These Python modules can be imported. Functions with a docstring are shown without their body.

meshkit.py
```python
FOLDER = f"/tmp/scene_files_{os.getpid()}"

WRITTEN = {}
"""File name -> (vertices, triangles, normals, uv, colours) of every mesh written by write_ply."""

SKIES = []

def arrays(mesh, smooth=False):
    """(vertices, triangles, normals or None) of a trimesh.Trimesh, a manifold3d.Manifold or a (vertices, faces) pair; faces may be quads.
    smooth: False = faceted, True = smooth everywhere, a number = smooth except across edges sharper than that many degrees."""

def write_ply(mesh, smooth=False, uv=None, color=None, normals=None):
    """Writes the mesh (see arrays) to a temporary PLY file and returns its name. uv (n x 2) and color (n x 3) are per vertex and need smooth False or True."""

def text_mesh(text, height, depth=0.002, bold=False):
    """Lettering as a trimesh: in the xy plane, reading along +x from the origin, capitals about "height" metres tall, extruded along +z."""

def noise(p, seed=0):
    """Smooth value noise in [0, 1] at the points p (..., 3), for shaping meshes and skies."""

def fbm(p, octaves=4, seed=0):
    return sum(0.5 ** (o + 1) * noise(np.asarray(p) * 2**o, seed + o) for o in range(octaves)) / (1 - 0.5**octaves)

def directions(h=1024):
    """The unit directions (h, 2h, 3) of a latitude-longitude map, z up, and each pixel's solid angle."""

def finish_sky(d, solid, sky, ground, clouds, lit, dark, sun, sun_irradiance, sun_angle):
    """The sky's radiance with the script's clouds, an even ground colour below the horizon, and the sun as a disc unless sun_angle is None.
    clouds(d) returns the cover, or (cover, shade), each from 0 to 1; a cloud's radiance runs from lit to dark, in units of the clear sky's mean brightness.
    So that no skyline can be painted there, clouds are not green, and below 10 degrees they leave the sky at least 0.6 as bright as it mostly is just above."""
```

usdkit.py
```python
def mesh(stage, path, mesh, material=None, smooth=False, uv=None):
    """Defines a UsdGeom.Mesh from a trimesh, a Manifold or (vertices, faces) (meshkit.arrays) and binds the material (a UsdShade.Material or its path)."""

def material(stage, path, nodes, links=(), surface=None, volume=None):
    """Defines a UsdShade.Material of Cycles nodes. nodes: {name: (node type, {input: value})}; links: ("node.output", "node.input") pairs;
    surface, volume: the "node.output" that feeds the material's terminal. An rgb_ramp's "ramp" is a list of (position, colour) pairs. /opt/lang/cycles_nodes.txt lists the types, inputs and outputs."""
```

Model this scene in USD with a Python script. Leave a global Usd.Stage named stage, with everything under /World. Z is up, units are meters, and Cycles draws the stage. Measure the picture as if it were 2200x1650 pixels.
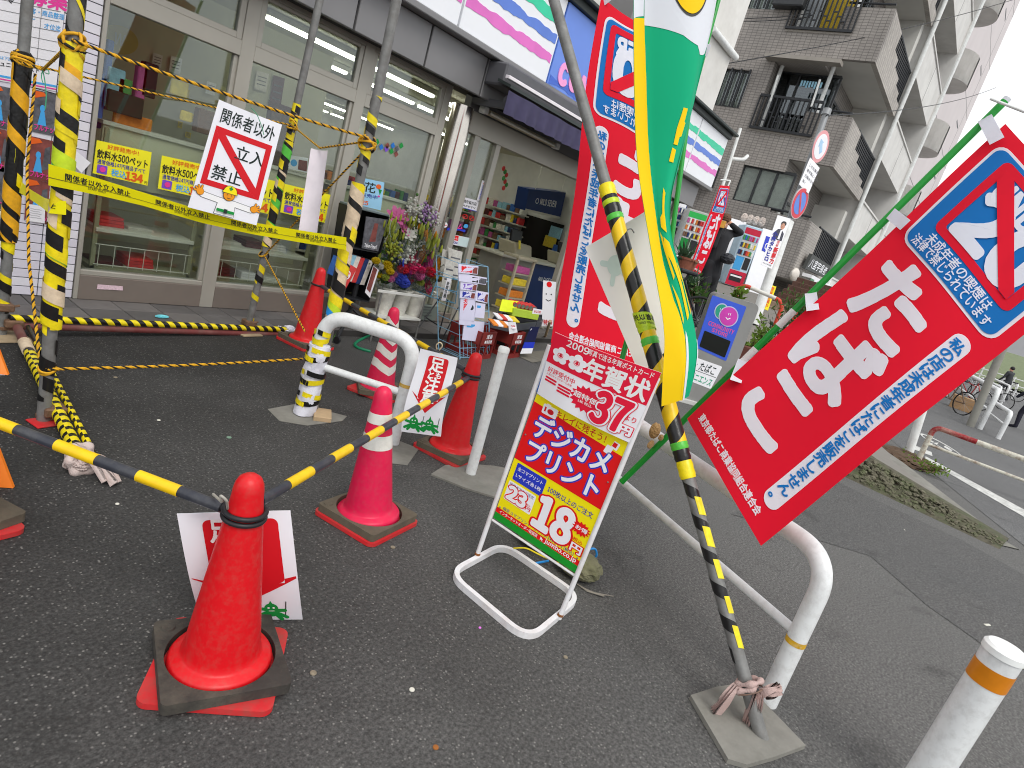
import math, glob
import numpy as np
import trimesh
from shapely.geometry import Polygon, MultiPolygon, Point, LineString, box as sbox
from shapely import affinity
from shapely.ops import unary_union
from pxr import Usd, UsdGeom, UsdLux, UsdShade, Gf, Sdf
import usdkit, meshkit

stage = Usd.Stage.CreateInMemory()
UsdGeom.SetStageUpAxis(stage, UsdGeom.Tokens.z)
UsdGeom.SetStageMetersPerUnit(stage, 1.0)
UsdGeom.Xform.Define(stage, '/World')
UsdGeom.Scope.Define(stage, '/World/Looks')

# ------------------------------------------------------------------ camera
CAM_H, FPX = 1.63, 1350.0                      # eye height (m), focal length in photo pixels (2200 wide)
PITCH, ROLL, AZ = map(math.radians, (14.282, -16.728, 55.977))
def camera_axes():
    f = np.array([math.sin(AZ)*math.cos(PITCH), math.cos(AZ)*math.cos(PITCH), -math.sin(PITCH)])
    r = np.cross(f, [0, 0, 1]); r /= np.linalg.norm(r); d = np.cross(f, r)
    c, s = math.cos(ROLL), math.sin(ROLL)
    return c*r+s*d, -s*r+c*d, f
RX, DN, FW = camera_axes()
EYE = np.array([0, 0, CAM_H])
cam = UsdGeom.Camera.Define(stage, '/World/camera')
cam.CreateHorizontalApertureAttr(36.0); cam.CreateVerticalApertureAttr(27.0)
cam.CreateFocalLengthAttr(FPX/2200*36.0)
cam.CreateClippingRangeAttr(Gf.Vec2f(0.05, 2000))
cam.CreateExposureAttr(0.36)
mtx = Gf.Matrix4d(*RX, 0, *(-DN), 0, *(-FW), 0, *EYE, 1)
cam.AddTransformOp().Set(mtx)

# ------------------------------------------------------------------ sky and sun (overcast)
SUN_EL, SUN_AZ = math.radians(52), math.radians(205)      # azimuth = atan2(x, y)
sky = UsdLux.DomeLight.Define(stage, '/World/sky')
skym = usdkit.material(stage, '/World/Looks/overcast_sky', {
    'tc': ('texture_coordinate', {}),
    'sky': ('sky_texture', {'sky_type': 'single_scattering', 'sun_disc': False, 'sun_elevation': SUN_EL, 'sun_rotation': SUN_AZ}),
    'n': ('noise_texture', {'scale': 2.2, 'detail': 5.0, 'roughness': 0.55}),
    'r': ('rgb_ramp', {'ramp': [(0.3, (5.8, 5.95, 6.15)), (0.7, (6.9, 6.95, 7.0))]}),
    'm': ('mix', {'fac': 0.93}),
    'bg': ('background_shader', {'strength': 0.15})},
    [('tc.generated', 'n.vector'), ('n.fac', 'r.fac'), ('sky.color', 'm.color1'), ('r.color', 'm.color2'), ('m.color', 'bg.color')],
    surface='bg.background')
UsdShade.MaterialBindingAPI.Apply(sky.GetPrim()).Bind(skym)
sky.GetPrim().SetCustomDataByKey('kind', 'structure')
sun = UsdLux.DistantLight.Define(stage, '/World/sun')
sun.CreateNormalizeAttr(True); sun.CreateIntensityAttr(0.34); sun.CreateAngleAttr(25.0)
sun.CreateColorAttr(Gf.Vec3f(1.0, 0.97, 0.92))
sun.AddRotateXYZOp().Set(Gf.Vec3f(0, 0, 0))
_d = np.array([math.sin(SUN_AZ)*math.cos(SUN_EL), math.cos(SUN_AZ)*math.cos(SUN_EL), math.sin(SUN_EL)])
_x = np.cross([0, 0, 1], _d); _x /= np.linalg.norm(_x); _y = np.cross(_d, _x)
sun.ClearXformOpOrder(); sun.AddTransformOp().Set(Gf.Matrix4d(*_x, 0, *_y, 0, *_d, 0, 0, 0, 20, 1))

# ------------------------------------------------------------------ measuring: a photo pixel (2200 x 1650) to a place in the world
def ray(px, py): return RX*((px-1100)/FPX) + DN*((py-825)/FPX) + FW
def G(px, py, z=0.0): d = ray(px, py); return EYE + d*((z-CAM_H)/d[2])
def OY(px, py, Y): d = ray(px, py); return EYE + d*(Y/d[1])
def OX(px, py, X): d = ray(px, py); return EYE + d*(X/d[0])
def D(px, py, depth): return EYE + ray(px, py)*depth
def UP(P, px, py):
    """the point on the ray of a pixel nearest to the vertical through P"""
    d = ray(px, py); P = np.asarray(P, float)
    t = ((P[:2]-EYE[:2]) @ d[:2]) / (d[:2] @ d[:2])
    return EYE + d*t
def depth(P): return float((np.asarray(P)-EYE) @ FW)

# ------------------------------------------------------------------ materials
def c(r, g, b):
    x = np.array([r, g, b], float)/255
    return tuple(np.where(x < 0.04045, x/12.92, ((x+0.055)/1.055)**2.4))
_mats = {}
def mat(name, rgb, rough=0.5, var=0.12, scale=6.0, metal=0.0, bump=0.0, bscale=60.0, spec=0.4, dirt=None, dirt_amt=0.35, dscale=3.0, coat=0.0):
    """painted or plain surface: colour broken up by two noises, optional dirt patches and bump"""
    if name in _mats: return _mats[name]
    lo = tuple(max(0, x*(1-var)) for x in rgb); hi = tuple(min(1, x*(1+var*0.6)) for x in rgb)
    nodes = {'g': ('geometry', {}), 'n': ('noise_texture', {'scale': scale, 'detail': 6.0, 'roughness': 0.65}),
             'r': ('rgb_ramp', {'ramp': [(0.3, lo), (0.72, hi)]}),
             'p': ('principled_bsdf', {'roughness': rough, 'metallic': metal, 'specular_ior_level': spec, 'coat_weight': coat})}
    links = [('g.position', 'n.vector'), ('n.fac', 'r.fac')]
    src = 'r.color'
    if dirt is not None:
        nodes['dn'] = ('noise_texture', {'scale': dscale, 'detail': 8.0, 'roughness': 0.7})
        nodes['dr'] = ('rgb_ramp', {'ramp': [(0.45, (0, 0, 0)), (0.75, (dirt_amt,)*3)]})
        nodes['dm'] = ('mix', {'color2': dirt})
        links += [('g.position', 'dn.vector'), ('dn.fac', 'dr.fac'), ('dr.color', 'dm.fac'), (src, 'dm.color1')]
        src = 'dm.color'
    links.append((src, 'p.base_color'))
    if bump:
        nodes['bn'] = ('noise_texture', {'scale': bscale, 'detail': 4.0})
        nodes['b'] = ('bump', {'strength': bump, 'distance': 0.004})
        links += [('g.position', 'bn.vector'), ('bn.fac', 'b.height'), ('b.normal', 'p.normal')]
    _mats[name] = usdkit.material(stage, '/World/Looks/'+name, nodes, links, surface='p.BSDF')
    return _mats[name]
def ink(name, rgb, rough=0.45):                     # print on a sign
    return mat('ink_'+name, rgb, rough, var=0.03, scale=9, spec=0.3)
def cloth(name, rgb, trans=0.25):
    """thin woven cloth that lets some light through"""
    if 'cloth_'+name in _mats: return _mats['cloth_'+name]
    nodes = {'g': ('geometry', {}), 'n': ('noise_texture', {'scale': 900.0, 'detail': 2.0}), 'r': ('rgb_ramp', {'ramp': [(0.2, tuple(x*0.93 for x in rgb)), (0.8, rgb)]}),
             'd': ('principled_bsdf', {'roughness': 0.75, 'specular_ior_level': 0.2, 'sheen_weight': 0.1}), 't': ('translucent_bsdf', {}), 'm': ('mix_closure', {'fac': trans})}
    _mats['cloth_'+name] = usdkit.material(stage, '/World/Looks/cloth_'+name, nodes, [('g.position', 'n.vector'), ('n.fac', 'r.fac'), ('r.color', 'd.base_color'), ('r.color', 't.color'), ('d.BSDF', 'm.closure1'), ('t.BSDF', 'm.closure2')], surface='m.closure')
    return _mats['cloth_'+name]
def leaf(name, rgb):
    if 'leaf_'+name in _mats: return _mats['leaf_'+name]
    nodes = {'g': ('geometry', {}), 'r': ('rgb_ramp', {'ramp': [(0.0, tuple(x*0.55 for x in rgb)), (1.0, tuple(min(1, x*1.5) for x in rgb))]}),
             'd': ('principled_bsdf', {'roughness': 0.5, 'specular_ior_level': 0.3}), 't': ('translucent_bsdf', {}), 'm': ('mix_closure', {'fac': 0.3})}
    _mats['leaf_'+name] = usdkit.material(stage, '/World/Looks/leaf_'+name, nodes, [('g.random_per_island', 'r.fac'), ('r.color', 'd.base_color'), ('r.color', 't.color'), ('d.BSDF', 'm.closure1'), ('t.BSDF', 'm.closure2')], surface='m.closure')
    return _mats['leaf_'+name]
def glass(name, tint=(0.9, 0.93, 0.92), refl=(0.9, 0.95, 1.0), ior=1.5, extra=0.0, rough=0.02):
    if name in _mats: return _mats[name]
    nodes = {'t': ('transparent_bsdf', {'color': tint}), 'g': ('glossy_bsdf', {'color': refl, 'roughness': rough}), 'f': ('layer_weight', {'blend': 0.5}), 'w': ('math', {'math_type': 'power', 'value2': 3.5}), 'a': ('math', {'math_type': 'multiply_add', 'value2': 0.55, 'value3': 0.035+extra, 'use_clamp': True}), 'm': ('mix_closure', {})}
    _mats[name] = usdkit.material(stage, '/World/Looks/'+name, nodes, [('f.facing', 'w.value1'), ('w.value', 'a.value1'), ('a.value', 'm.fac'), ('t.BSDF', 'm.closure1'), ('g.BSDF', 'm.closure2')], surface='m.closure')
    return _mats[name]
def glow(name, rgb, strength):
    if name in _mats: return _mats[name]
    _mats[name] = usdkit.material(stage, '/World/Looks/'+name, {'e': ('emission', {'color': rgb, 'strength': strength})}, surface='e.emission')
    return _mats[name]

WHITE = c(238, 238, 238)
steel = mat('galvanised_pipe', c(128, 128, 126), 0.55, 0.3, 14, 0.35, 0.25, 90, dirt=c(90, 80, 70), dirt_amt=0.5, dscale=9)
white_paint = mat('white_paint', c(226, 228, 226), 0.38, 0.1, 5, dirt=c(140, 132, 120), dirt_amt=0.35, dscale=7, bump=0.05, bscale=30)
black_plastic = mat('black_plastic', c(34, 34, 37), 0.45, 0.2, 15)
rubber = mat('black_rubber', c(58, 55, 51), 0.8, 0.25, 12, bump=0.5, bscale=80, dirt=c(105, 98, 86), dirt_amt=0.6, dscale=7)
tape_y = mat('tape_yellow', c(236, 214, 20), 0.35, 0.2, 20, bump=0.5, bscale=40, dirt=c(120, 105, 50), dirt_amt=0.3, dscale=14)
tape_o = mat('tape_orange_yellow', c(232, 170, 22), 0.4, 0.18, 20, bump=0.4, bscale=40, dirt=c(110, 85, 40), dirt_amt=0.35, dscale=14)
tape_k = mat('tape_black', c(24, 23, 23), 0.3, 0.2, 20, bump=0.5, bscale=40)
tape_g = mat('tape_green', c(86, 190, 66), 0.35, 0.2, 20, bump=0.5, bscale=40)
tape_lg = mat('tape_lime', c(190, 214, 40), 0.35, 0.2, 20, bump=0.5, bscale=40)
tape_w = mat('tape_masking', c(216, 196, 168), 0.6, 0.2, 20, bump=0.6, bscale=40, dirt=c(150, 120, 95), dirt_amt=0.5, dscale=12)
tape_b = mat('tape_blue', c(40, 140, 214), 0.4, 0.1, 20, bump=0.4, bscale=40)
alu = mat('window_frame_metal', c(168, 164, 154), 0.42, 0.06, 3, 0.35, spec=0.5)

# ------------------------------------------------------------------ objects
_used = {}
def numbered(parent, name):
    k = (parent, name); n = _used.get(k, 0); _used[k] = n+1
    return name if n == 0 else f'{name}_{n:03d}'
def setkeys(p, label=None, cat=None, group=None, kind=None):
    for k, v in (('label', label), ('category', cat), ('group', group), ('kind', kind)):
        if v: p.SetCustomDataByKey(k, v)
class Thing:
    """an Xform at the thing's base under /World; parts are given in world coordinates"""
    def __init__(s, name, label=None, cat=None, loc=(0, 0, 0), group=None, kind=None):
        s.path = '/World/'+numbered('/World', name); s.loc = np.asarray(loc, float)
        x = UsdGeom.Xform.Define(stage, s.path); x.AddTranslateOp().Set(Gf.Vec3d(*map(float, s.loc)))
        setkeys(x.GetPrim(), label, cat, group, kind); s.prim = x.GetPrim()
    def part(s, name, m, material, parent=None, smooth=False, label=None, kind=None, uv=None):
        base = parent or s.path
        path = base+'/'+numbered(base, name)
        v, f = arr(m)
        p = usdkit.mesh(stage, path, trimesh.Trimesh(v-s.loc, f, process=False), material, smooth=smooth)
        setkeys(p.GetPrim(), label, None, None, kind)
        return path
def arr(m):
    if isinstance(m, trimesh.Trimesh): return np.array(m.vertices), np.array(m.faces)
    v, f = np.asarray(m[0], float), np.asarray(m[1], int)
    if f.shape[1] == 4: f = np.vstack([f[:, [0, 1, 2]], f[:, [0, 2, 3]]])
    return v, f
def solo(name, m, material, label=None, cat=None, group=None, kind=None, smooth=False):
    """a thing that is one mesh"""
    v, f = arr(m); path = '/World/'+numbered('/World', name)
    lo, hi = v.min(0), v.max(0); loc = np.array([(lo[0]+hi[0])/2, (lo[1]+hi[1])/2, lo[2]])
    p = usdkit.mesh(stage, path, trimesh.Trimesh(v-loc, f, process=False), material, smooth=smooth)
    p.AddTranslateOp().Set(Gf.Vec3d(*map(float, loc)))
    setkeys(p.GetPrim(), label, cat, group, kind)
    return path
def copy_of(src, name, loc, rz=0.0, label=None, cat=None, group=None):
    x = UsdGeom.Xform.Define(stage, '/World/'+numbered('/World', name))
    x.GetPrim().GetReferences().AddInternalReference(src.path)
    x.ClearXformOpOrder(); x.AddTranslateOp(opSuffix='place').Set(Gf.Vec3d(*map(float, loc)))
    if rz: x.AddRotateZOp(opSuffix='place').Set(float(rz))
    x.GetPrim().SetInstanceable(True)
    setkeys(x.GetPrim(), label, cat, group)
    return x

# ------------------------------------------------------------------ shapes
def cat_(ms):
    V, F, n = [], [], 0
    for m in ms:
        v, f = arr(m); V.append(v); F.append(f+n); n += len(v)
    return np.vstack(V), np.vstack(F)
def cube(lo, hi, bev=0.0):
    lo, hi = np.minimum(lo, hi).astype(float), np.maximum(lo, hi).astype(float)
    if bev <= 0:
        m = trimesh.creation.box(extents=hi-lo); m.apply_translation((lo+hi)/2); return m
    bev = min(bev, (hi-lo).min()*0.45); pts = []
    for s in np.ndindex(2, 2, 2):
        p = np.where(np.array(s) == 0, lo, hi); q = np.where(np.array(s) == 0, 1, -1)*bev
        for k in range(3):
            w = p+q; w[k] = p[k]; pts.append(w)
    return trimesh.convex.convex_hull(np.array(pts))
def obox(P0, ex, ey, ez, bev=0.0):
    """a box at corner P0 spanned by three edge vectors"""
    L = [np.linalg.norm(e) for e in (ex, ey, ez)]
    m = cube((0, 0, 0), L, bev); R = np.stack([np.asarray(e)/l for e, l in zip((ex, ey, ez), L)], 1)
    v = np.array(m.vertices) @ R.T + np.asarray(P0); f = np.array(m.faces)
    if np.linalg.det(R) < 0: f = f[:, ::-1]
    return v, f
def unit(v): v = np.asarray(v, float); return v/np.linalg.norm(v)
def frames(pts):
    p = np.asarray(pts, float); t = np.gradient(p, axis=0); t /= np.linalg.norm(t, axis=1, keepdims=True)
    a = np.cross(t[0], [0, 0, 1.0]); a = a if np.linalg.norm(a) > 0.05 else np.cross(t[0], [1.0, 0, 0]); a = unit(a); A = [a]
    for i in range(1, len(p)):
        a = a - t[i]*(a @ t[i]); a = unit(a); A.append(a)
    A = np.array(A); return p, t, A, np.cross(t, A)
def tube(pts, r, sides=12, caps=True):
    p, t, A, B = frames(pts); n = len(p); r = np.broadcast_to(np.asarray(r, float), (n,))
    an = np.arange(sides)*2*np.pi/sides
    v = (p[:, None]+r[:, None, None]*(np.cos(an)[None, :, None]*A[:, None]+np.sin(an)[None, :, None]*B[:, None])).reshape(-1, 3)
    i, j = np.meshgrid(np.arange(n-1), np.arange(sides), indexing='ij'); j2 = (j+1) % sides
    f = np.stack([i*sides+j, i*sides+j2, (i+1)*sides+j2, (i+1)*sides+j], -1).reshape(-1, 4)
    f = np.vstack([f[:, [0, 1, 2]], f[:, [0, 2, 3]]])
    if caps:
        k = len(v); v = np.vstack([v, p[0], p[-1]]); a = np.arange(sides); b = (a+1) % sides
        f = np.vstack([f, np.stack([np.full(sides, k), b, a], 1), np.stack([np.full(sides, k+1), (n-1)*sides+a, (n-1)*sides+b], 1)])
    return v, f
def lerp(a, b, n): return np.linspace(np.asarray(a, float), np.asarray(b, float), n)
def rod(a, b, r, sides=12): return tube(lerp(a, b, 2), r, sides)
def fillet(pts, rad, n=6, closed=False):
    """a polyline with its corners rounded"""
    P = [np.asarray(p, float) for p in pts]; out = []; N = len(P)
    idx = range(N) if closed else range(1, N-1)
    if not closed: out.append(P[0])
    for i in idx:
        a, b, d = P[i-1], P[i], P[(i+1) % N]
        u, w = unit(a-b), unit(d-b); rr = min(rad, np.linalg.norm(a-b)*0.49, np.linalg.norm(d-b)*0.49)
        s, e = b+u*rr, b+w*rr
        for t in np.linspace(0, 1, n): out.append((1-t)**2*s+2*t*(1-t)*b+t*t*e)
    if not closed: out.append(P[-1])
    else: out.append(out[0])
    return np.array(out)
def lathe(profile, base=(0, 0, 0), sides=32, axis=None):
    pr = np.asarray(profile, float); an = np.arange(sides)*2*np.pi/sides; n = len(pr)
    v = np.stack([pr[:, 0, None]*np.cos(an), pr[:, 0, None]*np.sin(an), np.broadcast_to(pr[:, 1, None], (n, sides))], -1).reshape(-1, 3)
    i, j = np.meshgrid(np.arange(n-1), np.arange(sides), indexing='ij'); j2 = (j+1) % sides
    f = np.stack([i*sides+j, i*sides+j2, (i+1)*sides+j2, (i+1)*sides+j], -1).reshape(-1, 4)
    if axis is not None:
        z = unit(axis); x = np.cross([0, 1, 0.001], z); x = unit(x); y = np.cross(z, x); v = v @ np.stack([x, y, z])
    return arr((v+np.asarray(base), f))
def grid(fn, nu, nv):
    """a sheet from fn(u, v) on [0,1]^2"""
    u, w = np.meshgrid(np.linspace(0, 1, nu), np.linspace(0, 1, nv), indexing='ij')
    v = fn(u.ravel(), w.ravel()); i, j = np.meshgrid(np.arange(nu-1), np.arange(nv-1), indexing='ij')
    f = np.stack([i*nv+j, (i+1)*nv+j, (i+1)*nv+j+1, i*nv+j+1], -1).reshape(-1, 4)
    return arr((v, f))
def prism(poly, P0, ex, ey, n, thick):
    """a shapely polygon in the plane P0 + x ex + y ey, given thickness along n"""
    v, f = arr(cat_([trimesh.creation.extrude_polygon(g, 1.0, engine='earcut') for g in getattr(poly, 'geoms', [poly])]))
    ex, ey, n = np.asarray(ex), np.asarray(ey), np.asarray(n)
    if np.cross(ex, ey) @ n < 0: f = f[:, ::-1]
    return np.asarray(P0)+v[:, :1]*ex+v[:, 1:2]*ey+v[:, 2:]*thick*n, f
def ball(cn, r, sub=2, sq=(1, 1, 1)):
    m = trimesh.creation.icosphere(subdivisions=sub, radius=1.0); return np.array(m.vertices)*np.asarray(sq)*r+np.asarray(cn), np.array(m.faces)
def rrect(x0, y0, x1, y1, r): return sbox(x0+r, y0+r, x1-r, y1-r).buffer(r, quad_segs=5)
def helix_band(a, b, r, pitch, start, width, turns_from, turns_to, sides=14, wob=0.0, rng=None):
    """a strip of tape wound round the straight pipe a-b: a ribbon of the given width (along the axis)"""
    a, b = np.asarray(a, float), np.asarray(b, float); t = unit(b-a); L = np.linalg.norm(b-a)
    A = np.cross(t, [0.3, 1, 0.1]); A = unit(A); B = np.cross(t, A)
    n = max(3, int(abs(turns_to-turns_from)*sides)+1); ph = np.linspace(turns_from, turns_to, n)
    wv = 0 if rng is None else np.interp(ph, np.linspace(ph[0], ph[-1], max(3, n//5)), rng.uniform(-wob, wob, max(3, n//5)))
    s0 = np.clip(start+ph*pitch+wv, 0, L); s1 = np.clip(start+ph*pitch+width+wv, 0, L)
    d = r*(np.cos(ph*2*np.pi)[:, None]*A+np.sin(ph*2*np.pi)[:, None]*B)
    v = np.stack([a+s0[:, None]*t+d, a+s1[:, None]*t+d], 1).reshape(-1, 3)
    i = np.arange(n-1)*2; f = np.stack([i, i+2, i+3, i+1], 1)
    return arr((v, f if turns_to > turns_from else f[:, ::-1]))

# ------------------------------------------------------------------ lettering
from PIL import Image, ImageDraw, ImageFont
_fontfile = (glob.glob('/opt/blender-*/*/datafiles/fonts/Noto Sans CJK*') or glob.glob('/opt/blender-*/*/datafiles/fonts/Inter.woff2'))[0]
_fonts, _glyphs = {}, {}
def glyph(ch, S=72):
    """outline of a character traced at S pixels: em = 1, baseline at y = 0; (polygon, advance)"""
    if (ch, S) in _glyphs: return _glyphs[ch, S]
    if S not in _fonts: _fonts[S] = ImageFont.truetype(_fontfile, S)
    f = _fonts[S]; adv = f.getlength(ch)/S
    im = Image.new('L', (S*2, S*2)); ImageDraw.Draw(im).text((S//2, S+S//2), ch, 255, f, anchor='ls')
    on = np.pad(np.asarray(im) > 127, ((0, 0), (1, 1))).astype(np.int8)
    rows, st = np.nonzero(np.diff(on, axis=1) == 1); en = np.nonzero(np.diff(on, axis=1) == -1)[1]
    if len(rows) == 0: g = Polygon()
    else:
        import shapely
        k = 0.6 if S < 100 else 1.0
        g = shapely.union_all(shapely.box(st, -rows-1, en, -rows)).buffer(k).buffer(-2*k if S > 100 else -k).buffer(k if S > 100 else 0).simplify(0.55 if S < 100 else 0.7)
        g = affinity.affine_transform(g, [1/S, 0, 0, 1/S, -0.5, 1.5])
    _glyphs[ch, S] = (g, adv); return _glyphs[ch, S]
def text(s, h, x, y, w=0.0, vert=False, width=None, gap=0.0, slant=0.0, center=False, sx=1.0):
    """lettering of em size h with its start at (x, y) (baseline; or top of a column): a shapely shape"""
    out, t = [], 0.0
    for ch in s:
        g, adv = glyph(ch, 192 if h >= 0.1 else 72)
        if not g.is_empty:
            out.append(affinity.translate(g, -adv/2, -t-0.88) if vert else affinity.translate(g, t, 0))
        t += (1.0 if vert else adv)+gap
    if not out: return Polygon()
    g = MultiPolygon([p for q in out for p in getattr(q, 'geoms', [q])])
    if w: g = unary_union(g.buffer(w, quad_segs=5).simplify(0.002 if h >= 0.1 else 0.006))
    k = h
    if width is not None:
        if vert: h_along = width/max(t, 1e-6); g = affinity.scale(g, h, h_along, origin=(0, 0))
        else: g = affinity.scale(g, width/max(t, 1e-6), h, origin=(0, 0))
    else: g = affinity.scale(g, h*sx, h, origin=(0, 0))
    if slant: g = affinity.affine_transform(g, [1, slant, 0, 1, 0, 0])
    if center:
        b = g.bounds; g = affinity.translate(g, -(b[0]+b[2])/2, 0)
    return affinity.translate(g, x, y)
class Sheet:
    """a flat or bent surface that is printed on. fn(u, v) -> points for u, v in [0,1] (v up); art is drawn on W x H"""
    def __init__(s, thing, fn, W, H, fine=None, lift=0.0012, mirror=False):
        s.t, s.fn, s.W, s.H, s.fine, s.lift, s.k = thing, fn, W, H, fine, lift, 0
    def map(s, xy, up):
        u, v = xy[:, 0]/s.W, xy[:, 1]/s.H; e = 1e-3
        P = s.fn(u, v); a = s.fn(u+e, v)-P; b = s.fn(u, v+e)-P
        n = np.cross(a, b); n /= np.linalg.norm(n, axis=1, keepdims=True)+1e-12
        n *= np.sign(((EYE-P)*n).sum(1, keepdims=True))
        return P+n*up, n
    def tri(s, shape):
        V, F, n = [], [], 0
        for g in getattr(shape, 'geoms', [shape]):
            if g.is_empty or g.area < 1e-9: continue
            try: v, f = trimesh.creation.triangulate_polygon(g, engine='earcut')
            except Exception: continue
            if s.fine: v3, f = trimesh.remesh.subdivide_to_size(np.c_[v, np.zeros(len(v))], f, s.fine, max_iter=12); v = v3[:, :2]
            V.append(v); F.append(np.asarray(f)+n); n += len(v)
        return (np.vstack(V), np.vstack(F)) if V else None
    def put(s, name, shape, material, layer=1, parent=None, label=None):
        r = s.tri(shape)
        if r is None: return
        v, n = s.map(r[0], s.lift*layer); f = r[1]
        a = np.cross(v[f[:, 1]]-v[f[:, 0]], v[f[:, 2]]-v[f[:, 0]])
        flip = (a*n[f[:, 0]]).sum(1) < 0; f = f.copy(); f[flip] = f[flip][:, ::-1]
        return s.t.part(name, (v, f), material, parent=parent, smooth=True if s.fine else False, label=label)
    def base(s, name, material, thick=0.004, shape=None, label=None):
        """the panel itself: two faces and an edge, its front on the surface"""
        shape = shape if shape is not None else sbox(0, 0, s.W, s.H)
        r = s.tri(shape); v0, n = s.map(r[0], 0.0); v1 = v0-n*thick; f = r[1]
        a = np.cross(v0[f[:, 1]]-v0[f[:, 0]], v0[f[:, 2]]-v0[f[:, 0]]); flip = (a*n[f[:, 0]]).sum(1) < 0
        f = f.copy(); f[flip] = f[flip][:, ::-1]
        e = np.sort(np.vstack([f[:, [0, 1]], f[:, [1, 2]], f[:, [2, 0]]]), 1)
        uq, cnt = np.unique(e, axis=0, return_counts=True); bd = set(map(tuple, uq[cnt == 1])); k = len(v0); side = []
        for t in f:
            for i in range(3):
                p, q = t[i], t[(i+1) % 3]
                if (min(p, q), max(p, q)) in bd: side += [[q, p, p+k], [q, p+k, q+k]]
        F = np.vstack([f, f[:, ::-1]+k, np.array(side, int).reshape(-1, 3)])
        return s.t.part(name, (np.vstack([v0, v1]), F), material, smooth=25, label=label)
def quad(TL, TR, BR, BL, bend=0.0, waves=()):
    """bilinear surface through four points; bend and waves move it along its normal (m)"""
    TL, TR, BR, BL = [np.asarray(p, float) for p in (TL, TR, BR, BL)]
    n = unit(np.cross(TR-TL, BL-TL)); n *= np.sign((EYE-TL) @ n) or 1
    def fn(u, v):
        u, v = np.asarray(u, float)[:, None], np.asarray(v, float)[:, None]
        P = (1-v)*((1-u)*BL+u*BR)+v*((1-u)*TL+u*TR)
        o = bend*(4*u*(1-u))
        for amp, fu, fv, ph in waves: o = o+amp*np.sin(2*np.pi*(fu*u+fv*v)+ph)
        return P+n*o
    return fn
rng = np.random.default_rng(7)
FY = 5.56                                     # plane of the shop windows
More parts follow.
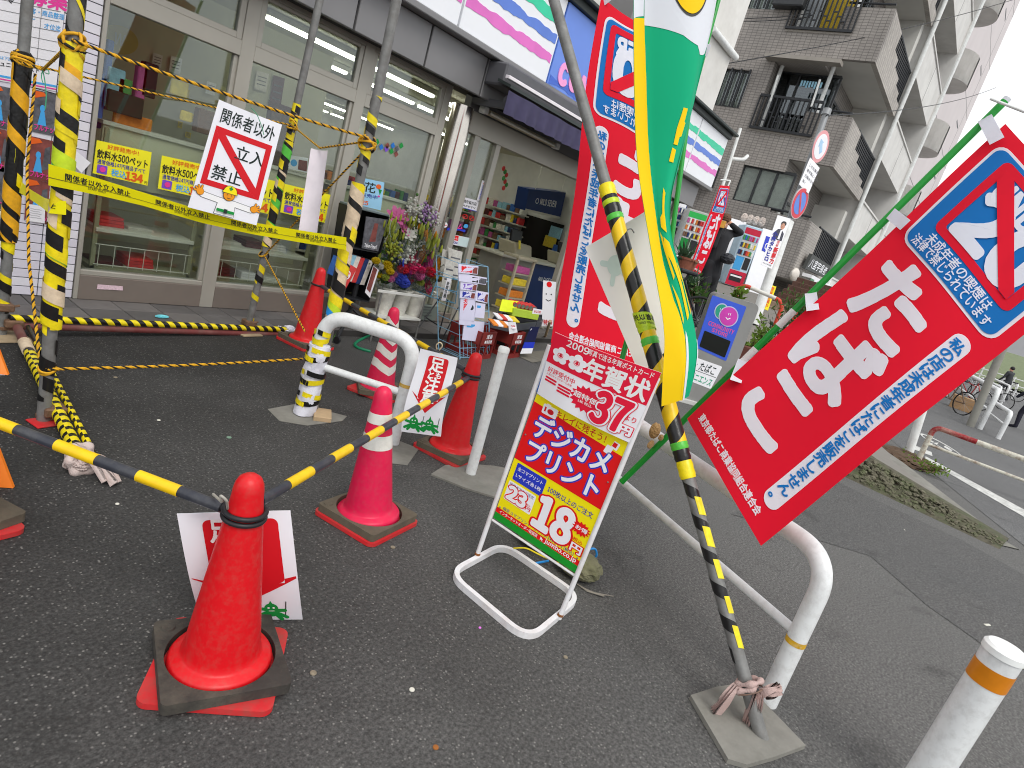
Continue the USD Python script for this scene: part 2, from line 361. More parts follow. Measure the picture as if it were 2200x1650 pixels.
# ------------------------------------------------------------------ ground
def asphalt(name, stops, tone_dir=(1.0, -1.0)):
    """rolled asphalt: base tone graded by position, paler to the right and away from the shop, with pale and dark stones, chips and stains"""
    nodes = {'g': ('geometry', {}), 'sx': ('separate_xyz', {}), 'mx': ('math', {'math_type': 'multiply', 'value2': tone_dir[0]}), 'my': ('math', {'math_type': 'multiply_add', 'value2': tone_dir[1]}),
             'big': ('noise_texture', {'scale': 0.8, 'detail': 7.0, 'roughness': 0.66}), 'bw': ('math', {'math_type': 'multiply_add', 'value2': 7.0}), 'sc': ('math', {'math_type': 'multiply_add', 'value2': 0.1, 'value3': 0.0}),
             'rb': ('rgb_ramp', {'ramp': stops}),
             'fine': ('noise_texture', {'scale': 75.0, 'detail': 5.0, 'roughness': 0.75}), 'rf': ('rgb_ramp', {'ramp': [(0.36, (0.5,)*3), (0.5, (0.97,)*3), (0.66, (1.7,)*3)]}),
             'mul': ('mix', {'mix_type': 'multiply', 'fac': 1.0}),
             'vor': ('voronoi_texture', {'scale': 80.0, 'randomness': 1.0}), 'rv': ('rgb_ramp', {'ramp': [(0.0, (1, 1, 1)), (0.2, (0.9,)*3), (0.36, (0, 0, 0))]}),
             'sel': ('separate_color', {}), 'rs': ('rgb_ramp', {'ramp': [(0.62, (0, 0, 0)), (0.95, (0.6,)*3)]}), 'ms': ('math', {'math_type': 'multiply'}),
             'stone': ('mix', {'color2': (0.30, 0.29, 0.27)}),
             'v2': ('voronoi_texture', {'scale': 15.0, 'randomness': 1.0, 'metric': 'manhattan'}), 'r2': ('rgb_ramp', {'ramp': [(0.0, (1, 1, 1)), (0.035, (0.8,)*3), (0.07, (0, 0, 0))]}),
             's2': ('separate_color', {}), 'q2': ('rgb_ramp', {'ramp': [(0.74, (0, 0, 0)), (0.84, (0.75,)*3)]}), 'm2': ('math', {'math_type': 'multiply'}),
             'chip': ('mix', {'color2': (0.50, 0.49, 0.45)}),
             'st': ('noise_texture', {'scale': 2.2, 'detail': 8.0, 'roughness': 0.75, 'distortion': 0.6}), 'rst': ('rgb_ramp', {'ramp': [(0.57, (0, 0, 0)), (0.7, (0.5,)*3)]}),
             'stain': ('mix', {'color2': (0.018, 0.017, 0.016)}),
             'p': ('principled_bsdf', {'specular_ior_level': 0.35}), 'rr': ('rgb_ramp', {'ramp': [(0.3, (0.7,)*3), (0.7, (0.95,)*3)]}),
             'bv': ('voronoi_texture', {'scale': 70.0}), 'bm': ('mix', {'fac': 0.5}), 'b': ('bump', {'strength': 0.6, 'distance': 0.006})}
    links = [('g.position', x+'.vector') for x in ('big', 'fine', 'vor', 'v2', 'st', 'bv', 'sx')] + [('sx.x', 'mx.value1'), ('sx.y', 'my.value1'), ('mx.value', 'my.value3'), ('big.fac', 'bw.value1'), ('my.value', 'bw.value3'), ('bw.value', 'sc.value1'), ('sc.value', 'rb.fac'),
             ('fine.fac', 'rf.fac'), ('rb.color', 'mul.color1'), ('rf.color', 'mul.color2'),
             ('vor.distance', 'rv.fac'), ('vor.color', 'sel.color'), ('sel.r', 'rs.fac'), ('rv.color', 'ms.value1'), ('rs.color', 'ms.value2'), ('ms.value', 'stone.fac'), ('mul.color', 'stone.color1'),
             ('v2.distance', 'r2.fac'), ('v2.color', 's2.color'), ('s2.r', 'q2.fac'), ('r2.color', 'm2.value1'), ('q2.color', 'm2.value2'), ('m2.value', 'chip.fac'),
             ('st.fac', 'rst.fac'), ('rst.color', 'stain.fac'), ('stone.color', 'stain.color1'), ('stain.color', 'chip.color1'), ('chip.color', 'p.base_color'),
             ('big.fac', 'rr.fac'), ('rr.color', 'p.roughness'), ('bv.distance', 'bm.color1'), ('fine.color', 'bm.color2'), ('bm.color', 'b.height'), ('b.normal', 'p.normal')]
    return usdkit.material(stage, '/World/Looks/'+name, nodes, links, surface='p.BSDF')
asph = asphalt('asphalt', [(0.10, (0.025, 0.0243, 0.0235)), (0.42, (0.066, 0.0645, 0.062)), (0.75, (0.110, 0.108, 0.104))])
asph_road = asphalt('road_asphalt', [(0.2, (0.085, 0.085, 0.086)), (0.5, (0.14, 0.14, 0.14))], (0.0, 0.0))
def cross2(a, b): return a[:, 0]*b[:, 1]-a[:, 1]*b[:, 0]
def slab(poly, z, thick=0.0):
    v, f = trimesh.creation.triangulate_polygon(poly, engine='earcut')
    f = np.asarray(f); a = cross2(v[f[:, 1]]-v[f[:, 0]], v[f[:, 2]]-v[f[:, 0]]); f = f.copy(); f[a < 0] = f[a < 0][:, ::-1]
    return np.c_[v, np.full(len(v), z)], f
def gpoly(px, z): return np.array([G(x, y, z) for x, y in px])
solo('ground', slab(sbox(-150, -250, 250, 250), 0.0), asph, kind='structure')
# the street to the right, a little higher sheet, and its markings
K = [G(1983, 1000)[:2], G(2200, 1173)[:2]]
kd = unit(np.array(K[0])-np.array(K[1]))
roadpoly = Polygon([K[1]-kd*14, K[1], K[0], K[0]+kd*6, (22, 3.6), (120, 3.6), (120, -9), (20, -9), (8, -14), (-8, -16)])
solo('asphalt_patch', slab(Polygon(gpoly([(1570, 1105), (1800, 1035), (1850, 1060), (2065, 1160), (2200, 1235), (2200, 1440), (2110, 1385), (1990, 1300), (1870, 1195), (1720, 1150)], 0)[:, :2]), 0.003), asphalt('patch_asphalt', [(0.2, (0.072, 0.071, 0.070)), (0.5, (0.100, 0.098, 0.095))], (0.0, 0.0)), kind='structure')
solo('road', slab(roadpoly, 0.004), asph_road, kind='structure')
road_white = mat('road_marking', c(206, 206, 202), 0.7, 0.25, 14, dirt=c(110, 110, 108), dirt_amt=0.7, dscale=10)
def ground_patch(px, z): p = gpoly(px, 0.0); return slab(Polygon(p[:, :2]), z)
mk = Thing('road_marking', loc=(10.5, -0.7, 0.008), kind='structure')
mk.part('edge_line', ground_patch([(1988, 981), (2200, 1096), (2200, 1112), (1987, 988)], 0.008), road_white)
mk.part('stop_line', ground_patch([(1963, 957), (2001, 972), (2003, 981), (1959, 965)], 0.008), road_white)
ell = [(2021+50*math.cos(a)*0.89-9*math.sin(a)*(-0.4), 957+50*math.cos(a)*0.47+9*math.sin(a)) for a in np.linspace(0, 2*np.pi, 40, endpoint=False)]
inn = [(2021+44*math.cos(a)*0.89-6.5*math.sin(a)*(-0.4), 957+44*math.cos(a)*0.47+6.5*math.sin(a)) for a in np.linspace(0, 2*np.pi, 40, endpoint=False)]
mk.part('oval_ring', slab(Polygon(gpoly(ell, 0)[:, :2], [gpoly(inn, 0)[:, :2]]), 0.008), road_white)
for q in ([(1990, 941), (2006, 950), (2003, 953), (1987, 944)], [(2010, 955), (2030, 966), (2027, 968), (2007, 957)], [(2030, 958), (2046, 968), (2043, 971), (2027, 961)], [(1999, 952), (2016, 952), (2013, 956), (1996, 955)]):
    mk.part('oval_numeral', ground_patch(q, 0.008), road_white)
# tiled apron along the shop front
paver = [mat(f'paver_{i}', c(*k), 0.75, 0.2, 10, bump=0.3, dirt=c(60, 57, 54), dirt_amt=0.4, dscale=5) for i, k in enumerate([(98, 95, 94), (90, 87, 86), (106, 102, 100)])]
groutm = mat('grout', c(52, 50, 48), 0.9)
pv = Thing('pavement', loc=(6, 5.3, 0), kind='structure')
AZ0 = 5.02
pv.part('bed', cube((0.4, AZ0, 0), (12, FY+0.02, 0.062)), groutm)
x = 0.41
while x < 11.9:
    for j, (y0, y1) in enumerate(((AZ0+0.002, AZ0+0.262), (AZ0+0.268, FY-0.012))):
        pv.part('paving_tile', cube((x, y0, 0.02), (min(x+0.293, 11.99), y1, 0.072+rng.uniform(-0.001, 0.001)), 0.004), paver[rng.integers(3)])
    x += 0.3
# ------------------------------------------------------------------ raised ground beyond the shop corner, with its mossy edge
def terr(x, y): return np.clip(0.15*(y+0.85), 0, 0.28)+np.clip((y-1.0)*0.19, 0, 0.47)+np.clip(x-10.6, 0, 8)*0.1
Wl = [(7.60, -0.85), (7.72, -0.1), (7.83, 0.56), (8.3, 2.2), (8.6, 3.6), (8.75, 5.0)]
Kl = [(7.75, -0.98), (9.0, 0.25), (10.4, 1.2), (13, 2.4), (20, 3.3), (34, 3.5)]
tp = Polygon([(q[0]+0.2, q[1]) for q in Wl]+[(11.95, 5.0), (11.95, 16), (34, 16)]+Kl[::-1])
v, f = trimesh.creation.triangulate_polygon(tp, engine='earcut')
v3, f = trimesh.remesh.subdivide_to_size(np.c_[v, np.zeros(len(v))], f, 0.8, max_iter=14); v3[:, 2] = terr(v3[:, 0], v3[:, 1])
a = np.cross(v3[f[:, 1]]-v3[f[:, 0]], v3[f[:, 2]]-v3[f[:, 0]])[:, 2] < 0; f = f.copy(); f[a] = f[a][:, ::-1]
paving_grey = mat('grey_paving', c(128, 124, 118), 0.85, 0.2, 3, bump=0.4, dirt=c(80, 76, 68), dirt_amt=0.5)
solo('terrain', (v3, f), paving_grey, kind='structure')
moss = mat('mossy_stone', c(88, 84, 70), 0.95, 0.5, 18, bump=1.0, bscale=45, dirt=c(62, 84, 34), dirt_amt=0.8, dscale=5)
conc = mat('concrete', c(132, 130, 123), 0.9, 0.22, 6, bump=0.4, bscale=60, dirt=c(96, 94, 84), dirt_amt=0.6, dscale=4)
def wall_along(line, zf, thick, top_extra=0.0, rough=0.0, bat=0.03):
    P = []; L = np.array(line)
    for p, q in zip(L[:-1], L[1:]): P += list(np.linspace(p, q, max(2, int(np.linalg.norm(q-p)/0.06)), endpoint=False))
    P = np.array(P+[L[-1]]); t = np.gradient(P, axis=0); t /= np.linalg.norm(t, axis=1, keepdims=True); nrm = np.c_[t[:, 1], -t[:, 0]]
    rows = []
    for k, (o, s) in enumerate(((-0.5*bat, 0), (0, 0.3), (bat*0.6, 0.65), (bat, 1), (bat+0.5, 1.0), (bat+1, 1.0), (bat+1, 0))):
        z = np.maximum(zf(P[:, 0], P[:, 1])+top_extra, 0.01)*s
        j = rough*(meshkit.noise(np.c_[P*9, z*9+k])-0.5) if 0 < k < 4 else 0
        rows.append(np.c_[P-nrm*(o*thick+j)[:, None] if np.ndim(j) else P-nrm*(o*thick), z])
    n = len(P); v = np.vstack(rows); m = len(rows)
    i, j = np.meshgrid(np.arange(m-1), np.arange(n-1), indexing='ij')
    return arr((v, np.stack([i*n+j, i*n+j+1, (i+1)*n+j+1, (i+1)*n+j], -1).reshape(-1, 4)))
solo('retaining_wall', wall_along([(q[0]-0.03, q[1]) for q in Wl[:5]], terr, -0.16, 0.03, 0.16, 1.5), moss, 'low mossy stone edging wall tapering to the asphalt on the right', 'wall', smooth=35)
rgs = np.random.default_rng(88); stl = []
for _ in range(420):
    f_ = rgs.uniform(0, 3.0); k_ = int(f_); a_, b_ = np.array(Wl[k_]), np.array(Wl[k_+1]); q_ = a_+(b_-a_)*(f_-k_); s_ = rgs.uniform(0.0, 1.0); h_ = float(terr(q_[0], q_[1])); r_ = rgs.uniform(0.018, 0.05)*min(1.0, 0.35+h_*3)
    m_ = trimesh.creation.icosphere(subdivisions=1, radius=1.0); vv_ = np.array(m_.vertices)*rgs.uniform(0.7, 1.3, (len(m_.vertices), 1))*[1, 1, 0.6]*r_; stl.append((vv_+[q_[0]-0.11+0.30*s_, q_[1], 0.01+(h_+0.02)*min(1.0, s_*1.05)], np.array(m_.faces)))
solo('edging_stones', cat_(stl), mat('mossy_rubble', c(104, 100, 84), 0.95, 0.5, 30, bump=1.0, bscale=60, dirt=c(66, 86, 36), dirt_amt=0.8, dscale=7), 'rough mossy rubble covering the face of the low edging wall', 'stones', kind='stuff')
solo('kerb', wall_along([(q[0]+0.02, q[1]-0.02) for q in Kl[:5]], lambda x, y: np.minimum(terr(x, y), 0.16)+0.02*(x > 7.9), 0.22, 0.0, 0.0), conc, kind='structure')
# ------------------------------------------------------------------ the shop building
shop = Thing('shop_building', 'corner convenience shop with grey metal fascia and lit glass front', 'shop', (6, FY, 0))
fasc = mat('fascia_panel', c(128, 127, 128), 0.45, 0.06, 2, 0.2)
fasc_d = mat('fascia_joint', c(34, 34, 36), 0.6)
whitewall = mat('white_render', c(224, 222, 217), 0.8, 0.06, 1.5, dirt=c(170, 166, 158), dirt_amt=0.4, dscale=1.2)
cream = mat('cream_interior', c(200, 198, 172), 0.7, 0.05, 2)
skirt = mat('skirting_metal', c(122, 112, 104), 0.5, 0.08, 3, 0.2, dirt=c(90, 84, 78), dirt_amt=0.4)
floorm = mat('shop_floor', c(176, 170, 158), 0.3, 0.08, 3)
# shell: back, sides, floor, ceiling (thick), upper wall
XR = 12.0
shop.part('floor', cube((0.3, FY+0.02, 0.0), (XR, 19, 0.10)), floorm)
shop.part('ceiling', cube((0.3, FY+0.06, 2.95), (XR, 19, 3.1)), cream)
shop.part('back_wall', cube((0.3, 18.9, 0.1), (XR, 19.1, 2.95)), cream)
shop.part('partition', cube((0.3, 8.0, 0.1), (5.5, 8.1, 2.95)), cream)
shop.part('side_wall', cube((0.15, FY+0.2, 0), (0.3, 19, 9.0)), whitewall)
shop.part('side_wall', cube((XR-0.15, FY+0.1, 0), (XR, 19, 9.0)), whitewall)
shop.part('upper_wall', cube((-3, FY-0.05, 4.2), (XR-0.0, FY+0.25, 9.0)), whitewall)
shop.part('lintel', cube((-3, FY+0.0, 2.82), (XR, FY+0.2, 4.2)), fasc_d)
# left tiled wall
tile_w = [mat(f'wall_tile_{i}', c(*k), 0.25, 0.03, 3, spec=0.5) for i, k in enumerate([(214, 210, 220), (208, 204, 214), (218, 215, 222)])]
joint = mat('tile_joint', c(60, 66, 70), 0.9)
shop.part('tiled_wall', cube((-3, FY-0.012, 0.0), (1.93, FY+0.2, 2.82)), joint)
TH, TW = 0.0665, 0.227
row = 0
z = 0.078
while z < 2.76:
    for k in range(4):
        x1 = 1.928-k*TW; x0 = x1-TW+0.006
        shop.part('wall_tile', cube((x0, FY-0.024, z), (x1, FY-0.013, z+TH-0.006), 0.0015), tile_w[rng.integers(3)])
    z += TH
# window wall
def fr(name, x0, x1, z0, z1, y0=FY-0.04, y1=FY+0.06, m=None, bev=0.004): return shop.part(name, cube((x0, y0, z0), (x1, y1, z1), bev), m or alu)
pane = glass('window_glass', (0.86, 0.89, 0.86), extra=0.03)
mulls = [(1.935, 1.965), (2.93, 3.05), (4.12, 4.24), (5.26, 5.36)]
for a_, b_ in mulls: fr('mullion', a_, b_, 0.074, 2.82)
fr('mullion', 5.9, 6.0, 0.074, 2.62)
for (a0, a1), (b0, b1) in zip(mulls[:-1], mulls[1:]):
    fr('skirting', a1, b0, 0.074, 0.27, m=skirt)
    fr('sill', a1, b0, 0.27, 0.31, FY-0.03); fr('transom', a1, b0, 2.24, 2.36); fr('head_rail', a1, b0, 2.76, 2.82)
    w = shop.part('window', cube((a1, FY+0.005, 0.31), (b0, FY+0.013, 2.24)), pane)
    w2 = shop.part('window', cube((a1+0.05, FY-0.006, 2.41), (b0-0.05, FY+0.002, 2.73)), pane)
    for q in ((a1, a1+0.05, 2.36, 2.76), (b0-0.05, b0, 2.36, 2.76)): shop.part('sash', cube((q[0], FY-0.03, q[2]), (q[1], FY+0.03, q[3]), 0.004), alu, parent=w2)
    for q in ((2.36, 2.41), (2.73, 2.76)): shop.part('sash', cube((a1+0.05, FY-0.03, q[0]), (b0-0.05, FY+0.03, q[1]), 0.004), alu, parent=w2)
    shop.part('sash', cube((b0-0.035, FY-0.02, 0.312), (b0, FY+0.03, 2.238), 0.003), alu, parent=w)
chrome = mat('polished_steel', c(205, 198, 190), 0.16, 0.12, 4, 1.0)
shop.part('column', lathe([(0.0, 0.07), (0.13, 0.07), (0.13, 2.66), (0, 2.66)], (5.60, FY-0.02, 0), 40), chrome, smooth=40)
# doorway: fixed leaf, jambs, header, runner
fr('door_header', 5.72, 9.3, 2.42, 2.66, FY-0.06, FY+0.1); fr('door_header', 5.72, 9.3, 2.66, 2.82, FY-0.01, FY+0.1, fasc)
for a_, b_, y0 in ((6.30, 6.39, FY-0.05), (8.55, 8.62, FY-0.03), (8.70, 8.76, FY), (8.86, 8.92, FY+0.02), (9.2, 9.3, FY-0.05)): fr('door_jamb', a_, b_, 0.08, 2.42, y0, y0+0.09)
fr('skirting', 5.74, 6.3, 0.08, 0.2, m=skirt)
shop.part('side_light', cube((5.74, FY+0.005, 0.2), (6.3, FY+0.013, 2.42)), pane)
shop.part('sliding_door', cube((8.92, FY+0.03, 0.12), (9.2, FY+0.04, 2.42)), pane)
fr('mullion', 10.6, 10.7, 0.074, 2.82); fr('mullion', 11.85, 11.99, 0.074, 2.82)
for a_, b_ in ((9.3, 10.6), (10.7, 11.85)):
    fr('skirting', a_, b_, 0.074, 0.3, m=skirt); shop.part('window', cube((a_, FY+0.005, 0.3), (b_, FY+0.013, 2.82)), pane)
# fascia panels with dark joints, soffit and sign box above
shop.part('soffit', cube((-3, 5.28, 2.80), (XR, FY-0.01, 2.83)), fasc_d)
xs = [-0.6, 0.55, 1.7, 2.9, 3.75, 4.63, 5.5, 6.9, 8.2, 9.5, 10.8, XR]
for a_, b_ in zip(xs[:-1], xs[1:]):
    shop.part('fascia_panel', cube((a_+0.012, 5.24, 2.775), (b_-0.012, 5.30, 3.17), 0.006), fasc)
shop.part('fascia_backing', cube((-0.6, 5.30, 2.83), (XR, FY-0.055, 4.3)), fasc_d)
shop.part('sign_rail', cube((-0.6, 5.10, 3.175), (12.3, 5.29, 3.235), 0.008), fasc)
shop.part('sign_rail', cube((-0.6, 5.08, 4.16), (12.32, 5.29, 4.25), 0.008), mat('dark_trim', c(44, 52, 50), 0.5))
shop.part('canopy', cube((-0.6, 5.0, 4.25), (12.4, FY-0.06, 4.29), 0.006), mat('dark_trim', c(44, 52, 50), 0.5))
shop.part('bracket', cube((7.6, 4.98, 4.3), (7.8, 5.5, 4.75), 0.02), fasc)
shop.part('gutter_pipe', rod((10.8, FY-0.1, 5.55), (12.1, FY-0.1, 5.55), 0.06, 14), white_paint, smooth=40)
shop.part('gutter_pipe', tube(fillet([(12.0, FY+0.3, 6.6), (12.4, FY+0.3, 6.6), (12.45, FY+0.3, 6.3)], 0.1), 0.06, 12), white_paint, smooth=40)
# lit sign box: white panels with torn bands, blue name panel
signw = mat('sign_white', c(234, 236, 240), 0.35, 0.03, 2)
sb = Thing('fascia_sign', 'long white fascia sign box with pink, blue and green torn bands', 'sign', (6, 5.2, 3.235))
SY = 5.13
BLUEP = (6.46, 9.4)
def band(x0, x1, zc, hw, seed):
    xs_ = np.arange(x0, x1+0.001, 0.03); n1 = meshkit.fbm(np.c_[xs_*5, np.full(len(xs_), seed), np.zeros(len(xs_))], 4); n2 = meshkit.fbm(np.c_[xs_*6, np.full(len(xs_), seed+5.5), np.zeros(len(xs_))], 4)
    return Polygon(list(zip(xs_, zc+hw+(n1-0.5)*0.065))+list(zip(xs_[::-1], (zc-hw+(n2-0.5)*0.065)[::-1])))
pink, blue_, green_ = mat('band_pink', c(226, 112, 196), 0.4, 0.1, 3), mat('band_blue', c(92, 128, 214), 0.4, 0.1, 3), mat('band_green', c(46, 206, 160), 0.4, 0.1, 3)
for a_, b_ in ((1.2, 3.0), (3.03, 4.83), (4.86, 6.43), (9.43, 10.9), (10.93, 12.28)):
    pl = sb.part('sign_panel', cube((a_, SY, 3.24), (b_, 5.29, 4.155), 0.006), signw)
    for nm, zc, m_, sd in (('pink_band', 3.50, pink, 1), ('blue_band', 3.71, blue_, 2), ('green_band', 3.91, green_, 3)):
        v2, f2 = prism(band(a_+0.01, b_-0.01, zc, 0.05, sd), (0, SY+0.004, 0), (1, 0, 0), (0, 0, 1), (0, -1, 0), 0.008)
        sb.part(nm, (v2, f2), m_, parent=pl)
bl = sb.part('name_panel', cube((BLUEP[0], SY, 3.24), (BLUEP[1], 5.29, 4.155), 0.006), mat('sign_blue', c(104, 140, 224), 0.35, 0.05, 2), label='blue panel with puffy pink letters')
for k, (w_, dz) in enumerate(((0.5, 0.0), (0.3, 0.07))):
    v2, f2 = prism(band(BLUEP[0]+0.02, BLUEP[1]-0.02, 3.30+dz*0.4, 0.03-0.01*k, 9+k), (0, SY+0.003, 0), (1, 0, 0), (0, 0, 1), (0, -1, 0), 0.006+0.001*k)
    sb.part('wave_band', (v2, f2), mat('sign_blue_dark', c(64, 104, 204), 0.4), parent=bl)
puff = mat('sign_pink', c(246, 160, 214), 0.35, 0.06, 3)
for i, ch in enumerate('COMMUNITY'):
    g, adv = glyph(ch, 192); g = g.buffer(0.085, quad_segs=4)
    v2, f2 = prism(affinity.scale(g, 0.30, 0.29, origin=(0, 0)), (BLUEP[0]+0.16+i*0.245, SY+0.004, 3.33+0.008*(i % 2)), (1, 0, 0), (0, 0, 1), (0, -1, 0), 0.016)
    sb.part('letter', (v2, f2), puff, parent=bl)
# awning over the door
aw = Thing('awning', 'rolled purple-grey awning with white edge strips over the shop door', 'awning', (7.4, 5.0, 2.6))
dk = mat('awning_housing', c(86, 86, 90), 0.5)
aw.part('housing', cube((5.50, 4.95, 2.92), (9.6, 5.235, 3.16), 0.02), dk)
aw.part('front_bar', cube((5.45, 4.84, 2.985), (9.6, 4.90, 3.02), 0.004), mat('white_trim', c(232, 226, 230), 0.4))
aw.part('cover', obox((5.46, 4.80, 2.90), (4.1, 0, 0), (0, 0.2, 0.05), (0, 0, 0.03)), mat('dark_trim', c(44, 52, 50), 0.5))
vf = lambda u, w: np.c_[5.44+u*4.1, 4.79+0.02*np.sin(u*130)*(1-w)+0.012*np.sin(u*47), 2.64+0.23*w]
v2, f2 = grid(vf, 160, 5); aw.part('valance', cat_([(v2, f2), (v2+[0, 0.004, 0], f2[:, ::-1])]), mat('awning_fabric', c(66, 62, 90), 0.85, 0.2, 8), smooth=True)
aw.part('roller', rod((5.6, 4.93, 2.80), (9.5, 4.93, 2.80), 0.05, 14), dk, smooth=40)
for x in (5.66, 8.9): aw.part('arm', cube((x, 4.9, 2.72), (x+0.06, 5.5, 2.80), 0.01), dk)
lt = Thing('tube_lamp', 'unlit beige fluorescent tube fitting under the awning', 'lamp', (6.6, 5.42, 2.7))
lt.part('fitting', cube((5.86, 5.40, 2.67), (7.34, 5.47, 2.73), 0.01), mat('beige_plastic', c(176, 166, 140), 0.5)); lt.part('tube', rod((5.9, 5.385, 2.69), (7.3, 5.385, 2.69), 0.017, 12), mat('tube_glass', c(224, 222, 210), 0.2), smooth=True)
lt.part('end_cap', cube((7.34, 5.37, 2.66), (7.42, 5.47, 2.74), 0.01), white_paint); lt.part('end_cap', cube((5.78, 5.37, 2.66), (5.86, 5.47, 2.74), 0.01), white_paint)
# ------------------------------------------------------------------ inside the shop: ceiling lamps
lampm = glow('lamp_tube', (0.98, 1.0, 0.86), 8.0)
lampbody = mat('lamp_body', c(226, 224, 214), 0.5)
L0 = None
for Y, rowname, Xs in ((6.98, 'row nearest the windows', np.arange(3.9, 7.5, 1.32)), (8.25, 'second row from the windows', np.arange(4.7, 11.2, 1.32)), (10.4, 'third row from the windows', np.arange(8.6, 11.2, 1.32)), (13.6, 'fourth row from the windows', np.arange(7.6, 11.2, 1.32)), (15.7, 'next to last row', np.arange(8.4, 11.2, 1.32)), (17.8, 'last row at the back', np.arange(8.4, 11.2, 1.32))):
    for X in Xs:
        lab, grp = f'white strip lamp on the shop ceiling, {rowname}', f'strip lamps of the {rowname}'
        if L0 is None:
            L0 = Thing('ceiling_lamp', lab, 'lamp', (X, Y, 2.88), group=grp)
            L0.part('body', cube((X, Y-0.06, 2.885), (X+1.24, Y+0.06, 2.948), 0.006), lampbody); L0.part('tube', cube((X+0.02, Y-0.035, 2.845), (X+1.22, Y+0.035, 2.884), 0.01), lampm)
        else: copy_of(L0, 'ceiling_lamp', (X, Y, 2.88), label=lab, cat='lamp', group=grp)
# ------------------------------------------------------------------ traffic cones
red_c = mat('cone_red', c(208, 10, 22), 0.42, 0.05, 5, dirt=c(170, 80, 70), dirt_amt=0.4, dscale=45, bump=0.06, bscale=160)
pink_c = mat('cone_pink', c(214, 16, 70), 0.42, 0.12, 9, dirt=c(170, 84, 90), dirt_amt=0.35, dscale=45, bump=0.06, bscale=160)
red_base = mat('cone_base_red', c(206, 36, 42), 0.6, 0.2, 8, dirt=c(128, 84, 74), dirt_amt=0.75, dscale=9)
reflect = mat('reflective_band', c(222, 220, 212), 0.35, 0.06, 30, dirt=c(140, 136, 128), dirt_amt=0.4, dscale=10)
rub2 = mat('dusty_rubber', c(96, 88, 74), 0.85, 0.25, 9, bump=0.5, bscale=70, dirt=c(60, 56, 50), dirt_amt=0.6, dscale=6)
PROF = [(0.150, 0.018), (0.158, 0.030), (0.157, 0.052), (0.148, 0.064), (0.128, 0.070), (0.119, 0.078), (0.115, 0.10), (0.046, 0.635), (0.0445, 0.655), (0.041, 0.675), (0.033, 0.692), (0.018, 0.703), (0.0, 0.706)]
def rad(z): return np.interp(z, [p[1] for p in PROF[6:]], [p[0] for p in PROF[6:]])
cones = {}
def rot2(a): return np.array([[math.cos(a), -math.sin(a)], [math.sin(a), math.cos(a)]])
def square(side, ang, r, hole=0.0):
    p = rrect(-side/2, -side/2, side/2, side/2, r)
    if hole: p = p.difference(Point(0, 0).buffer(hole, quad_segs=12))
    return affinity.rotate(p, math.degrees(ang), origin=(0, 0))
def cone(key, ctr, apex_px, ang, body, label, weight=(0.36, 0.0, rub2), bands=(), chev=False):
    b = np.array([ctr[0], ctr[1], 0.0]); top = UP(b, *apex_px); ax = top-b; k = np.linalg.norm(ax)/0.706
    if abs(k-1) > 0.12: k = 1.0
    t = Thing('traffic_cone', label, 'traffic cone', b, group='traffic cones around the works')
    t.part('base_plate', prism(square(0.385, ang, 0.035), b+[0, 0, 0.003], (1, 0, 0), (0, 1, 0), (0, 0, 1), 0.02), red_base)
    t.part('body', lathe(np.array(PROF)*[1, k], b, 40, ax), body, smooth=50)
    if weight:
        t.part('rubber_weight', prism(square(weight[0], weight[1], 0.02, 0.166), b+[0, 0, 0.024], (1, 0, 0), (0, 1, 0), (0, 0, 1), 0.037), weight[2])
        a_ = weight[1]+2.35; t.part('weight_knob', lathe([(0.0, 0), (0.022, 0), (0.02, 0.006), (0.012, 0.006), (0.0, 0.003)][::-1], b+[math.cos(a_)*0.205, math.sin(a_)*0.205, 0.061], 14), weight[2])
    for z0, z1 in bands:
        zz = np.linspace(z0, z1, 3); t.part('reflective_band', lathe([(rad(z)+0.0015, z*k) for z in zz], b, 40, ax), reflect, smooth=True)
    if chev:
        z = unit(ax); x = unit(np.cross([0, 1, 0.001], z)); y = np.cross(z, x); toc = unit(EYE-b); a0 = math.atan2(toc @ y, toc @ x)+0.55
        for z0 in (0.18, 0.30, 0.415, 0.52):
            an = a0+np.linspace(-np.pi, np.pi, 61); off = 0.05*(np.abs(np.linspace(-1, 1, 61))*2 % 2); off = 0.055*np.minimum(1, np.abs(np.linspace(-np.pi, np.pi, 61))/1.2)
            V = []
            for o in (0.0, 0.068):
                h = z0+off+o*(1.0-z0*0.3); r_ = rad(h)+0.0015; V.append(b+(r_*np.cos(an))[:, None]*x+(r_*np.sin(an))[:, None]*y+(h*k)[:, None]*z)
            v_ = np.stack(V, 1).reshape(-1, 3); i = np.arange(60)*2; t.part('chevron', arr((v_, np.stack([i, i+2, i+3, i+1], 1))), reflect, smooth=True)
    cones[key] = (b, ax/0.706/k, t); return t
cone('A', (1.045, 1.49), (540, 1018), math.radians(-40), red_c, 'large red traffic cone in a black rubber weight, nearest the camera', (0.37, math.radians(-20), rubber))
cone('B', (2.10, 2.03), (826, 830), math.radians(10), pink_c, 'pinkish red cone with one wide white band near the top and grey weight', (0.36, math.radians(10), rub2), bands=[(0.405, 0.475), (0.53, 0.58)])
cone('C', (3.45, 3.56), (849, 660), math.radians(20), pink_c, 'pink cone with white chevron stripes behind the bent white guard pipe', (0.355, math.radians(55), rub2), chev=True)
cone('D', (3.21, 2.50), (1026, 758), math.radians(6), red_c, 'plain red cone beside the thin white post', (0.36, math.radians(14), rub2))
cone('E', (3.55, 4.74), (692, 575), math.radians(8), red_c, 'red cone at the back by the shop window and taped pole', (0.36, math.radians(8), rub2))
F0 = G(-128, 1128)
cone('F', F0[:2], (-70, 760), math.radians(8), red_c, 'red cone cut off by the left edge of the picture', (0.36, math.radians(20), rub2))
def ringpt(k, z=0.565): b, ax, _ = cones[k]; return b+ax*z
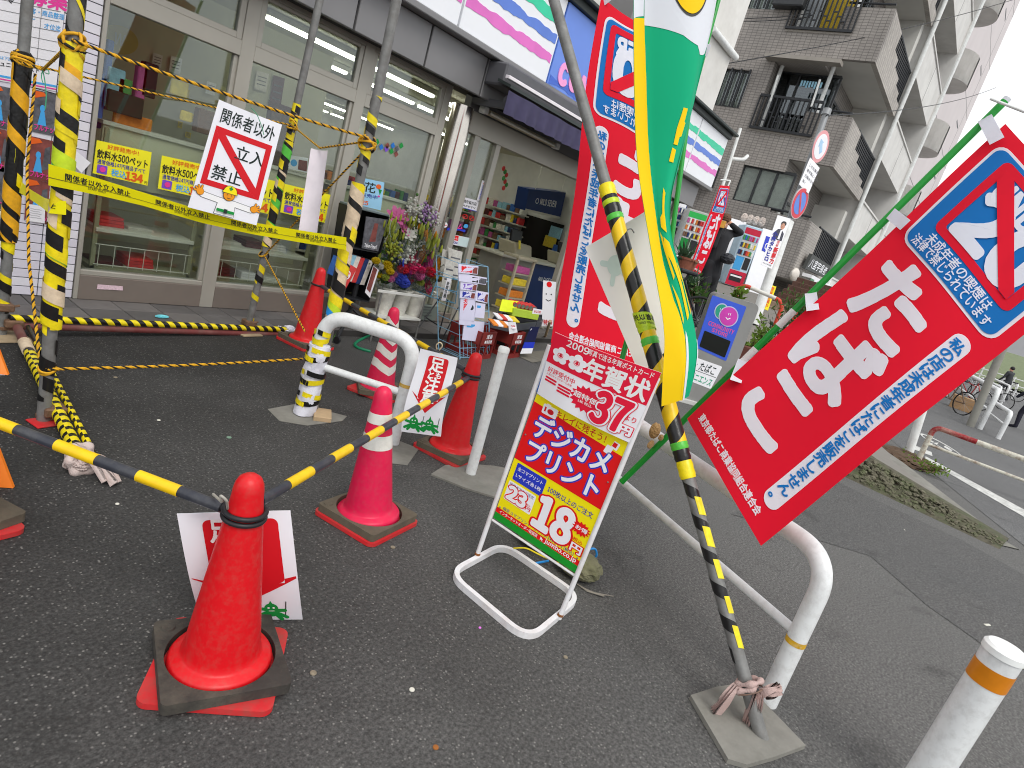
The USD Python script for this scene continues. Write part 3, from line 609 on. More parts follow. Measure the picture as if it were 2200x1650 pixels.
bar_y, bar_k = mat('bar_yellow', c(238, 196, 20), 0.35, 0.1, 12, dirt=c(140, 110, 40), dirt_amt=0.25, dscale=14), mat('bar_black', c(52, 54, 62), 0.35, 0.2, 12, dirt=c(110, 108, 104), dirt_amt=0.35, dscale=18)
def cone_bar(p, q, label, n, startblack=True, r=0.0185, za=0.565, zb=0.565, rings=(True, True)):
    p, q = np.asarray(p), np.asarray(q); t = Thing('cone_bar', label, 'barrier bar', (p+q)/2, group='striped bars between the cones')
    d = unit(q-p); P, Q = p+d*0.075, q-d*0.075
    for i in range(n):
        a_, b_ = P+(Q-P)*(i/n), P+(Q-P)*((i+1)/n); bl_ = (i % 2 == 0) == startblack
        t.part('black_segment' if bl_ else 'yellow_segment', rod(a_, b_, r-0.0008*bl_, 16), bar_k if bl_ else bar_y, smooth=40)
    for e, on, dd in ((p, rings[0], d), (q, rings[1], -d)):
        if on:
            an = np.linspace(0, 2*np.pi, 33); rr = 0.06
            t.part('ring', tube(np.c_[e[0]+rr*np.cos(an), e[1]+rr*np.sin(an), np.full(33, e[2])], 0.008, 10, False), black_plastic, smooth=True)
            t.part('socket', rod(e+dd*0.062, e+dd*0.13, r*0.72, 12), black_plastic, smooth=40)
    return t
rA, rD, rE = ringpt('A', 0.575), ringpt('D', 0.575), ringpt('E', 0.575)
pl = G(0, 905, 0.585); farL = rA+unit(pl-rA)*2.0
cone_bar(rA+[0, 0, -0.012], farL, 'yellow and black bar from the nearest cone out to the left edge', 13)
cone_bar(rA+[0, 0, 0.008], rD-[0, 0, 0.01], 'yellow and black bar between the nearest cone and the cone by the thin post', 15)
cone_bar(rD+[0, 0, 0.01], rE, 'yellow and black bar running back to the cone by the window', 15)
# ------------------------------------------------------------------ scaffold poles wound with tape
def pole_pts(base, top, zmax): b = G(*base); t = UP(b, *top); d = (t-b)/(t[2]-b[2]); return b, b+d*zmax, d
TC = dict(y=tape_y, k=tape_k, o=tape_o, g=tape_g, w=tape_w, b=tape_b, l=tape_lg, s=steel)
def wraps(t, b, d, z0, z1, seq, r, w_, pitch=0.17, seed=0):
    """tape wound on the slant: parallel bands of width w_, each one turn, laid one after the other"""
    rg = np.random.default_rng(seed); z = z0-pitch; i = 0
    while z < z1:
        k = seq[i % len(seq)]; ww = w_*rg.uniform(0.8, 1.25)
        if k != 's':
            st_ = rg.uniform(0, 1); a_, e_ = b+d*max(z0, 0.0), b+d*z1; L_ = np.linalg.norm(e_-a_); pp = pitch*rg.uniform(0.85, 1.15)
            t.part('tape_wrap', helix_band(a_, e_, r+0.0008*(i % 5)+0.0014, -pp, z-z0+pitch+pp*st_, ww*1.1, st_, st_+1.05, 18, w_*0.06, rg), TC[k], smooth=True)
        z += ww; i += 1
def scaffold(base, top, label, zmax=3.6, r=0.03):
    b, e, d = pole_pts(base, top, zmax); t = Thing('scaffold_pole', label, 'scaffold pole', b, group='scaffold poles around the works'); t.part('pipe', rod(b, e, r, 20), steel, smooth=40); return t, b, d
P1, b1, d1 = scaffold((2, 722), (59, 0), 'leftmost steel pole wound in orange and black tape')
P1.part('padding', rod(b1+d1*0.62, b1+d1*1.72, 0.043, 16), tape_k, smooth=40)
wraps(P1, b1, d1, 0.62, 1.72, 'okokokykokok', 0.0435, 0.085, 0.24, seed=1); wraps(P1, b1, d1, 0.16, 0.62, 'kyss', 0.031, 0.055, 0.10, seed=2)
P2, b2, d2 = scaffold((93, 905), (165, 0), 'front left steel pole wound thickly in yellow, black, white and green tape')
P2.part('padding', rod(b2+d2*0.52, b2+d2*1.80, 0.042, 16), tape_y, smooth=40)
wraps(P2, b2, d2, 0.50, 1.80, 'ykykwykgykywkglykykwyokybwkyk', 0.0425, 0.056, 0.13, seed=3); wraps(P2, b2, d2, 0.12, 0.52, 'yksskss', 0.031, 0.055, 0.10, seed=4); wraps(P2, b2, d2, 1.84, 2.2, 'ksyk', 0.031, 0.09, 0.3, seed=5)
P3, b3, d3 = scaffold((531, 716), (687, 0), 'steel pole standing against the shop window', zmax=4.2)
wraps(P3, b3, d3, 0.10, 0.80, 'yssssysssk', 0.031, 0.05, 0.11, seed=6); P3.part('padding', rod(b3+d3*0.80, b3+d3*1.68, 0.036, 16), tape_k, smooth=40)
wraps(P3, b3, d3, 0.80, 1.70, 'ykwgykygkygwkygk', 0.0365, 0.06, 0.12, seed=7); wraps(P3, b3, d3, 1.70, 2.0, 'kyky', 0.031, 0.06, 0.06, seed=8)
P4, b4, d4 = scaffold((672, 886), (852, 0), 'steel pole by the bent white guard pipe, taped in yellow, black and beige', zmax=4.2)
P4.part('padding', rod(b4+d4*0.66, b4+d4*1.55, 0.043, 16), tape_w, smooth=40)
wraps(P4, b4, d4, 0.64, 1.56, 'yblykwykwykwwkwy', 0.0435, 0.062, 0.15, seed=9); wraps(P4, b4, d4, 1.60, 2.08, 'sskysskys', 0.031, 0.045, 0.09, seed=10)
rust = mat('rusty_steel', c(120, 92, 72), 0.7, 0.4, 25, 0.3, 0.6, 80)
def clamp(t, at, s=0.05):
    t.part('clamp', cube(np.array(at)-[s, s, 0.025], np.array(at)+[s, s, 0.025], 0.008), rust); t.part('clamp_bolt', rod(np.array(at)+[s, 0, 0], np.array(at)+[s*1.7, 0, 0.01], 0.008, 8), rust); t.part('clamp_plate', cube(np.array(at)-[s*1.3, s*0.4, 0.05], np.array(at)+[s*0.2, s*0.9, -0.028], 0.004), rust)
clamp(P1, b1+d1*0.2); clamp(P1, b1+d1*0.1+[0.05, -0.02, 0]); clamp(P2, b2+[0.04, 0, 0.06]); clamp(P3, b3+[0, 0, 0.10])
ply = mat('plywood', c(172, 152, 122), 0.8, 0.25, 12, dirt=c(110, 96, 78), dirt_amt=0.5)
for n_, b_, w_, l_ in ((1, b1, 0.28, 'plywood pad under the leftmost pole'), (3, b3, 0.2, 'plywood pad under the pole by the window')):
    solo('base_board', obox(b_+[-w_/2, -w_/2-0.02, 0.002], (w_, 0.03, 0), (-0.03, w_, 0), (0, 0, 0.015), 0.003), ply, l_, 'board')
def pole_at(b, d, z): return b+d*z
# low pipes along the ground
lowA, lowB = OY(20, 683, b1[1]-0.03), OY(523, 704, b3[1]-0.04); lowC = lowB+unit(lowB-lowA)*0.5
lp = Thing('ground_pipe', 'striped yellow and black covered pipe lying along the shop apron', 'pipe', (lowA+lowC)/2)
lp.part('cover', rod(lowA, lowC, 0.023, 14), tape_k, smooth=40)
nn = 24; LL = np.linalg.norm(lowC-lowA)
for i in range(nn): lp.part('stripe', helix_band(lowA, lowC, 0.0242, 0.11, i*LL/nn, 0.048, 0.0, 1.0, 12), tape_y, smooth=True)
off = np.array([0, -0.01, -0.05]); lp2 = Thing('ground_pipe', 'rusty red pipe under the striped one along the apron', 'pipe', (lowA+lowC)/2+off)
lp2.part('pipe', rod(lowA+off, lowC+off, 0.022, 14), mat('red_lead_pipe', c(112, 52, 50), 0.65, 0.3, 9, dirt=c(110, 100, 92), dirt_amt=0.7, dscale=3), smooth=40)
dgA, dgB = OX(38, 705, b1[0]+0.06), G(172, 985, 0.05)
dp = Thing('ground_pipe', 'pipe running forward to the left, wound in black and yellow tape', 'pipe', (dgA+dgB)/2)
dp.part('pipe', rod(dgA, dgB, 0.026, 14), mat('red_lead_pipe', c(112, 52, 50), 0.65), smooth=40)
u_ = unit(dgB-dgA); LL = np.linalg.norm(dgB-dgA)
dp.part('cover', rod(dgA+u_*0.42, dgB, 0.029, 14), tape_k, smooth=40)
for i in range(17): dp.part('stripe', helix_band(dgA, dgB, 0.0305, 0.03, 0.45+i*(LL-0.5)/17, 0.045, 0.0, 1.0, 12), tape_y, smooth=True)
dp.part('paper_wrap', rod(dgA+u_*0.26, dgA+u_*0.42, 0.034, 14), tape_w, smooth=40)
of2 = np.array([0.055, 0, 0.01]); dp.part('cover_pipe', rod(dgA+of2, dgB+of2, 0.015, 10), tape_k, smooth=40)
for i in range(17): dp.part('stripe', helix_band(dgA+of2, dgB+of2, 0.0165, 0.03, 0.3+i*(LL-0.4)/17, 0.045, 0.0, 1.0, 10), tape_y, smooth=True)
towel = mat('dirty_towel', c(206, 190, 184), 0.95, 0.25, 14, bump=0.9, bscale=150, dirt=c(140, 110, 96), dirt_amt=0.5, dscale=14)
towel_w = mat('white_towel', c(226, 226, 236), 0.95, 0.12, 14, bump=0.9, bscale=150, dirt=c(160, 156, 160), dirt_amt=0.4, dscale=14)
def crumple(ctr, r, sq, seed, amp=0.35, fr_=3.0):
    m = trimesh.creation.icosphere(subdivisions=4); v = np.array(m.vertices); n = meshkit.fbm(v*fr_+seed*7.1, 4, seed); n = 1-np.abs(n-0.5)*4*amp
    return v*n[:, None]*np.asarray(sq)*r+np.asarray(ctr), np.array(m.faces)
solo('towel', cat_([crumple(lowC, 0.05, (1.5, 0.9, 0.9), 3), crumple(lowC-[0.1, 0, 0], 0.034, (1.6, 1, 1), 4)]), towel_w, 'white rag tied round the right end of the low striped pipe', 'towel', smooth=60)
# ------------------------------------------------------------------ long leaning pipe on the right
pb = G(1638, 1592); pt = D(1190, 0, 3.15); pu = pt-pb; ptop = pt+pu*0.25
P5 = Thing('leaning_pipe', 'long grey steel pipe leaning across the middle, lower half in yellow and black cover', 'scaffold pole', pb)
P5.part('pipe', rod(pb, ptop, 0.027, 24), steel, smooth=40)
def p5(f): return pb+pu*f
ca, cb = p5(0.345), p5(0.665)
P5.part('cover', rod(ca, cb, 0.036, 24), tape_k, smooth=40)
_L = np.linalg.norm(cb-ca)
P5.part('cover_stripe', helix_band(ca, cb, 0.0368, 0.172, -0.10, 0.082, 0.0, (_L+0.1)/0.172, 22), bar_y, smooth=True)
for f0, f1, k_, r_ in ((0.655, 0.685, 'k', 0.038), (0.683, 0.70, 'y', 0.039), (0.67, 0.678, 'l', 0.0395), (0.648, 0.656, 'g', 0.039), (0.30, 0.322, 'y', 0.034), (0.322, 0.338, 'k', 0.035), (0.336, 0.346, 'g', 0.037), (0.49, 0.51, 'l', 0.039), (0.472, 0.482, 'g', 0.039)):
    P5.part('tape_wrap', tube(lerp(p5(f0), p5(f1), 5), r_*(1+0.06*np.array([-1, 0.6, -0.4, 0.7, -1])), 18, False), TC[k_], smooth=True)
la, lb2 = p5(0.085), p5(0.31); _L = np.linalg.norm(lb2-la)
P5.part('tape_wrap', helix_band(la, lb2, 0.0284, -0.135, 0.0, 0.058, 0.0, -_L/0.135, 20), tape_k, smooth=True)
_A = unit(np.cross(unit(lb2-la), [0.3, 1, 0.1])); _B = np.cross(unit(lb2-la), _A); _v = EYE-la; _ph = math.atan2(_v @ _B, _v @ _A)/(2*np.pi); _rt = np.cross(FW, unit(lb2-la)); _sg = 1.0 if (np.cos(2*np.pi*(_ph+0.1))*_A+np.sin(2*np.pi*(_ph+0.1))*_B) @ np.cross(FW, [0, 0, 1]) > 0 else -1.0
for i in range(int(_L/0.135)):
    rj = np.random.default_rng(50+i).uniform(-1, 1, 3); m0 = _ph+_sg*(0.03+0.025*rj[0]); P5.part('tape_wrap', helix_band(la, lb2, 0.0294, -0.06-0.03*rj[1], 0.135*(i+((-_ph) % 1.0))-0.045+0.012*rj[2], 0.075+0.018*rj[1], m0, m0+_sg*0.24, 30), tape_y, smooth=True)
def rag_tail(pts, w0, w1, seed, thick=0.006):
    """a hanging end of cloth: a strip with lengthwise folds"""
    P = fillet(pts, 0.05, 6); n_ = 26; L = np.r_[0, np.cumsum(np.linalg.norm(np.diff(P, axis=0), axis=1))]; s = np.linspace(0, L[-1], n_); P = np.stack([np.interp(s, L, P[:, k]) for k in range(3)], 1); p_, t_, A_, B_ = frames(P); m_ = 11; V = []
    for sg in (1, -1):
        for j in range(m_):
            x_ = (j/(m_-1)-0.5); w_ = w0+(w1-w0)*(s/L[-1]); fold = 0.016*np.sin(j*2.1+seed+s*9)+0.010*np.sin(j*3.7+seed*2+s*23); V.append(p_+A_*(x_*w_)[:, None]+B_*(fold+sg*thick/2)[:, None])
    V = np.array(V).reshape(2, m_, n_, 3); L_ = []
    i, j = np.meshgrid(np.arange(m_-1), np.arange(n_-1), indexing='ij'); f = np.stack([i*n_+j, (i+1)*n_+j, (i+1)*n_+j+1, i*n_+j+1], -1).reshape(-1, 4)
    L_ = [arr((V[0].reshape(-1, 3), f)), arr((V[1].reshape(-1, 3), f[:, ::-1]))]; return cat_(L_)
def rag_ring(ctr, ax, r, w_, seed):
    ax = unit(ax); a = unit(np.cross(ax, [0.3, 1, 0])); b = np.cross(ax, a); an = np.linspace(0, 2*np.pi, 49); P = ctr+r*(np.cos(an)[:, None]*a+np.sin(an)[:, None]*b); return tube(P, w_*(1+0.35*np.sin(an*5+seed)), 10, False)
pink_rag = mat('pink_rag', c(196, 170, 164), 0.95, 0.3, 14, bump=0.9, bscale=150, dirt=c(130, 96, 86), dirt_amt=0.5, dscale=14)
kn = pb+pu*0.055; rg_ = Thing('rag', 'grubby pink rag tied round the foot of the leaning pipe', 'rag', kn)
rg_.part('loop', rag_ring(kn+[0.0, 0.015, 0.0], pu, 0.042, 0.013, 1), pink_rag, smooth=True); rg_.part('loop', rag_ring(kn+[0.01, 0.01, 0.025], pu+np.array([0.3, 0, 0]), 0.046, 0.011, 4), pink_rag, smooth=True)
cR = unit(np.cross(FW, [0, 0, 1])); toE = unit(EYE-kn)
for k_, (o, e, w_) in enumerate(((-0.045, (-0.085, -0.14), 0.055), (0.05, (0.075, -0.15), 0.05), (0.03, (0.045, -0.17), 0.04), (0.06, (0.11, 0.05), 0.045))):
    a_ = kn+cR*o+toE*0.03; rg_.part('tail', rag_tail([a_, a_+cR*(e[0]-o)*0.45+np.array([0, 0, e[1]*0.35])+toE*0.02, kn+cR*e[0]+np.array([0, 0, e[1]])+toE*0.02], w_*0.4, w_*0.75, k_), pink_rag, smooth=True)
rg_.part('wire', rag_ring(kn+[0, 0, 0.0], pu, 0.058, 0.0025, 0), rustm0 := mat('old_wire', c(120, 96, 84), 0.7))
tq = dgB+u_*0.01; tt = Thing('towel', 'dirty white towel tied round the end of the taped ground pipe', 'towel', tq*[1, 1, 0])
for k_, (r_, z_, a_) in enumerate(((0.045, 0.02, 0.0), (0.05, 0.035, 0.5), (0.042, 0.0, -0.4))): tt.part('loop', rag_ring(tq+[0, 0, z_-0.02]-u_*0.03*(k_-1), u_+np.array([a_, 0, 0.3]), r_, 0.02, k_), towel, smooth=True)
tt.part('knot', crumple(tq+u_*0.03+[0, 0, -0.005], 0.045, (1, 1, 0.8), 5, 0.45, 2.5), towel, smooth=50)
for k_, (e, w_) in enumerate(((0.12, 0.06), (0.16, 0.05), (-0.07, 0.05))): tt.part('tail', rag_tail([tq+[0, 0, 0.03], tq+cR*e*0.55+[0, 0, 0.035]+u_*0.05, tq+cR*e+[0, 0, -0.03]+u_*0.07], w_*0.7, w_, k_+3), towel, smooth=True)
solo('base_plate', obox(b2+[-0.05, -0.09, 0.002], (0.11, 0.02, 0), (-0.02, 0.11, 0), (0, 0, 0.008), 0.002), red_base, 'red steel plate under the front left pole', 'plate')
# ------------------------------------------------------------------ ropes, twisted yellow and black
rope_y, rope_k = mat('rope_yellow', c(214, 160, 26), 0.7, 0.2, 40), mat('rope_black', c(32, 29, 26), 0.8, 0.2, 40)
def rope(pts, label, r=0.006, sag=0.0, n=None, loc=None):
    P = [np.asarray(p, float) for p in pts]; L = sum(np.linalg.norm(b-a) for a, b in zip(P[:-1], P[1:])); n = n or int(L/0.007)
    cum = np.r_[0, np.cumsum([np.linalg.norm(b-a) for a, b in zip(P[:-1], P[1:])])]; s = np.linspace(0, cum[-1], n)
    Q = np.stack([np.interp(s, cum, np.array(P)[:, k]) for k in range(3)], 1); Q[:, 2] -= sag*4*(s/cum[-1])*(1-s/cum[-1])
    p, t, A, B = frames(Q); ph = s/(r*7.5)*2*np.pi; T = Thing('rope', label, 'rope', Q[n//2])
    for k, m_ in enumerate((rope_y, rope_y, rope_k)):
        a_ = ph+k*2.094; T.part('yellow_strand' if k < 2 else 'black_strand', tube(p+0.55*r*(np.cos(a_)[:, None]*A+np.sin(a_)[:, None]*B), 0.62*r, 5), m_, smooth=True)
    return T
def knot(T, at, r, seed, k=5):
    rg = np.random.default_rng(seed)
    for i in range(k):
        n = unit(rg.normal(size=3)*[0.5, 0.5, 1]); a = unit(np.cross(n, [1, 0.2, 0.1])); b = np.cross(n, a); an = np.linspace(0, 2*np.pi, 22)
        T.part('knot_loop', tube(np.asarray(at)+n*rg.uniform(-0.02, 0.02)+r*(np.cos(an)[:, None]*a+np.sin(an)[:, None]*b), 0.007, 6, False), (rope_y, rope_k)[i % 3 == 2], smooth=True)
def on_pole(b, d, px, py):
    """the point of a pole at a photo row"""
    zs = np.linspace(0.05, 2.9, 600); P = b+zs[:, None]*d; q = P-EYE; yy = (q @ DN)/(q @ FW)*FPX+825
    return P[np.argmin(np.abs(yy-py))]
def to_cam(P, k): return P+unit(EYE-P)*k
kP2, kP4 = to_cam(on_pole(b2, d2, 0, 88), 0.055), to_cam(on_pole(b4, d4, 0, 297), 0.05)
R1 = rope([kP2, kP4], 'upper twisted rope from the front left pole to the pole by the guard pipe', 0.0075, 0.015); knot(R1, on_pole(b4, d4, 0, 310), 0.052, 1); knot(R1, on_pole(b2, d2, 0, 92), 0.048, 2)
kP1, kP3 = to_cam(on_pole(b1, d1, 0, 135), 0.05), to_cam(on_pole(b3, d3, 0, 270), 0.04)
R2 = rope([kP1, kP3, D(687, 318, depth(on_pole(b4, d4, 0, 300))+0.5), on_pole(b4, d4, 0, 304)], 'rope slung from the leftmost pole past the window pole, sagging with a paper strip', 0.006, 0.0); knot(R2, on_pole(b1, d1, 0, 128), 0.052, 3, 8); knot(R2, kP3, 0.042, 4, 3)
k5 = on_pole(b3, d3, 0, 548); R3 = rope([to_cam(on_pole(b4, d4, 0, 318), 0.05), to_cam(k5, 0.04), D(655, 712, depth(b4)-0.06)], 'slanting rope from the pole by the guard pipe down to the window pole', 0.006, 0.0); knot(R3, k5, 0.036, 5, 3)
k6 = to_cam(on_pole(b2, d2, 0, 793), 0.035); R4 = rope([on_pole(b1, d1, 0, 150)+[0.05, -0.05, 0], D(58, 360, 3.75), D(62, 560, 3.5), D(85, 770, 3.2), k6], 'rope hanging down between the two left poles', 0.0075, 0.0)
R5 = rope([k6, D(650, 771, depth(b4)-0.08)], 'low rope stretched across the dark asphalt to the guard pipe', 0.0075, 0.01); knot(R5, on_pole(b2, d2, 0, 793), 0.035, 6, 3)
R6 = rope([kP1, D(92, 150, 3.6), kP2], 'short slack rope between the tops of the two left poles', 0.0075, 0.0)
green_str = mat('green_string', c(60, 150, 110), 0.6)
solo('string', cat_([tube(fillet([D(92, 152, 3.58), D(96, 170, 3.57), D(100, 205, 3.57), D(97, 235, 3.57)], 0.03), 0.003, 6), tube(fillet([D(92, 150, 3.57), D(88, 165, 3.57), D(93, 180, 3.57)], 0.02), 0.0025, 6), tube(fillet([D(94, 150, 3.57), D(104, 150, 3.57), D(106, 160, 3.57), D(96, 156, 3.57)], 0.01), 0.0025, 6)]), green_str, 'thin green string tied on the slack rope at the left', 'string')
# ------------------------------------------------------------------ caution tape
TD = lambda px: (depth(b2)+0.0)+0
def tplane(px, py, k=0.0):
    A_, B_ = b2.copy(), b4.copy(); n = unit(np.cross(B_-A_, [0, 0, 1])); n = n*np.sign((EYE-A_) @ n); d_ = ray(px, py); P0 = A_+n*k
    return EYE+d_*(((P0-EYE) @ n)/(d_ @ n))
tx = np.array([104, 200, 300, 430, 540, 640, 744.]); tyt = np.array([352, 380, 411, 451, 477, 494, 510.]); tyb = np.array([398, 417, 440, 478, 503, 520, 537.])
Pt = np.array([tplane(x, y, 0.06) for x, y in zip(tx, tyt)]); Pb = np.array([tplane(x, y, 0.055) for x, y in zip(tx, tyb)])
def ribbon_fn(Pt, Pb):
    s = np.linspace(0, 1, len(Pt)); cum = np.r_[0, np.cumsum(np.linalg.norm(np.diff(Pt, axis=0), axis=1))]; cum /= cum[-1]
    def fn(u, v):
        T_ = np.stack([np.interp(u, cum, Pt[:, k]) for k in range(3)], 1); B_ = np.stack([np.interp(u, cum, Pb[:, k]) for k in range(3)], 1); v = np.asarray(v)[:, None]
        return B_*(1-v)+T_*v
    return fn, np.linalg.norm(np.diff(Pt, axis=0), axis=1).sum()
tape_film = cloth('tape_film', c(244, 236, 10), 0.35)
k_ink = ink('black', c(28, 28, 30)); r_ink = ink('red', c(206, 22, 34)); w_ink = ink('white', c(238, 238, 236)); b_ink = ink('blue', c(30, 110, 190)); db_ink = ink('dark_blue', c(24, 40, 150)); y_ink = ink('yellow', c(244, 226, 20)); g_ink = ink('green', c(20, 140, 60)); dg_ink = ink('sign_black', c(34, 46, 44))
fn, LT = ribbon_fn(Pt, Pb)
CT = Thing('caution_tape', 'yellow keep-out tape printed in black, stretched between the taped poles', 'tape', Pt[3])
S = Sheet(CT, fn, LT, 0.075, fine=0.12, lift=0.0015); S.base('film', tape_film, 0.0006)
x = 0.06
while x < LT-0.1:
    S.put('lettering', text('関係者以外立入禁止', 0.03, x, 0.034, 0.018), k_ink, 1); S.put('lettering', text('STAFF ONLY', 0.013, x+0.09, 0.016, 0.01), k_ink, 1); x += 0.38
S.put('printed_line', sbox(0, 0.0275, LT, 0.0295), k_ink, 1)
q1 = on_pole(b1, d1, 0, 330); q2 = on_pole(b2, d2, 0, 455)
Pt2 = np.array([to_cam(q1, 0.05)+[0, 0, 0.03], D(40, 385, 3.85), D(62, 405, 3.7), D(95, 425, 3.5), D(118, 432, depth(q2)-0.052), D(142, 432, depth(q2)-0.05)]); Pb2 = np.array([to_cam(q1, 0.05)-[0, 0, 0.045], D(35, 410, 3.85), D(60, 425, 3.7), D(92, 447, 3.5), D(104, 458, depth(q2)-0.052), D(142, 462, depth(q2)-0.05)])
fn2, L2 = ribbon_fn(Pt2, Pb2); CT2 = Thing('caution_tape', 'short crumpled keep-out tape between the two left poles', 'tape', Pt2[2]); S = Sheet(CT2, fn2, L2, 0.075, fine=0.06, lift=0.0015); S.base('film', tape_film, 0.0006); S.put('lettering', text('立入禁止', 0.034, L2-0.17, 0.03, 0.02), k_ink)
CT3 = Thing('caution_tape', 'yellow keep-out tape wound once round the leaning pipe', 'tape', p5(0.5)); cc = p5(0.505); uu = unit(pu); aa = unit(np.cross(uu, EYE-cc)); bb = np.cross(aa, uu); bb *= np.sign(bb @ (EYE-cc))
fn3 = lambda u, v: cc+0.041*(np.sin((u-0.5)*2*np.pi)[:, None]*aa*-1+np.cos((u-0.5)*2*np.pi)[:, None]*bb)+((v-0.5)*0.07+(u-0.5)*0.06)[:, None]*uu
S = Sheet(CT3, fn3, 0.26, 0.07, fine=0.02, lift=0.001); S.base('film', tape_lg, 0.0006)
S.put('lettering', text('関係者以外立入', 0.03, 0.03, 0.034, 0.02), k_ink); S.put('lettering', text('STAFF ONLY', 0.014, 0.08, 0.014, 0.01), k_ink)
# ------------------------------------------------------------------ keep-out board hanging on the rope
KB = Thing('warning_sign', 'white keep-out board with red crossed square and helmeted worker, hanging from the rope', 'sign', tplane(505, 350, 0.1))
kd0 = 0.075
cor = [tplane(471, 214, kd0), tplane(606, 268, kd0), tplane(551, 484, kd0+0.02), tplane(404, 445, kd0+0.05)]
S = Sheet(KB, quad(*cor, bend=-0.012), 0.32, 0.52, fine=0.06, lift=0.0012); board_w = mat('board_white', c(232, 232, 238), 0.4, 0.03, 4)
S.base('board', board_w, 0.003)
S.put('lettering', text('関係者以外', 0.075, 0.025, 0.432, 0.012, width=0.275), dg_ink)
outer = sbox(0.02, 0.125, 0.30, 0.405); inner = sbox(0.047, 0.152, 0.273, 0.378); slash = Polygon([(0.047, 0.378), (0.047, 0.352), (0.247, 0.152), (0.273, 0.152), (0.273, 0.178), (0.073, 0.378)])
S.put('red_square', unary_union([outer.difference(inner), slash.intersection(inner)]), r_ink)
S.put('lettering', text('立入', 0.074, 0.135, 0.292, 0.012), dg_ink); S.put('lettering', text('禁止', 0.074, 0.055, 0.170, 0.012), dg_ink)
skin = ink('print_orange', c(232, 150, 30)); wk = ink('worker_white', c(236, 236, 236))
def outl(s_, w_=0.0022): return s_.buffer(w_)
body_ = unary_union([Polygon([(0.115, 0.005), (0.205, 0.005), (0.198, 0.085), (0.122, 0.085)]), LineString([(0.125, 0.072), (0.045, 0.078)]).buffer(0.013), LineString([(0.195, 0.072), (0.275, 0.066)]).buffer(0.013)])
S.put('worker_outline', outl(body_), dg_ink, 1); S.put('worker_body', body_, wk, 2)
hands = unary_union([Point(0.03, 0.088).buffer(0.016), Point(0.288, 0.074).buffer(0.016)]+[LineString([(0.03, 0.088), (0.03-0.028*math.cos(a), 0.088+0.028*math.sin(a))]).buffer(0.004) for a in (0.1, 0.6, 1.1, 1.7)]+[LineString([(0.288, 0.074), (0.288+0.028*math.cos(a), 0.074+0.028*math.sin(a))]).buffer(0.004) for a in (-0.2, 0.3, 0.8, 1.4)])
S.put('hand_outline', outl(hands, 0.0018), dg_ink, 3); S.put('hands', hands, skin, 4)
head = Point(0.16, 0.108).buffer(0.026); S.put('head_outline', outl(head), dg_ink, 5); S.put('head', head, skin, 6)
helm = unary_union([Point(0.16, 0.122).buffer(0.031).intersection(sbox(0.1, 0.122, 0.22, 0.2)), sbox(0.126, 0.117, 0.194, 0.124)]); S.put('helmet_outline', outl(helm), dg_ink, 7); S.put('helmet', helm, y_ink, 8); S.put('helmet_cross', unary_union([sbox(0.156, 0.132, 0.164, 0.150), sbox(0.151, 0.137, 0.169, 0.145)]), g_ink, 9)
S.put('face_marks', unary_union([sbox(0.148, 0.107, 0.153, 0.110), sbox(0.167, 0.107, 0.172, 0.110), sbox(0.152, 0.092, 0.168, 0.0945)]), dg_ink, 9); S.put('belt', sbox(0.118, 0.02, 0.202, 0.034), g_ink, 9)
S.put('belt_buckle', sbox(0.152, 0.016, 0.168, 0.038), dg_ink, 10)
KB.part('string', tube(fillet([tplane(540, 232, 0.07), tplane(552, 245, 0.1), tplane(562, 270, 0.1), tplane(567, 290, 0.1)], 0.04), 0.002, 6), green_str)
# white paper strip on the sagging rope, rod tied by the window pole
dd_ = depth(on_pole(b4, d4, 0, 300))+0.5
ps = Thing('paper_strip', 'blank white paper strip hanging from the sagging rope before the window', 'paper', D(672, 410, dd_)); S = Sheet(ps, quad(D(668, 318, dd_), D(704, 323, dd_), D(680, 507, dd_-0.03), D(641, 499, dd_-0.03), bend=-0.02), 0.14, 0.7, fine=0.07); S.base('paper', mat('paper_strip', c(214, 206, 212), 0.7), 0.0008)
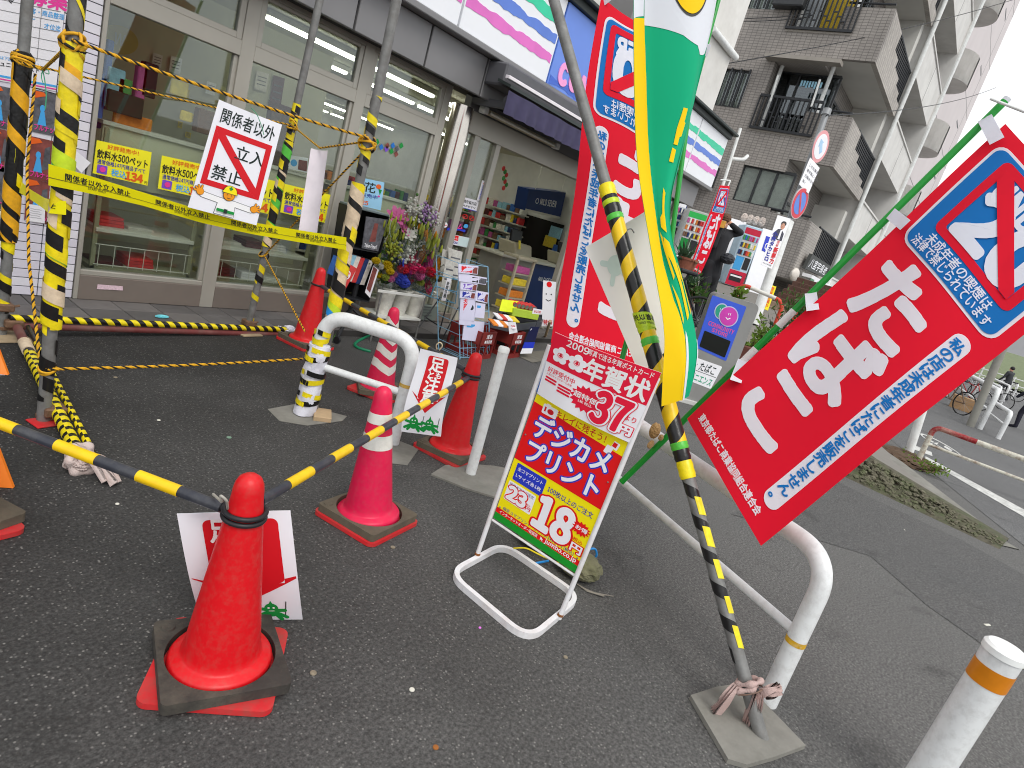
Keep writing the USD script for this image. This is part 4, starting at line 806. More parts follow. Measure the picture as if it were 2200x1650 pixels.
# ------------------------------------------------------------------ watch-your-step boards
def arrow(S, W, H, green=True, wide=1.0, words=True):
    ar = unary_union([rrect(W*0.26, H*0.42, W*0.80, H*0.95, 0.018), Polygon([(W*0.08, H*0.50), (W*0.26, H*0.44), (W*0.26, H*0.42), (W*0.80, H*0.42), (W*0.80, H*0.46), (W*0.96, H*0.50), (W*0.545, H*0.26)])])
    ar = affinity.scale(ar, wide, 1.0, origin=(W*0.52, H*0.6)).intersection(sbox(W*0.02, 0, W*0.985, H))
    S.put('arrow', ar, r_ink, 1)
    if not words: S.put('lettering', text('足', W*0.22, W*0.24, H*0.80, 0.025), w_ink, 2)
    if words: S.put('lettering', text('足', W*0.40, W*0.33, H*0.785, 0.025), w_ink, 2); S.put('lettering', text('も', W*0.17, W*0.55, H*0.70, 0.03), w_ink, 2); S.put('lettering', text('と', W*0.20, W*0.34, H*0.69, 0.03), w_ink, 2)
    if words: S.put('lettering', text('注', W*0.40, W*0.33, H*0.54, 0.025), w_ink, 2); S.put('lettering', text('意', W*0.38, W*0.34, H*0.395, 0.025), w_ink, 2)
    if green:
        for cx, s in ((0.30, 1.0), (0.70, 0.95)):
            o = [Point(cx*W, H*0.145).buffer(0.026*s), Polygon([(cx*W-0.012, H*0.17), (cx*W, H*0.235), (cx*W+0.012, H*0.17)]), Point(cx*W, H*0.09).buffer(0.02*s)]
            for dx, dy in ((-0.05, 0.012), (0.05, 0.0), (-0.035, -0.04), (0.035, -0.045), (-0.055, -0.03), (0.055, -0.035)): o.append(LineString([(cx*W, H*0.12), (cx*W+dx*s, H*0.12+dy)]).buffer(0.008))
            S.put('green_imp', unary_union(o), g_ink, 1); S.put('imp_eyes', unary_union([Point(cx*W-0.009, H*0.155).buffer(0.0045), Point(cx*W+0.009, H*0.155).buffer(0.0045), sbox(cx*W-0.01, H*0.115, cx*W+0.01, H*0.122)]), w_ink, 2)
            S.put('imp_spear', LineString([(cx*W+0.05*s, H*0.05), (cx*W+0.058*s, H*0.22)]).buffer(0.002), dg_ink, 1)
W1 = Thing('warning_sign', 'white board with red arrow reading watch your step, hung by the thin post', 'sign', D(920, 840, 3.8))
S = Sheet(W1, quad(D(899, 748, 3.90), D(979, 768, 3.78), D(948, 938, 3.80), D(863, 927, 3.92), waves=[(0.022, 0, 0.75, 0.3)]), 0.245, 0.52, fine=0.05); S.base('board', board_w, 0.003); arrow(S, 0.245, 0.52)
cA = cones['A'][0]
W2 = Thing('warning_sign', 'white board with red arrow half hidden behind the nearest red cone', 'sign', D(540, 1200, 2.1))
S = Sheet(W2, quad(D(380, 1104, 1.96), D(624, 1097, 2.10), D(650, 1331, 2.32), D(432, 1332, 2.20), waves=[(0.03, 0, 0.5, 0.0)]), 0.36, 0.42, fine=0.05); S.base('board', board_w, 0.003); arrow(S, 0.36, 0.42, wide=1.25, words=False)
W2.part('tie', tube(fillet([rA+unit(pl-rA)*0.11+[0, 0, 0.02], D(478, 1080, 1.80), D(472, 1062, 1.78), D(487, 1075, 1.79), D(492, 1112, 1.95)], 0.02), 0.004, 8), mat('tie_grey', c(170, 166, 156), 0.5), smooth=True)
W1.part('tie', tube(fillet([D(939, 750, 3.83), D(936, 742, 3.80), D(945, 734, 3.78), D(952, 742, 3.80), D(944, 752, 3.83)], 0.02), 0.004, 8), mat('tie_beige', c(206, 190, 160), 0.6), smooth=True)
# ------------------------------------------------------------------ white guard pipes and posts
gpaint = mat('guard_white', c(222, 224, 224), 0.35, 0.04, 3, dirt=c(120, 114, 106), dirt_amt=0.32, dscale=24, bump=0.06, bscale=40)
yel_ref = mat('yellow_reflector', c(206, 160, 30), 0.4, 0.3, 20, dirt=c(200, 196, 180), dirt_amt=0.6, dscale=30)
def guard(A_, B_, h, r, label, rr, low=0.36, rl=0.022, mark=None):
    A_, B_ = np.asarray(A_, float), np.asarray(B_, float); t = Thing('guard_pipe', label, 'guard rail', (A_+B_)/2)
    up = np.array([0, 0, 1.0]); t.part('hoop', tube(fillet([A_, A_+up*h*0.5, A_+up*h, B_+up*h, B_+up*h*0.5, B_], rr, 12), r, 24), gpaint, smooth=40); t.part('lower_rail', rod(A_+up*low, B_+up*low, rl, 16), gpaint, smooth=40)
    for e, z in (mark or ()): t.part('reflector', tube(lerp(e+up*(z-0.012), e+up*(z+0.012), 3), r+0.0012, 24, False), yel_ref, smooth=True)
    return t
gA, gB = G(655, 890), G(842, 952)
guard(gA, gB, 0.715, 0.047, 'bent white guard pipe with towel-wrapped left leg among the cones', 0.3, 0.36, 0.024, [(gB, 0.42)])
gC = G(1648, 1508); gD = gC+unit([0.45, 0.89, 0])*1.75
guard(gC, gD, 0.705, 0.041, 'large white guard pipe behind the red banner on the right', 0.40, 0.35, 0.021, [(gC, 0.32)])
wt = Thing('towel_wrap', 'white towels taped round the left leg of the bent guard pipe', 'towel', gA)
P_ = lerp(gA+[0, 0, 0.01], gA+[0.0, 0, 0.50], 30); wt.part('towel', tube(P_, 0.066+0.012*(meshkit.fbm(np.c_[np.arange(30)*0.4, np.zeros(30), np.zeros(30)], 3)-0.5), 24), towel_w, smooth=60)
v_, f_ = tube(P_, 0.071, 28, False); nz = meshkit.fbm(v_*[18, 18, 7], 4, 3)-0.5; cxy = np.r_[gA[:2], 0]; dv = v_-cxy; dv[:, 2] = 0; dv /= np.linalg.norm(dv, axis=1, keepdims=True)+1e-9; wt.part('towel_fold', (v_+dv*nz[:, None]*0.045, f_), towel_w, smooth=60)
for z_, seq in ((0.10, 'ky'), (0.25, 'yk'), (0.41, 'ky'), (0.53, 'yky')):
    for i, k_ in enumerate(seq): wt.part('tape', helix_band(gA+[0, 0, z_-0.03], gA+[0, 0, z_+0.22], 0.078-0.025*(z_ > 0.5)+0.0012*i, -0.07*(1 if i else -1), 0.085 if i else 0.0, 0.034, 0.1*i, 1.05+0.1*i, 18), TC[k_], smooth=True)
solo('wood_block', obox(G(672, 905)+[0, 0, 0.002], (0.10, -0.06, 0), (0.10, 0.14, 0), (0, 0, 0.035), 0.004), mat('raw_timber', c(182, 156, 122), 0.8, 0.2, 9), 'short offcut of timber at the foot of the towel-wrapped leg', 'wood block')
def bollard(b, top, r, label, cap=0.006, band=None):
    b = np.asarray(b); t = Thing('bollard', label, 'bollard', b); e = UP(b, *top); ax = e-b; h = np.linalg.norm(ax)
    t.part('post', lathe([(r, 0), (r, h*0.985), (r*0.9, h*0.995)], b, 32, ax), gpaint, smooth=40)
    t.part('cap', lathe([(0, h+0.006), (r*0.9, h+0.004), (r+cap, h-0.006), (r+cap, h-0.028), (r, h-0.03)][::-1], b, 32, ax), mat('cap_white', c(236, 238, 236), 0.35, 0.04), smooth=40)
    if band: t.part('reflector', lathe([(r+0.0015, h-band[0]-band[1]), (r+0.0015, h-band[0])], b, 32, ax), mat('orange_reflector', c(206, 124, 18), 0.3, 0.12, 15), smooth=True)
    return t
bollard(G(1010, 1020), (1084, 747), 0.034, 'thin white post standing in a concrete patch', 0.002)
bollard(G(1952, 1728), (2163, 1392), 0.062, 'thick white bollard with orange band at the lower right corner', 0.004, (0.075, 0.07))
pad_ = lambda px, nm, z=0.006: solo('concrete_pad', (lambda P: prism(Polygon(P[:, :2]), (0, 0, 0.001), (1, 0, 0), (0, 1, 0), (0, 0, 1), z))(gpoly(px, 0.0)), conc, nm, 'concrete pad')
pad_([(925, 1022), (955, 1003), (1000, 1000), (1060, 1004), (1092, 1010), (1075, 1075), (1000, 1052)], 'pale concrete patch round the foot of the thin white post', 0.012)
pad_([(1480, 1502), (1535, 1484), (1597, 1474), (1727, 1610), (1660, 1635), (1600, 1652), (1560, 1640)], 'concrete slab under the foot of the leaning pipe', 0.02)
pad_([(575, 880), (640, 868), (745, 895), (735, 905), (660, 915), (600, 905)], 'worn concrete patch round the towel-wrapped leg', 0.003)
pad_([(795, 962), (850, 945), (900, 965), (875, 1000), (830, 995)], 'worn concrete patch at the right leg of the bent guard pipe', 0.003)
# ------------------------------------------------------------------ A-board: photo print stand
ST = Thing('sign_stand', 'white framed stand advertising digital camera prints', 'sign stand', (2.36, 1.25, 0))
sw = mat('stand_white', c(226, 226, 228), 0.35, 0.06, 6, dirt=c(150, 110, 80), dirt_amt=0.35, dscale=12)
fl, frr = G(1022, 1203), G(1199, 1335)
lo = [G(962, 1240), G(1079, 1176), G(1244, 1290), G(1132, 1384)]
pth = fillet([p+[0, 0, 0.016] for p in lo], 0.11, 8, True)
p_, t_, A_, B_ = frames(pth); sec = [(-0.012, -0.015), (0.012, -0.015), (0.012, 0.015), (-0.012, 0.015)]
nrm = np.cross(t_, [0, 0, 1]); V = np.stack([p_+nrm*a+np.array([0, 0, b]) for a, b in sec], 1).reshape(-1, 3); n = len(p_); i, j = np.meshgrid(np.arange(n-1), np.arange(4), indexing='ij'); j2 = (j+1) % 4
ST.part('base_loop', arr((V, np.stack([i*4+j, i*4+j2, (i+1)*4+j2, (i+1)*4+j], -1).reshape(-1, 4))), sw)
tl, tr = UP(fl, 1181, 742), UP(frr, 1413, 812)
ST.part('post', rod(fl+[0, 0, 0.016], tl, 0.0115, 14), sw, smooth=40); ST.part('post', rod(frr+[0, 0, 0.016], tr, 0.0115, 14), sw, smooth=40)
rustm = mat('rust', c(134, 82, 40), 0.8, 0.3, 40)
for f_ in (fl, frr): ST.part('weld_rust', lathe([(0.0145, 0.031), (0.0145, 0.038), (0.012, 0.042)], f_, 12), rustm)
pn = unit(np.cross(frr-fl, tl-fl)); pn *= np.sign((EYE-fl) @ pn)
def onst(px, py, k=0.0): d_ = ray(px, py); P0 = fl+pn*k; return EYE+d_*(((P0-EYE) @ pn)/(d_ @ pn))
WB, HB = 0.45, 0.86
SB = Sheet(ST, quad(onst(1153, 847, 0.004), onst(1349, 952, 0.004), onst(1236, 1231, 0.004), onst(1060, 1112, 0.004)), WB, HB, lift=0.0006)
SB.base('board', ink('board_yellow', c(246, 230, 10)), 0.006)
rail = lambda a, b: ST.part('rail', rod(a, b, 0.006, 8), sw, smooth=40)
rail(onst(1058, 1117), onst(1234, 1236)); rail(onst(1157, 838), onst(1352, 945))
red2, blue2 = ink('print_red', c(226, 20, 24)), ink('print_blue', c(40, 60, 190))
wht = ink('print_white', c(240, 240, 244))
SB.put('red_field', Polygon([(0, 0.43), (WB, 0.43), (WB, 0.775), (WB*0.5, 0.79), (0, 0.815)]), red2, 1)
SB.put('lettering', text('キレイに残そう！', 0.05, 0.115, 0.798, 0.012, width=0.27), r_ink, 1)
SB.put('camera_picture', unary_union([rrect(0.05, 0.775, 0.125, 0.835, 0.008), sbox(0.065, 0.83, 0.085, 0.842)]), wht, 2); SB.put('camera_lens', Point(0.092, 0.803).buffer(0.016), r_ink, 3); SB.put('camera_picture', sbox(0.06, 0.79, 0.068, 0.82), r_ink, 3)
SB.put('phone_picture', affinity.rotate(unary_union([rrect(0.375, 0.745, 0.405, 0.795, 0.005), rrect(0.392, 0.79, 0.42, 0.835, 0.005)]), -8), wht, 2); SB.put('phone_screen', affinity.rotate(sbox(0.397, 0.8, 0.415, 0.827), -8), red2, 3)
for s_, y_, x_, w_ in (('デジカメ', 0.632, 0.035, 0.39), ('プリント', 0.470, 0.035, 0.39)):
    g_ = text(s_, 0.155, x_, y_, 0.018, width=w_); SB.put('letter_outline', g_.buffer(0.0085), blue2, 2); SB.put('lettering', g_.buffer(0.0015), wht, 3)
SB.put('blue_box', rrect(0.025, 0.30, 0.185, 0.415, 0.008), blue2, 1); SB.put('lettering', text('全コマプリント', 0.027, 0.035, 0.372, 0.012, width=0.14), wht, 2); SB.put('lettering', text('Lサイズ各1枚', 0.027, 0.035, 0.328, 0.012, width=0.14), wht, 2)
SB.put('lettering', text('100枚以上のご注文', 0.04, 0.20, 0.355, 0.015, width=0.23), db_ink, 1)
SB.put('white_box', rrect(0.015, 0.155, 0.165, 0.285, 0.008), wht, 1); SB.put('lettering', text('99枚までのご注文', 0.022, 0.022, 0.258, 0.01, width=0.135), db_ink, 2)
def price(s_, h, x_, y_, w_, bd, base_l=2):
    g_ = text(s_, h, x_, y_, 0.05, width=w_); SB.put('price_outline', g_.buffer(bd), red2, base_l); SB.put('price', g_.buffer(0.001), wht, base_l+1)
price('23', 0.115, 0.025, 0.172, 0.105, 0.007); SB.put('lettering', text('円', 0.03, 0.132, 0.172, 0.02), red2, 2); SB.put('lettering', text('税込', 0.012, 0.132, 0.202, 0.01), red2, 2)
price('18', 0.27, 0.175, 0.118, 0.20, 0.011); gy = text('円', 0.062, 0.383, 0.115, 0.03); SB.put('price_outline', gy.buffer(0.006), red2, 2); SB.put('price', gy, wht, 3); SB.put('lettering', text('税込', 0.024, 0.385, 0.178, 0.01), red2, 2)
def burst(cx, cy, r0, r1, n): return Polygon([(cx+(r0 if i % 2 else r1)*math.cos(i*math.pi/n), cy+(r0 if i % 2 else r1)*math.sin(i*math.pi/n)) for i in range(2*n)])
SB.put('burst', burst(0.405, 0.262, 0.032, 0.045, 14), red2, 4); SB.put('lettering', text('お得', 0.03, 0.376, 0.252, 0.02), wht, 5)
SB.put('lettering', text('指定コマプリント　Lサイズ1枚 27円 (税込)', 0.024, 0.03, 0.088, 0.008, width=0.385), db_ink, 1)
SB.put('red_strip', sbox(0, 0.048, WB, 0.082), red2, 2); SB.put('lettering', text('インターネットオーダー取扱店', 0.024, 0.02, 0.056, 0.015, width=0.215), wht, 3); SB.put('lettering', text('jumbo.co.jp', 0.034, 0.275, 0.057, 0.03, width=0.16), wht, 3); SB.put('cursor', Polygon([(0.25, 0.077), (0.25, 0.054), (0.256, 0.059), (0.262, 0.052), (0.265, 0.055), (0.259, 0.062), (0.266, 0.064)]), wht, 3)
SB.put('green_strip', sbox(0, 0, WB, 0.047), ink('print_green', c(24, 150, 44)), 1)
for q in ((0.015, 0.09), (0.435, 0.09), (0.015, 0.60), (0.435, 0.60)): v_, n_ = SB.map(np.array([q]), 0.002); ST.part('screw', ball(v_[0], 0.004, 1), steel, smooth=True)
# new-year card on top
WC, HC = 0.46, 0.40
crd = Thing('advert_card', 'red and white new year postcard advert fixed on top of the print stand', 'advert', onst(1280, 830))
S = Sheet(crd, quad(onst(1192, 713, 0.035), onst(1421, 801, 0.03), onst(1352, 951, 0.016), onst(1154, 845, 0.016), bend=0.03), WC, HC, fine=0.05, lift=0.0008)
S.base('card', wht, 0.003); S.put('red_field', sbox(0, 0.215, WC, HC), red3 := ink('print_crimson', c(228, 26, 60)), 1)
S.put('lettering', text('2009', 0.05, 0.075, 0.353, 0.02), w_ink, 2); S.put('lettering', text('写真で送る年賀ポストカード', 0.035, 0.18, 0.36, 0.012, width=0.265), w_ink, 2)
for cx in (0.065, 0.15):
    for k_ in range(5): S.put('plum_petal', Point(cx+0.026*math.cos(k_*1.257+0.3), 0.285+0.03*math.sin(k_*1.257+0.3)).buffer(0.02), wht, 2+k_ % 2)
    S.put('plum_ring', Point(cx, 0.285).buffer(0.015).difference(Point(cx, 0.285).buffer(0.012)), red3, 5)
S.put('lettering', text('年賀状', 0.125, 0.185, 0.238, 0.03, width=0.265), w_ink, 2)
S.put('lettering', text('好評受付中', 0.036, 0.02, 0.165, 0.012, width=0.15), red3, 1); S.put('lettering', text('人気のキャラクターも充実', 0.014, 0.02, 0.145, 0.004, width=0.14), red3, 1)
for q in ((0.02, 0.122, 0.085, 0.134), (0.02, 0.104, 0.085, 0.116), (0.095, 0.116, 0.165, 0.128), (0.095, 0.098, 0.165, 0.110), (0.095, 0.08, 0.165, 0.092)): S.put('red_pill', rrect(*q, 0.0055), red3, 1)
S.put('burst', burst(0.235, 0.115, 0.058, 0.075, 16), red3, 1); S.put('lettering', text('超特価', 0.036, 0.178, 0.112, 0.02, width=0.112), w_ink, 2); S.put('lettering', text('1枚 税込', 0.018, 0.205, 0.088, 0.008), w_ink, 2)
g37 = text('37', 0.23, 0.275, 0.03, 0.02, width=0.15); S.put('price_line', g37.buffer(0.015), red3, 3); S.put('price_line', g37.buffer(0.0115), wht, 4); S.put('price', g37.buffer(0.004), red3, 5)
S.put('lettering', text('より', 0.034, 0.405, 0.108, 0.015, width=0.05), red3, 3); gy = text('円', 0.055, 0.40, 0.035, 0.02); S.put('price_line', gy.buffer(0.006), red3, 3); S.put('price', gy.buffer(0.002), wht, 4)
solo('advert_backing', obox(onst(1155, 845, -0.003), onst(1192, 760, -0.003)-onst(1155, 845, -0.003), (onst(1176, 770, -0.003)-onst(1155, 845, -0.003))*0.05+np.array([0.004, 0.02, 0]), (0.006, 0, 0)), b_ink, 'thin blue card edge showing behind the postcard advert', 'card')
# stone weight and wire behind the stand
mossy = mat('mossy_concrete', c(116, 114, 90), 0.95, 0.4, 12, bump=1.0, bscale=50, dirt=c(80, 88, 40), dirt_amt=0.7, dscale=8)
wgt = Thing('concrete_weight', 'mossy broken concrete block with wire behind the print stand', 'concrete block', G(1250, 1245))
wgt.part('block', crumple(G(1240, 1240)+[0.02, 0.02, 0.06], 0.12, (0.9, 1.1, 0.55), 21, 0.2, 2.2), mossy, smooth=30); wgt.part('block', crumple(G(1160, 1190)+[0.06, 0.06, 0.05], 0.12, (0.9, 1.3, 0.5), 22, 0.2, 2.2), mossy, smooth=30)
wgt.part('wire', tube(fillet([G(1245, 1195, 0.10), G(1262, 1180, 0.12), G(1280, 1178, 0.12), G(1283, 1195, 0.08), G(1272, 1200, 0.05)], 0.03), 0.006, 8), tape_b, smooth=True); wgt.part('wire', rod(G(1150, 1210, 0.02), G(1178, 1205, 0.02), 0.006, 8), tape_b); wgt.part('string', tube(fillet([G(1103, 1178, 0.05), G(1130, 1176, 0.08), G(1155, 1190, 0.05), G(1200, 1210, 0.05)], 0.05), 0.004, 6), tape_y)
solo('frayed_string', cat_([tube(fillet([G(1240+4*k, 1255+3*k, 0.006), G(1270+6*k, 1272+2*k, 0.01), G(1318-5*k, 1281-k, 0.006)], 0.1), 0.0025, 5) for k in range(6)]), mat('frayed_grey', c(140, 134, 124), 0.9), 'frayed grey string lying behind the print stand', 'string')
# ------------------------------------------------------------------ banners
red_cl, white_cl, green_cl, yellow_cl, blue_cl = cloth('red', c(226, 4, 42), 0.22), cloth('white', c(232, 232, 240), 0.25), cloth('green', c(0, 176, 126), 0.25), cloth('yellow', c(250, 206, 4), 0.2), cloth('blue', c(10, 112, 186), 0.22)
pole_g = mat('pole_green', c(22, 146, 48), 0.35, 0.08, 6)
def tobacco(S, fine_text=True):
    W, H = 0.6, 1.8
    S.base('cloth', red_cl, 0.0008)
    S.put('panel_border', rrect(0.045, 1.215, 0.555, 1.745, 0.05), white_cl, 1); S.put('blue_panel', rrect(0.057, 1.227, 0.543, 1.733, 0.04), blue_cl, 2)
    ring = rrect(0.115, 1.335, 0.515, 1.715, 0.03); inr = rrect(0.15, 1.37, 0.48, 1.68, 0.012)
    S.put('red_ring', ring.difference(inr), red_cl, 3)
    S.put('lettering', text('UNDER', 0.125, 0.165, 1.575, 0.06, width=0.30), white_cl, 4)
    S.put('numeral', text('20', 0.29, 0.165, 1.385, 0.055, width=0.31), white_cl, 4)
    S.put('red_slash', Polygon([(0.15, 1.68), (0.15, 1.63), (0.44, 1.37), (0.48, 1.37), (0.48, 1.41), (0.19, 1.68)]), red_cl, 5)
    S.put('lettering', text('未成年者の喫煙は', 0.05, 0.13, 1.285, 0.015, width=0.34), white_cl, 4); S.put('lettering', text('法律で禁じられています', 0.05, 0.09, 1.240, 0.015, width=0.42), white_cl, 4)
    for i, ch in enumerate('たばこ'): S.put('lettering', text(ch, 0.35, 0.06, 0.895-i*0.325, 0.042), white_cl, 1)
    S.put('white_strip', rrect(0.462, 0.11, 0.538, 1.165, 0.037), white_cl, 1)
    S.put('lettering', text('私の店は未成年者にたばこを販売しません。', 0.058, 0.5, 1.14, 0.03, vert=True, width=1.0), blue_cl, 2)
    S.put('lettering', text('東京都たばこ商業協同組合連合会', 0.042, 0.04, 0.05, 0.03, width=0.47), white_cl, 1)
def banner_pole(a, b, label, r=0.0165, rings=True):
    t = Thing('banner_pole', label, 'pole', a); t.part('pole', rod(a, b, r, 16), pole_g, smooth=40); return t
def strap(t, a, b, w, m):                                  # white cloth loop from the pole to the banner edge
    a, b = np.asarray(a), np.asarray(b); n = unit(np.cross(b-a, EYE-a)); d = unit(np.cross(n, EYE-a))*0.001
    t.part('strap', obox(a-n*w/2-unit(b-a)*0.02, (b-a)+unit(b-a)*0.03, n*w, unit(EYE-a)*0.006), m)
# right-hand tobacco banner
pA, pB = D(1335, 1036, 3.42), D(2150, 226, 2.72)
ppt = lambda px: pA+(pB-pA)*(lambda f: f)(np.clip(((px-1335)/(2150-1335))*depth(pA)/(depth(pB)+((px-1335)/(2150-1335))*(depth(pA)-depth(pB))), 0, 1))
BP = banner_pole(pA, pB+(pB-pA)*0.008, 'green pole of the big red banner on the right, tied to the guard pipe')
for q in (1590, 1672): BP.part('tape_band', rod(ppt(q), ppt(q+34), 0.0178, 16), mat('tape_white', c(226, 226, 224), 0.5), smooth=40)
BP.part('top_cap', rod(pB, pB+unit(pB-pA)*0.035, 0.016, 16), mat('cap_grey', c(206, 208, 214), 0.3), smooth=40); BP.part('top_arm', rod(D(2128, 212, 2.71), D(2330, 290, 2.5), 0.006, 8), white_paint, smooth=40)
RB = Thing('banner', 'big red banner with white kana and blue panel, slanting across the right side', 'banner', D(1800, 800, 2.7))
rbq = (D(2160, 267, 2.66), D(2415, 545, 2.25), D(1632, 1171, 2.47), D(1478, 901, 3.02))
S = Sheet(RB, quad(*rbq, waves=[(0.012, 0.7, 1.3, 0.4), (0.006, 1.5, 0.6, 1.0)]), 0.6, 1.8, fine=0.05, lift=0.0022); tobacco(S)
fq = quad(*rbq)
for px_, v in ((2118, 0.965), (1915, 0.70), (1742, 0.415), (1596, 0.16)):
    e_ = fq(np.array([0.035]), np.array([v]))[0]; strap(RB, to_cam(ppt(px_), 0.022), to_cam(e_, 0.05), 0.052, white_cl)
solo('tie_cloth', cat_([crumple(D(1407, 925, 3.30), 0.042, (0.7, 0.7, 1.1), 31, 0.3), crumple(D(1398, 955, 3.30), 0.03, (1.2, 0.4, 0.8), 32, 0.3), crumple(D(1420, 940, 3.28), 0.026, (0.8, 0.5, 0.7), 33, 0.3)]), mat('brown_tape', c(176, 142, 96), 0.7, 0.25, 20), 'brown packing tape knotted round the guard pipe and green pole', 'tape', smooth=50)
# middle tobacco banner, seen from behind
MB = Thing('banner', 'red banner seen from behind with mirrored lettering, left of the green banner', 'banner', D(1300, 400, 3.9))
S = Sheet(MB, quad(D(1485, 118, 4.15), D(1293, -8, 3.75), D(1183, 736, 3.75), D(1400, 800, 4.15), waves=[(0.02, 0.8, 0.9, 1.2), (0.008, 1.4, 1.8, 0.2)]), 0.6, 1.8, fine=0.05, lift=0.0026); tobacco(S)
mp = banner_pole(D(1500, 90, 4.17), D(1402, 815, 4.17), 'green pole hidden behind the yellow and green banner'); strap(MB, D(1296, -14, 3.76), D(1305, 2, 3.77), 0.05, white_cl)
# yellow and green banner, twisted round the leaning pipe
rows = [(-45, 3.05, [(1361, -45), (1384, -45), (1430, -45), (1475, -42), (1520, -40), (1546, -45)], (0.0, 0.05, -0.02, -0.04, 0.05, 0.08)),
        (38, 3.02, [(1361, 42), (1383, 37), (1435, 42), (1486, 52), (1520, 40), (1536, 20)], (0.0, 0.05, -0.02, -0.05, 0.05, 0.08)),
        (170, 2.97, [(1362, 170), (1386, 166), (1435, 170), (1484, 182), (1500, 170), (1512, 130)], (0.0, 0.05, -0.02, -0.06, 0.04, 0.08)),
        (330, 2.90, [(1368, 335), (1392, 330), (1422, 334), (1448, 342), (1462, 338), (1470, 300)], (0.0, 0.05, -0.01, -0.05, 0.03, 0.07)),
        (475, 2.78, [(1387, 470), (1409, 476), (1420, 480), (1432, 482), (1437, 478), (1440, 470)], (0.0, 0.03, -0.01, -0.03, 0.02, 0.03)),
        (600, 2.68, [(1408, 592), (1430, 601), (1444, 606), (1458, 612), (1466, 613), (1470, 610)], (0.0, 0.03, 0.0, -0.02, 0.02, 0.03)),
        (720, 2.58, [(1427, 722), (1456, 722), (1467, 732), (1474, 742), (1490, 742), (1498, 744)], (0.0, 0.0, 0.0, 0.0, 0.03, 0.05)),
        (800, 2.55, [(1424, 800), (1458, 795), (1466, 796), (1472, 800), (1484, 798), (1493, 800)], (0.0, 0.0, 0.0, 0.0, 0.03, 0.05)),
        (870, 2.55, [(1421, 873), (1453, 863), (1462, 860), (1465, 860), (1474, 855), (1480, 851)], (0.0, 0.0, 0.0, 0.0, 0.03, 0.05))]
CP = np.array([[D(x, y, d+o*0.4) for (x, y), o in zip(p, os_)] for _, d, p, os_ in rows])[::-1]       # bottom row first
from scipy.interpolate import RectBivariateSpline
vv, uu_ = np.linspace(0, 1, len(rows)), np.array([0, 0.16, 0.36, 0.6, 0.82, 1.0])
vv = 1-np.array([(r[0]+45)/915 for r in rows])[::-1]
spl = [RectBivariateSpline(vv, uu_, CP[:, :, k], kx=2, ky=2, s=0) for k in range(3)]
gfn = lambda u, v: np.stack([s_.ev(np.clip(v, 0, 1.0), np.clip(u, 0, 1)) for s_ in spl], 1)
GB = Thing('banner', 'tall green and yellow banner with white top, twisted against the leaning pipe', 'banner', D(1430, 400, 2.8))
S = Sheet(GB, gfn, 0.6, 1.8, fine=0.035, lift=0.0022); S.base('cloth', green_cl, 0.0008)
S.put('yellow_border', Polygon([(0, 0), (0.36, 0), (0.355, 0.15), (0.33, 0.33), (0.16, 0.45), (0.11, 0.6), (0.10, 1.63), (0, 1.64)]), yellow_cl, 1)
S.put('white_top', Polygon([(0, 1.64), (0.095, 1.64), (0.1, 1.8), (0, 1.8)]), white_cl, 1); S.put('white_top', Polygon([(0.1, 1.60), (0.3, 1.585), (0.40, 1.545), (0.43, 1.50), (0.6, 1.44), (0.6, 1.8), (0.1, 1.8)]), white_cl, 1)
S.put('white_edge', Polygon([(0.36, 0), (0.42, 0), (0.415, 0.15), (0.39, 0.33), (0.36, 0.36), (0.345, 0.33), (0.355, 0.15)]), white_cl, 2); S.put('white_edge', Polygon([(0.59, 0.1), (0.6, 0.1), (0.6, 0.33), (0.56, 0.27)]), white_cl, 2)
S.put('yellow_disc', Point(0.37, 1.79).buffer(0.125).intersection(sbox(0, 0, 0.6, 1.8)), k_ink, 2); S.put('yellow_disc', Point(0.37, 1.79).buffer(0.115).intersection(sbox(0, 0, 0.6, 1.8)), yellow_cl, 3)
for q in ([(0.33, 1.275), (0.37, 1.275), (0.37, 1.22), (0.385, 1.215), (0.38, 1.16), (0.36, 1.155), (0.36, 1.12), (0.315, 1.12), (0.315, 1.19)], [(0.31, 1.105), (0.355, 1.10), (0.355, 1.045), (0.30, 1.045)],
          [(0.27, 0.93), (0.31, 0.91), (0.31, 0.84), (0.33, 0.78), (0.33, 0.74), (0.22, 0.76), (0.22, 0.80), (0.27, 0.82)], [(0.25, 0.72), (0.35, 0.70), (0.44, 0.58), (0.47, 0.42), (0.42, 0.40), (0.38, 0.52), (0.30, 0.62), (0.22, 0.66)], [(0.17, 0.74), (0.22, 0.72), (0.30, 0.56), (0.26, 0.54)], [(0.2, 0.52), (0.30, 0.47), (0.34, 0.40), (0.31, 0.38), (0.24, 0.45)], [(0.46, 0.62), (0.56, 0.58), (0.56, 0.44), (0.52, 0.42), (0.52, 0.54), (0.46, 0.56)]):
    S.put('yellow_character', Polygon(q), yellow_cl, 2)
gp_ = banner_pole(D(1548, -20, 3.12), D(1328, 803, 3.12), 'green pole of the yellow and green banner, from the top edge behind the leaning pipe', 0.0135)
for px_, py_, ex in ((1512, 108, -22), (1440, 362, -8)):
    strap(GB, D(px_+6, py_, 3.10), D(px_+ex, py_-8, 3.04), 0.055, white_cl)
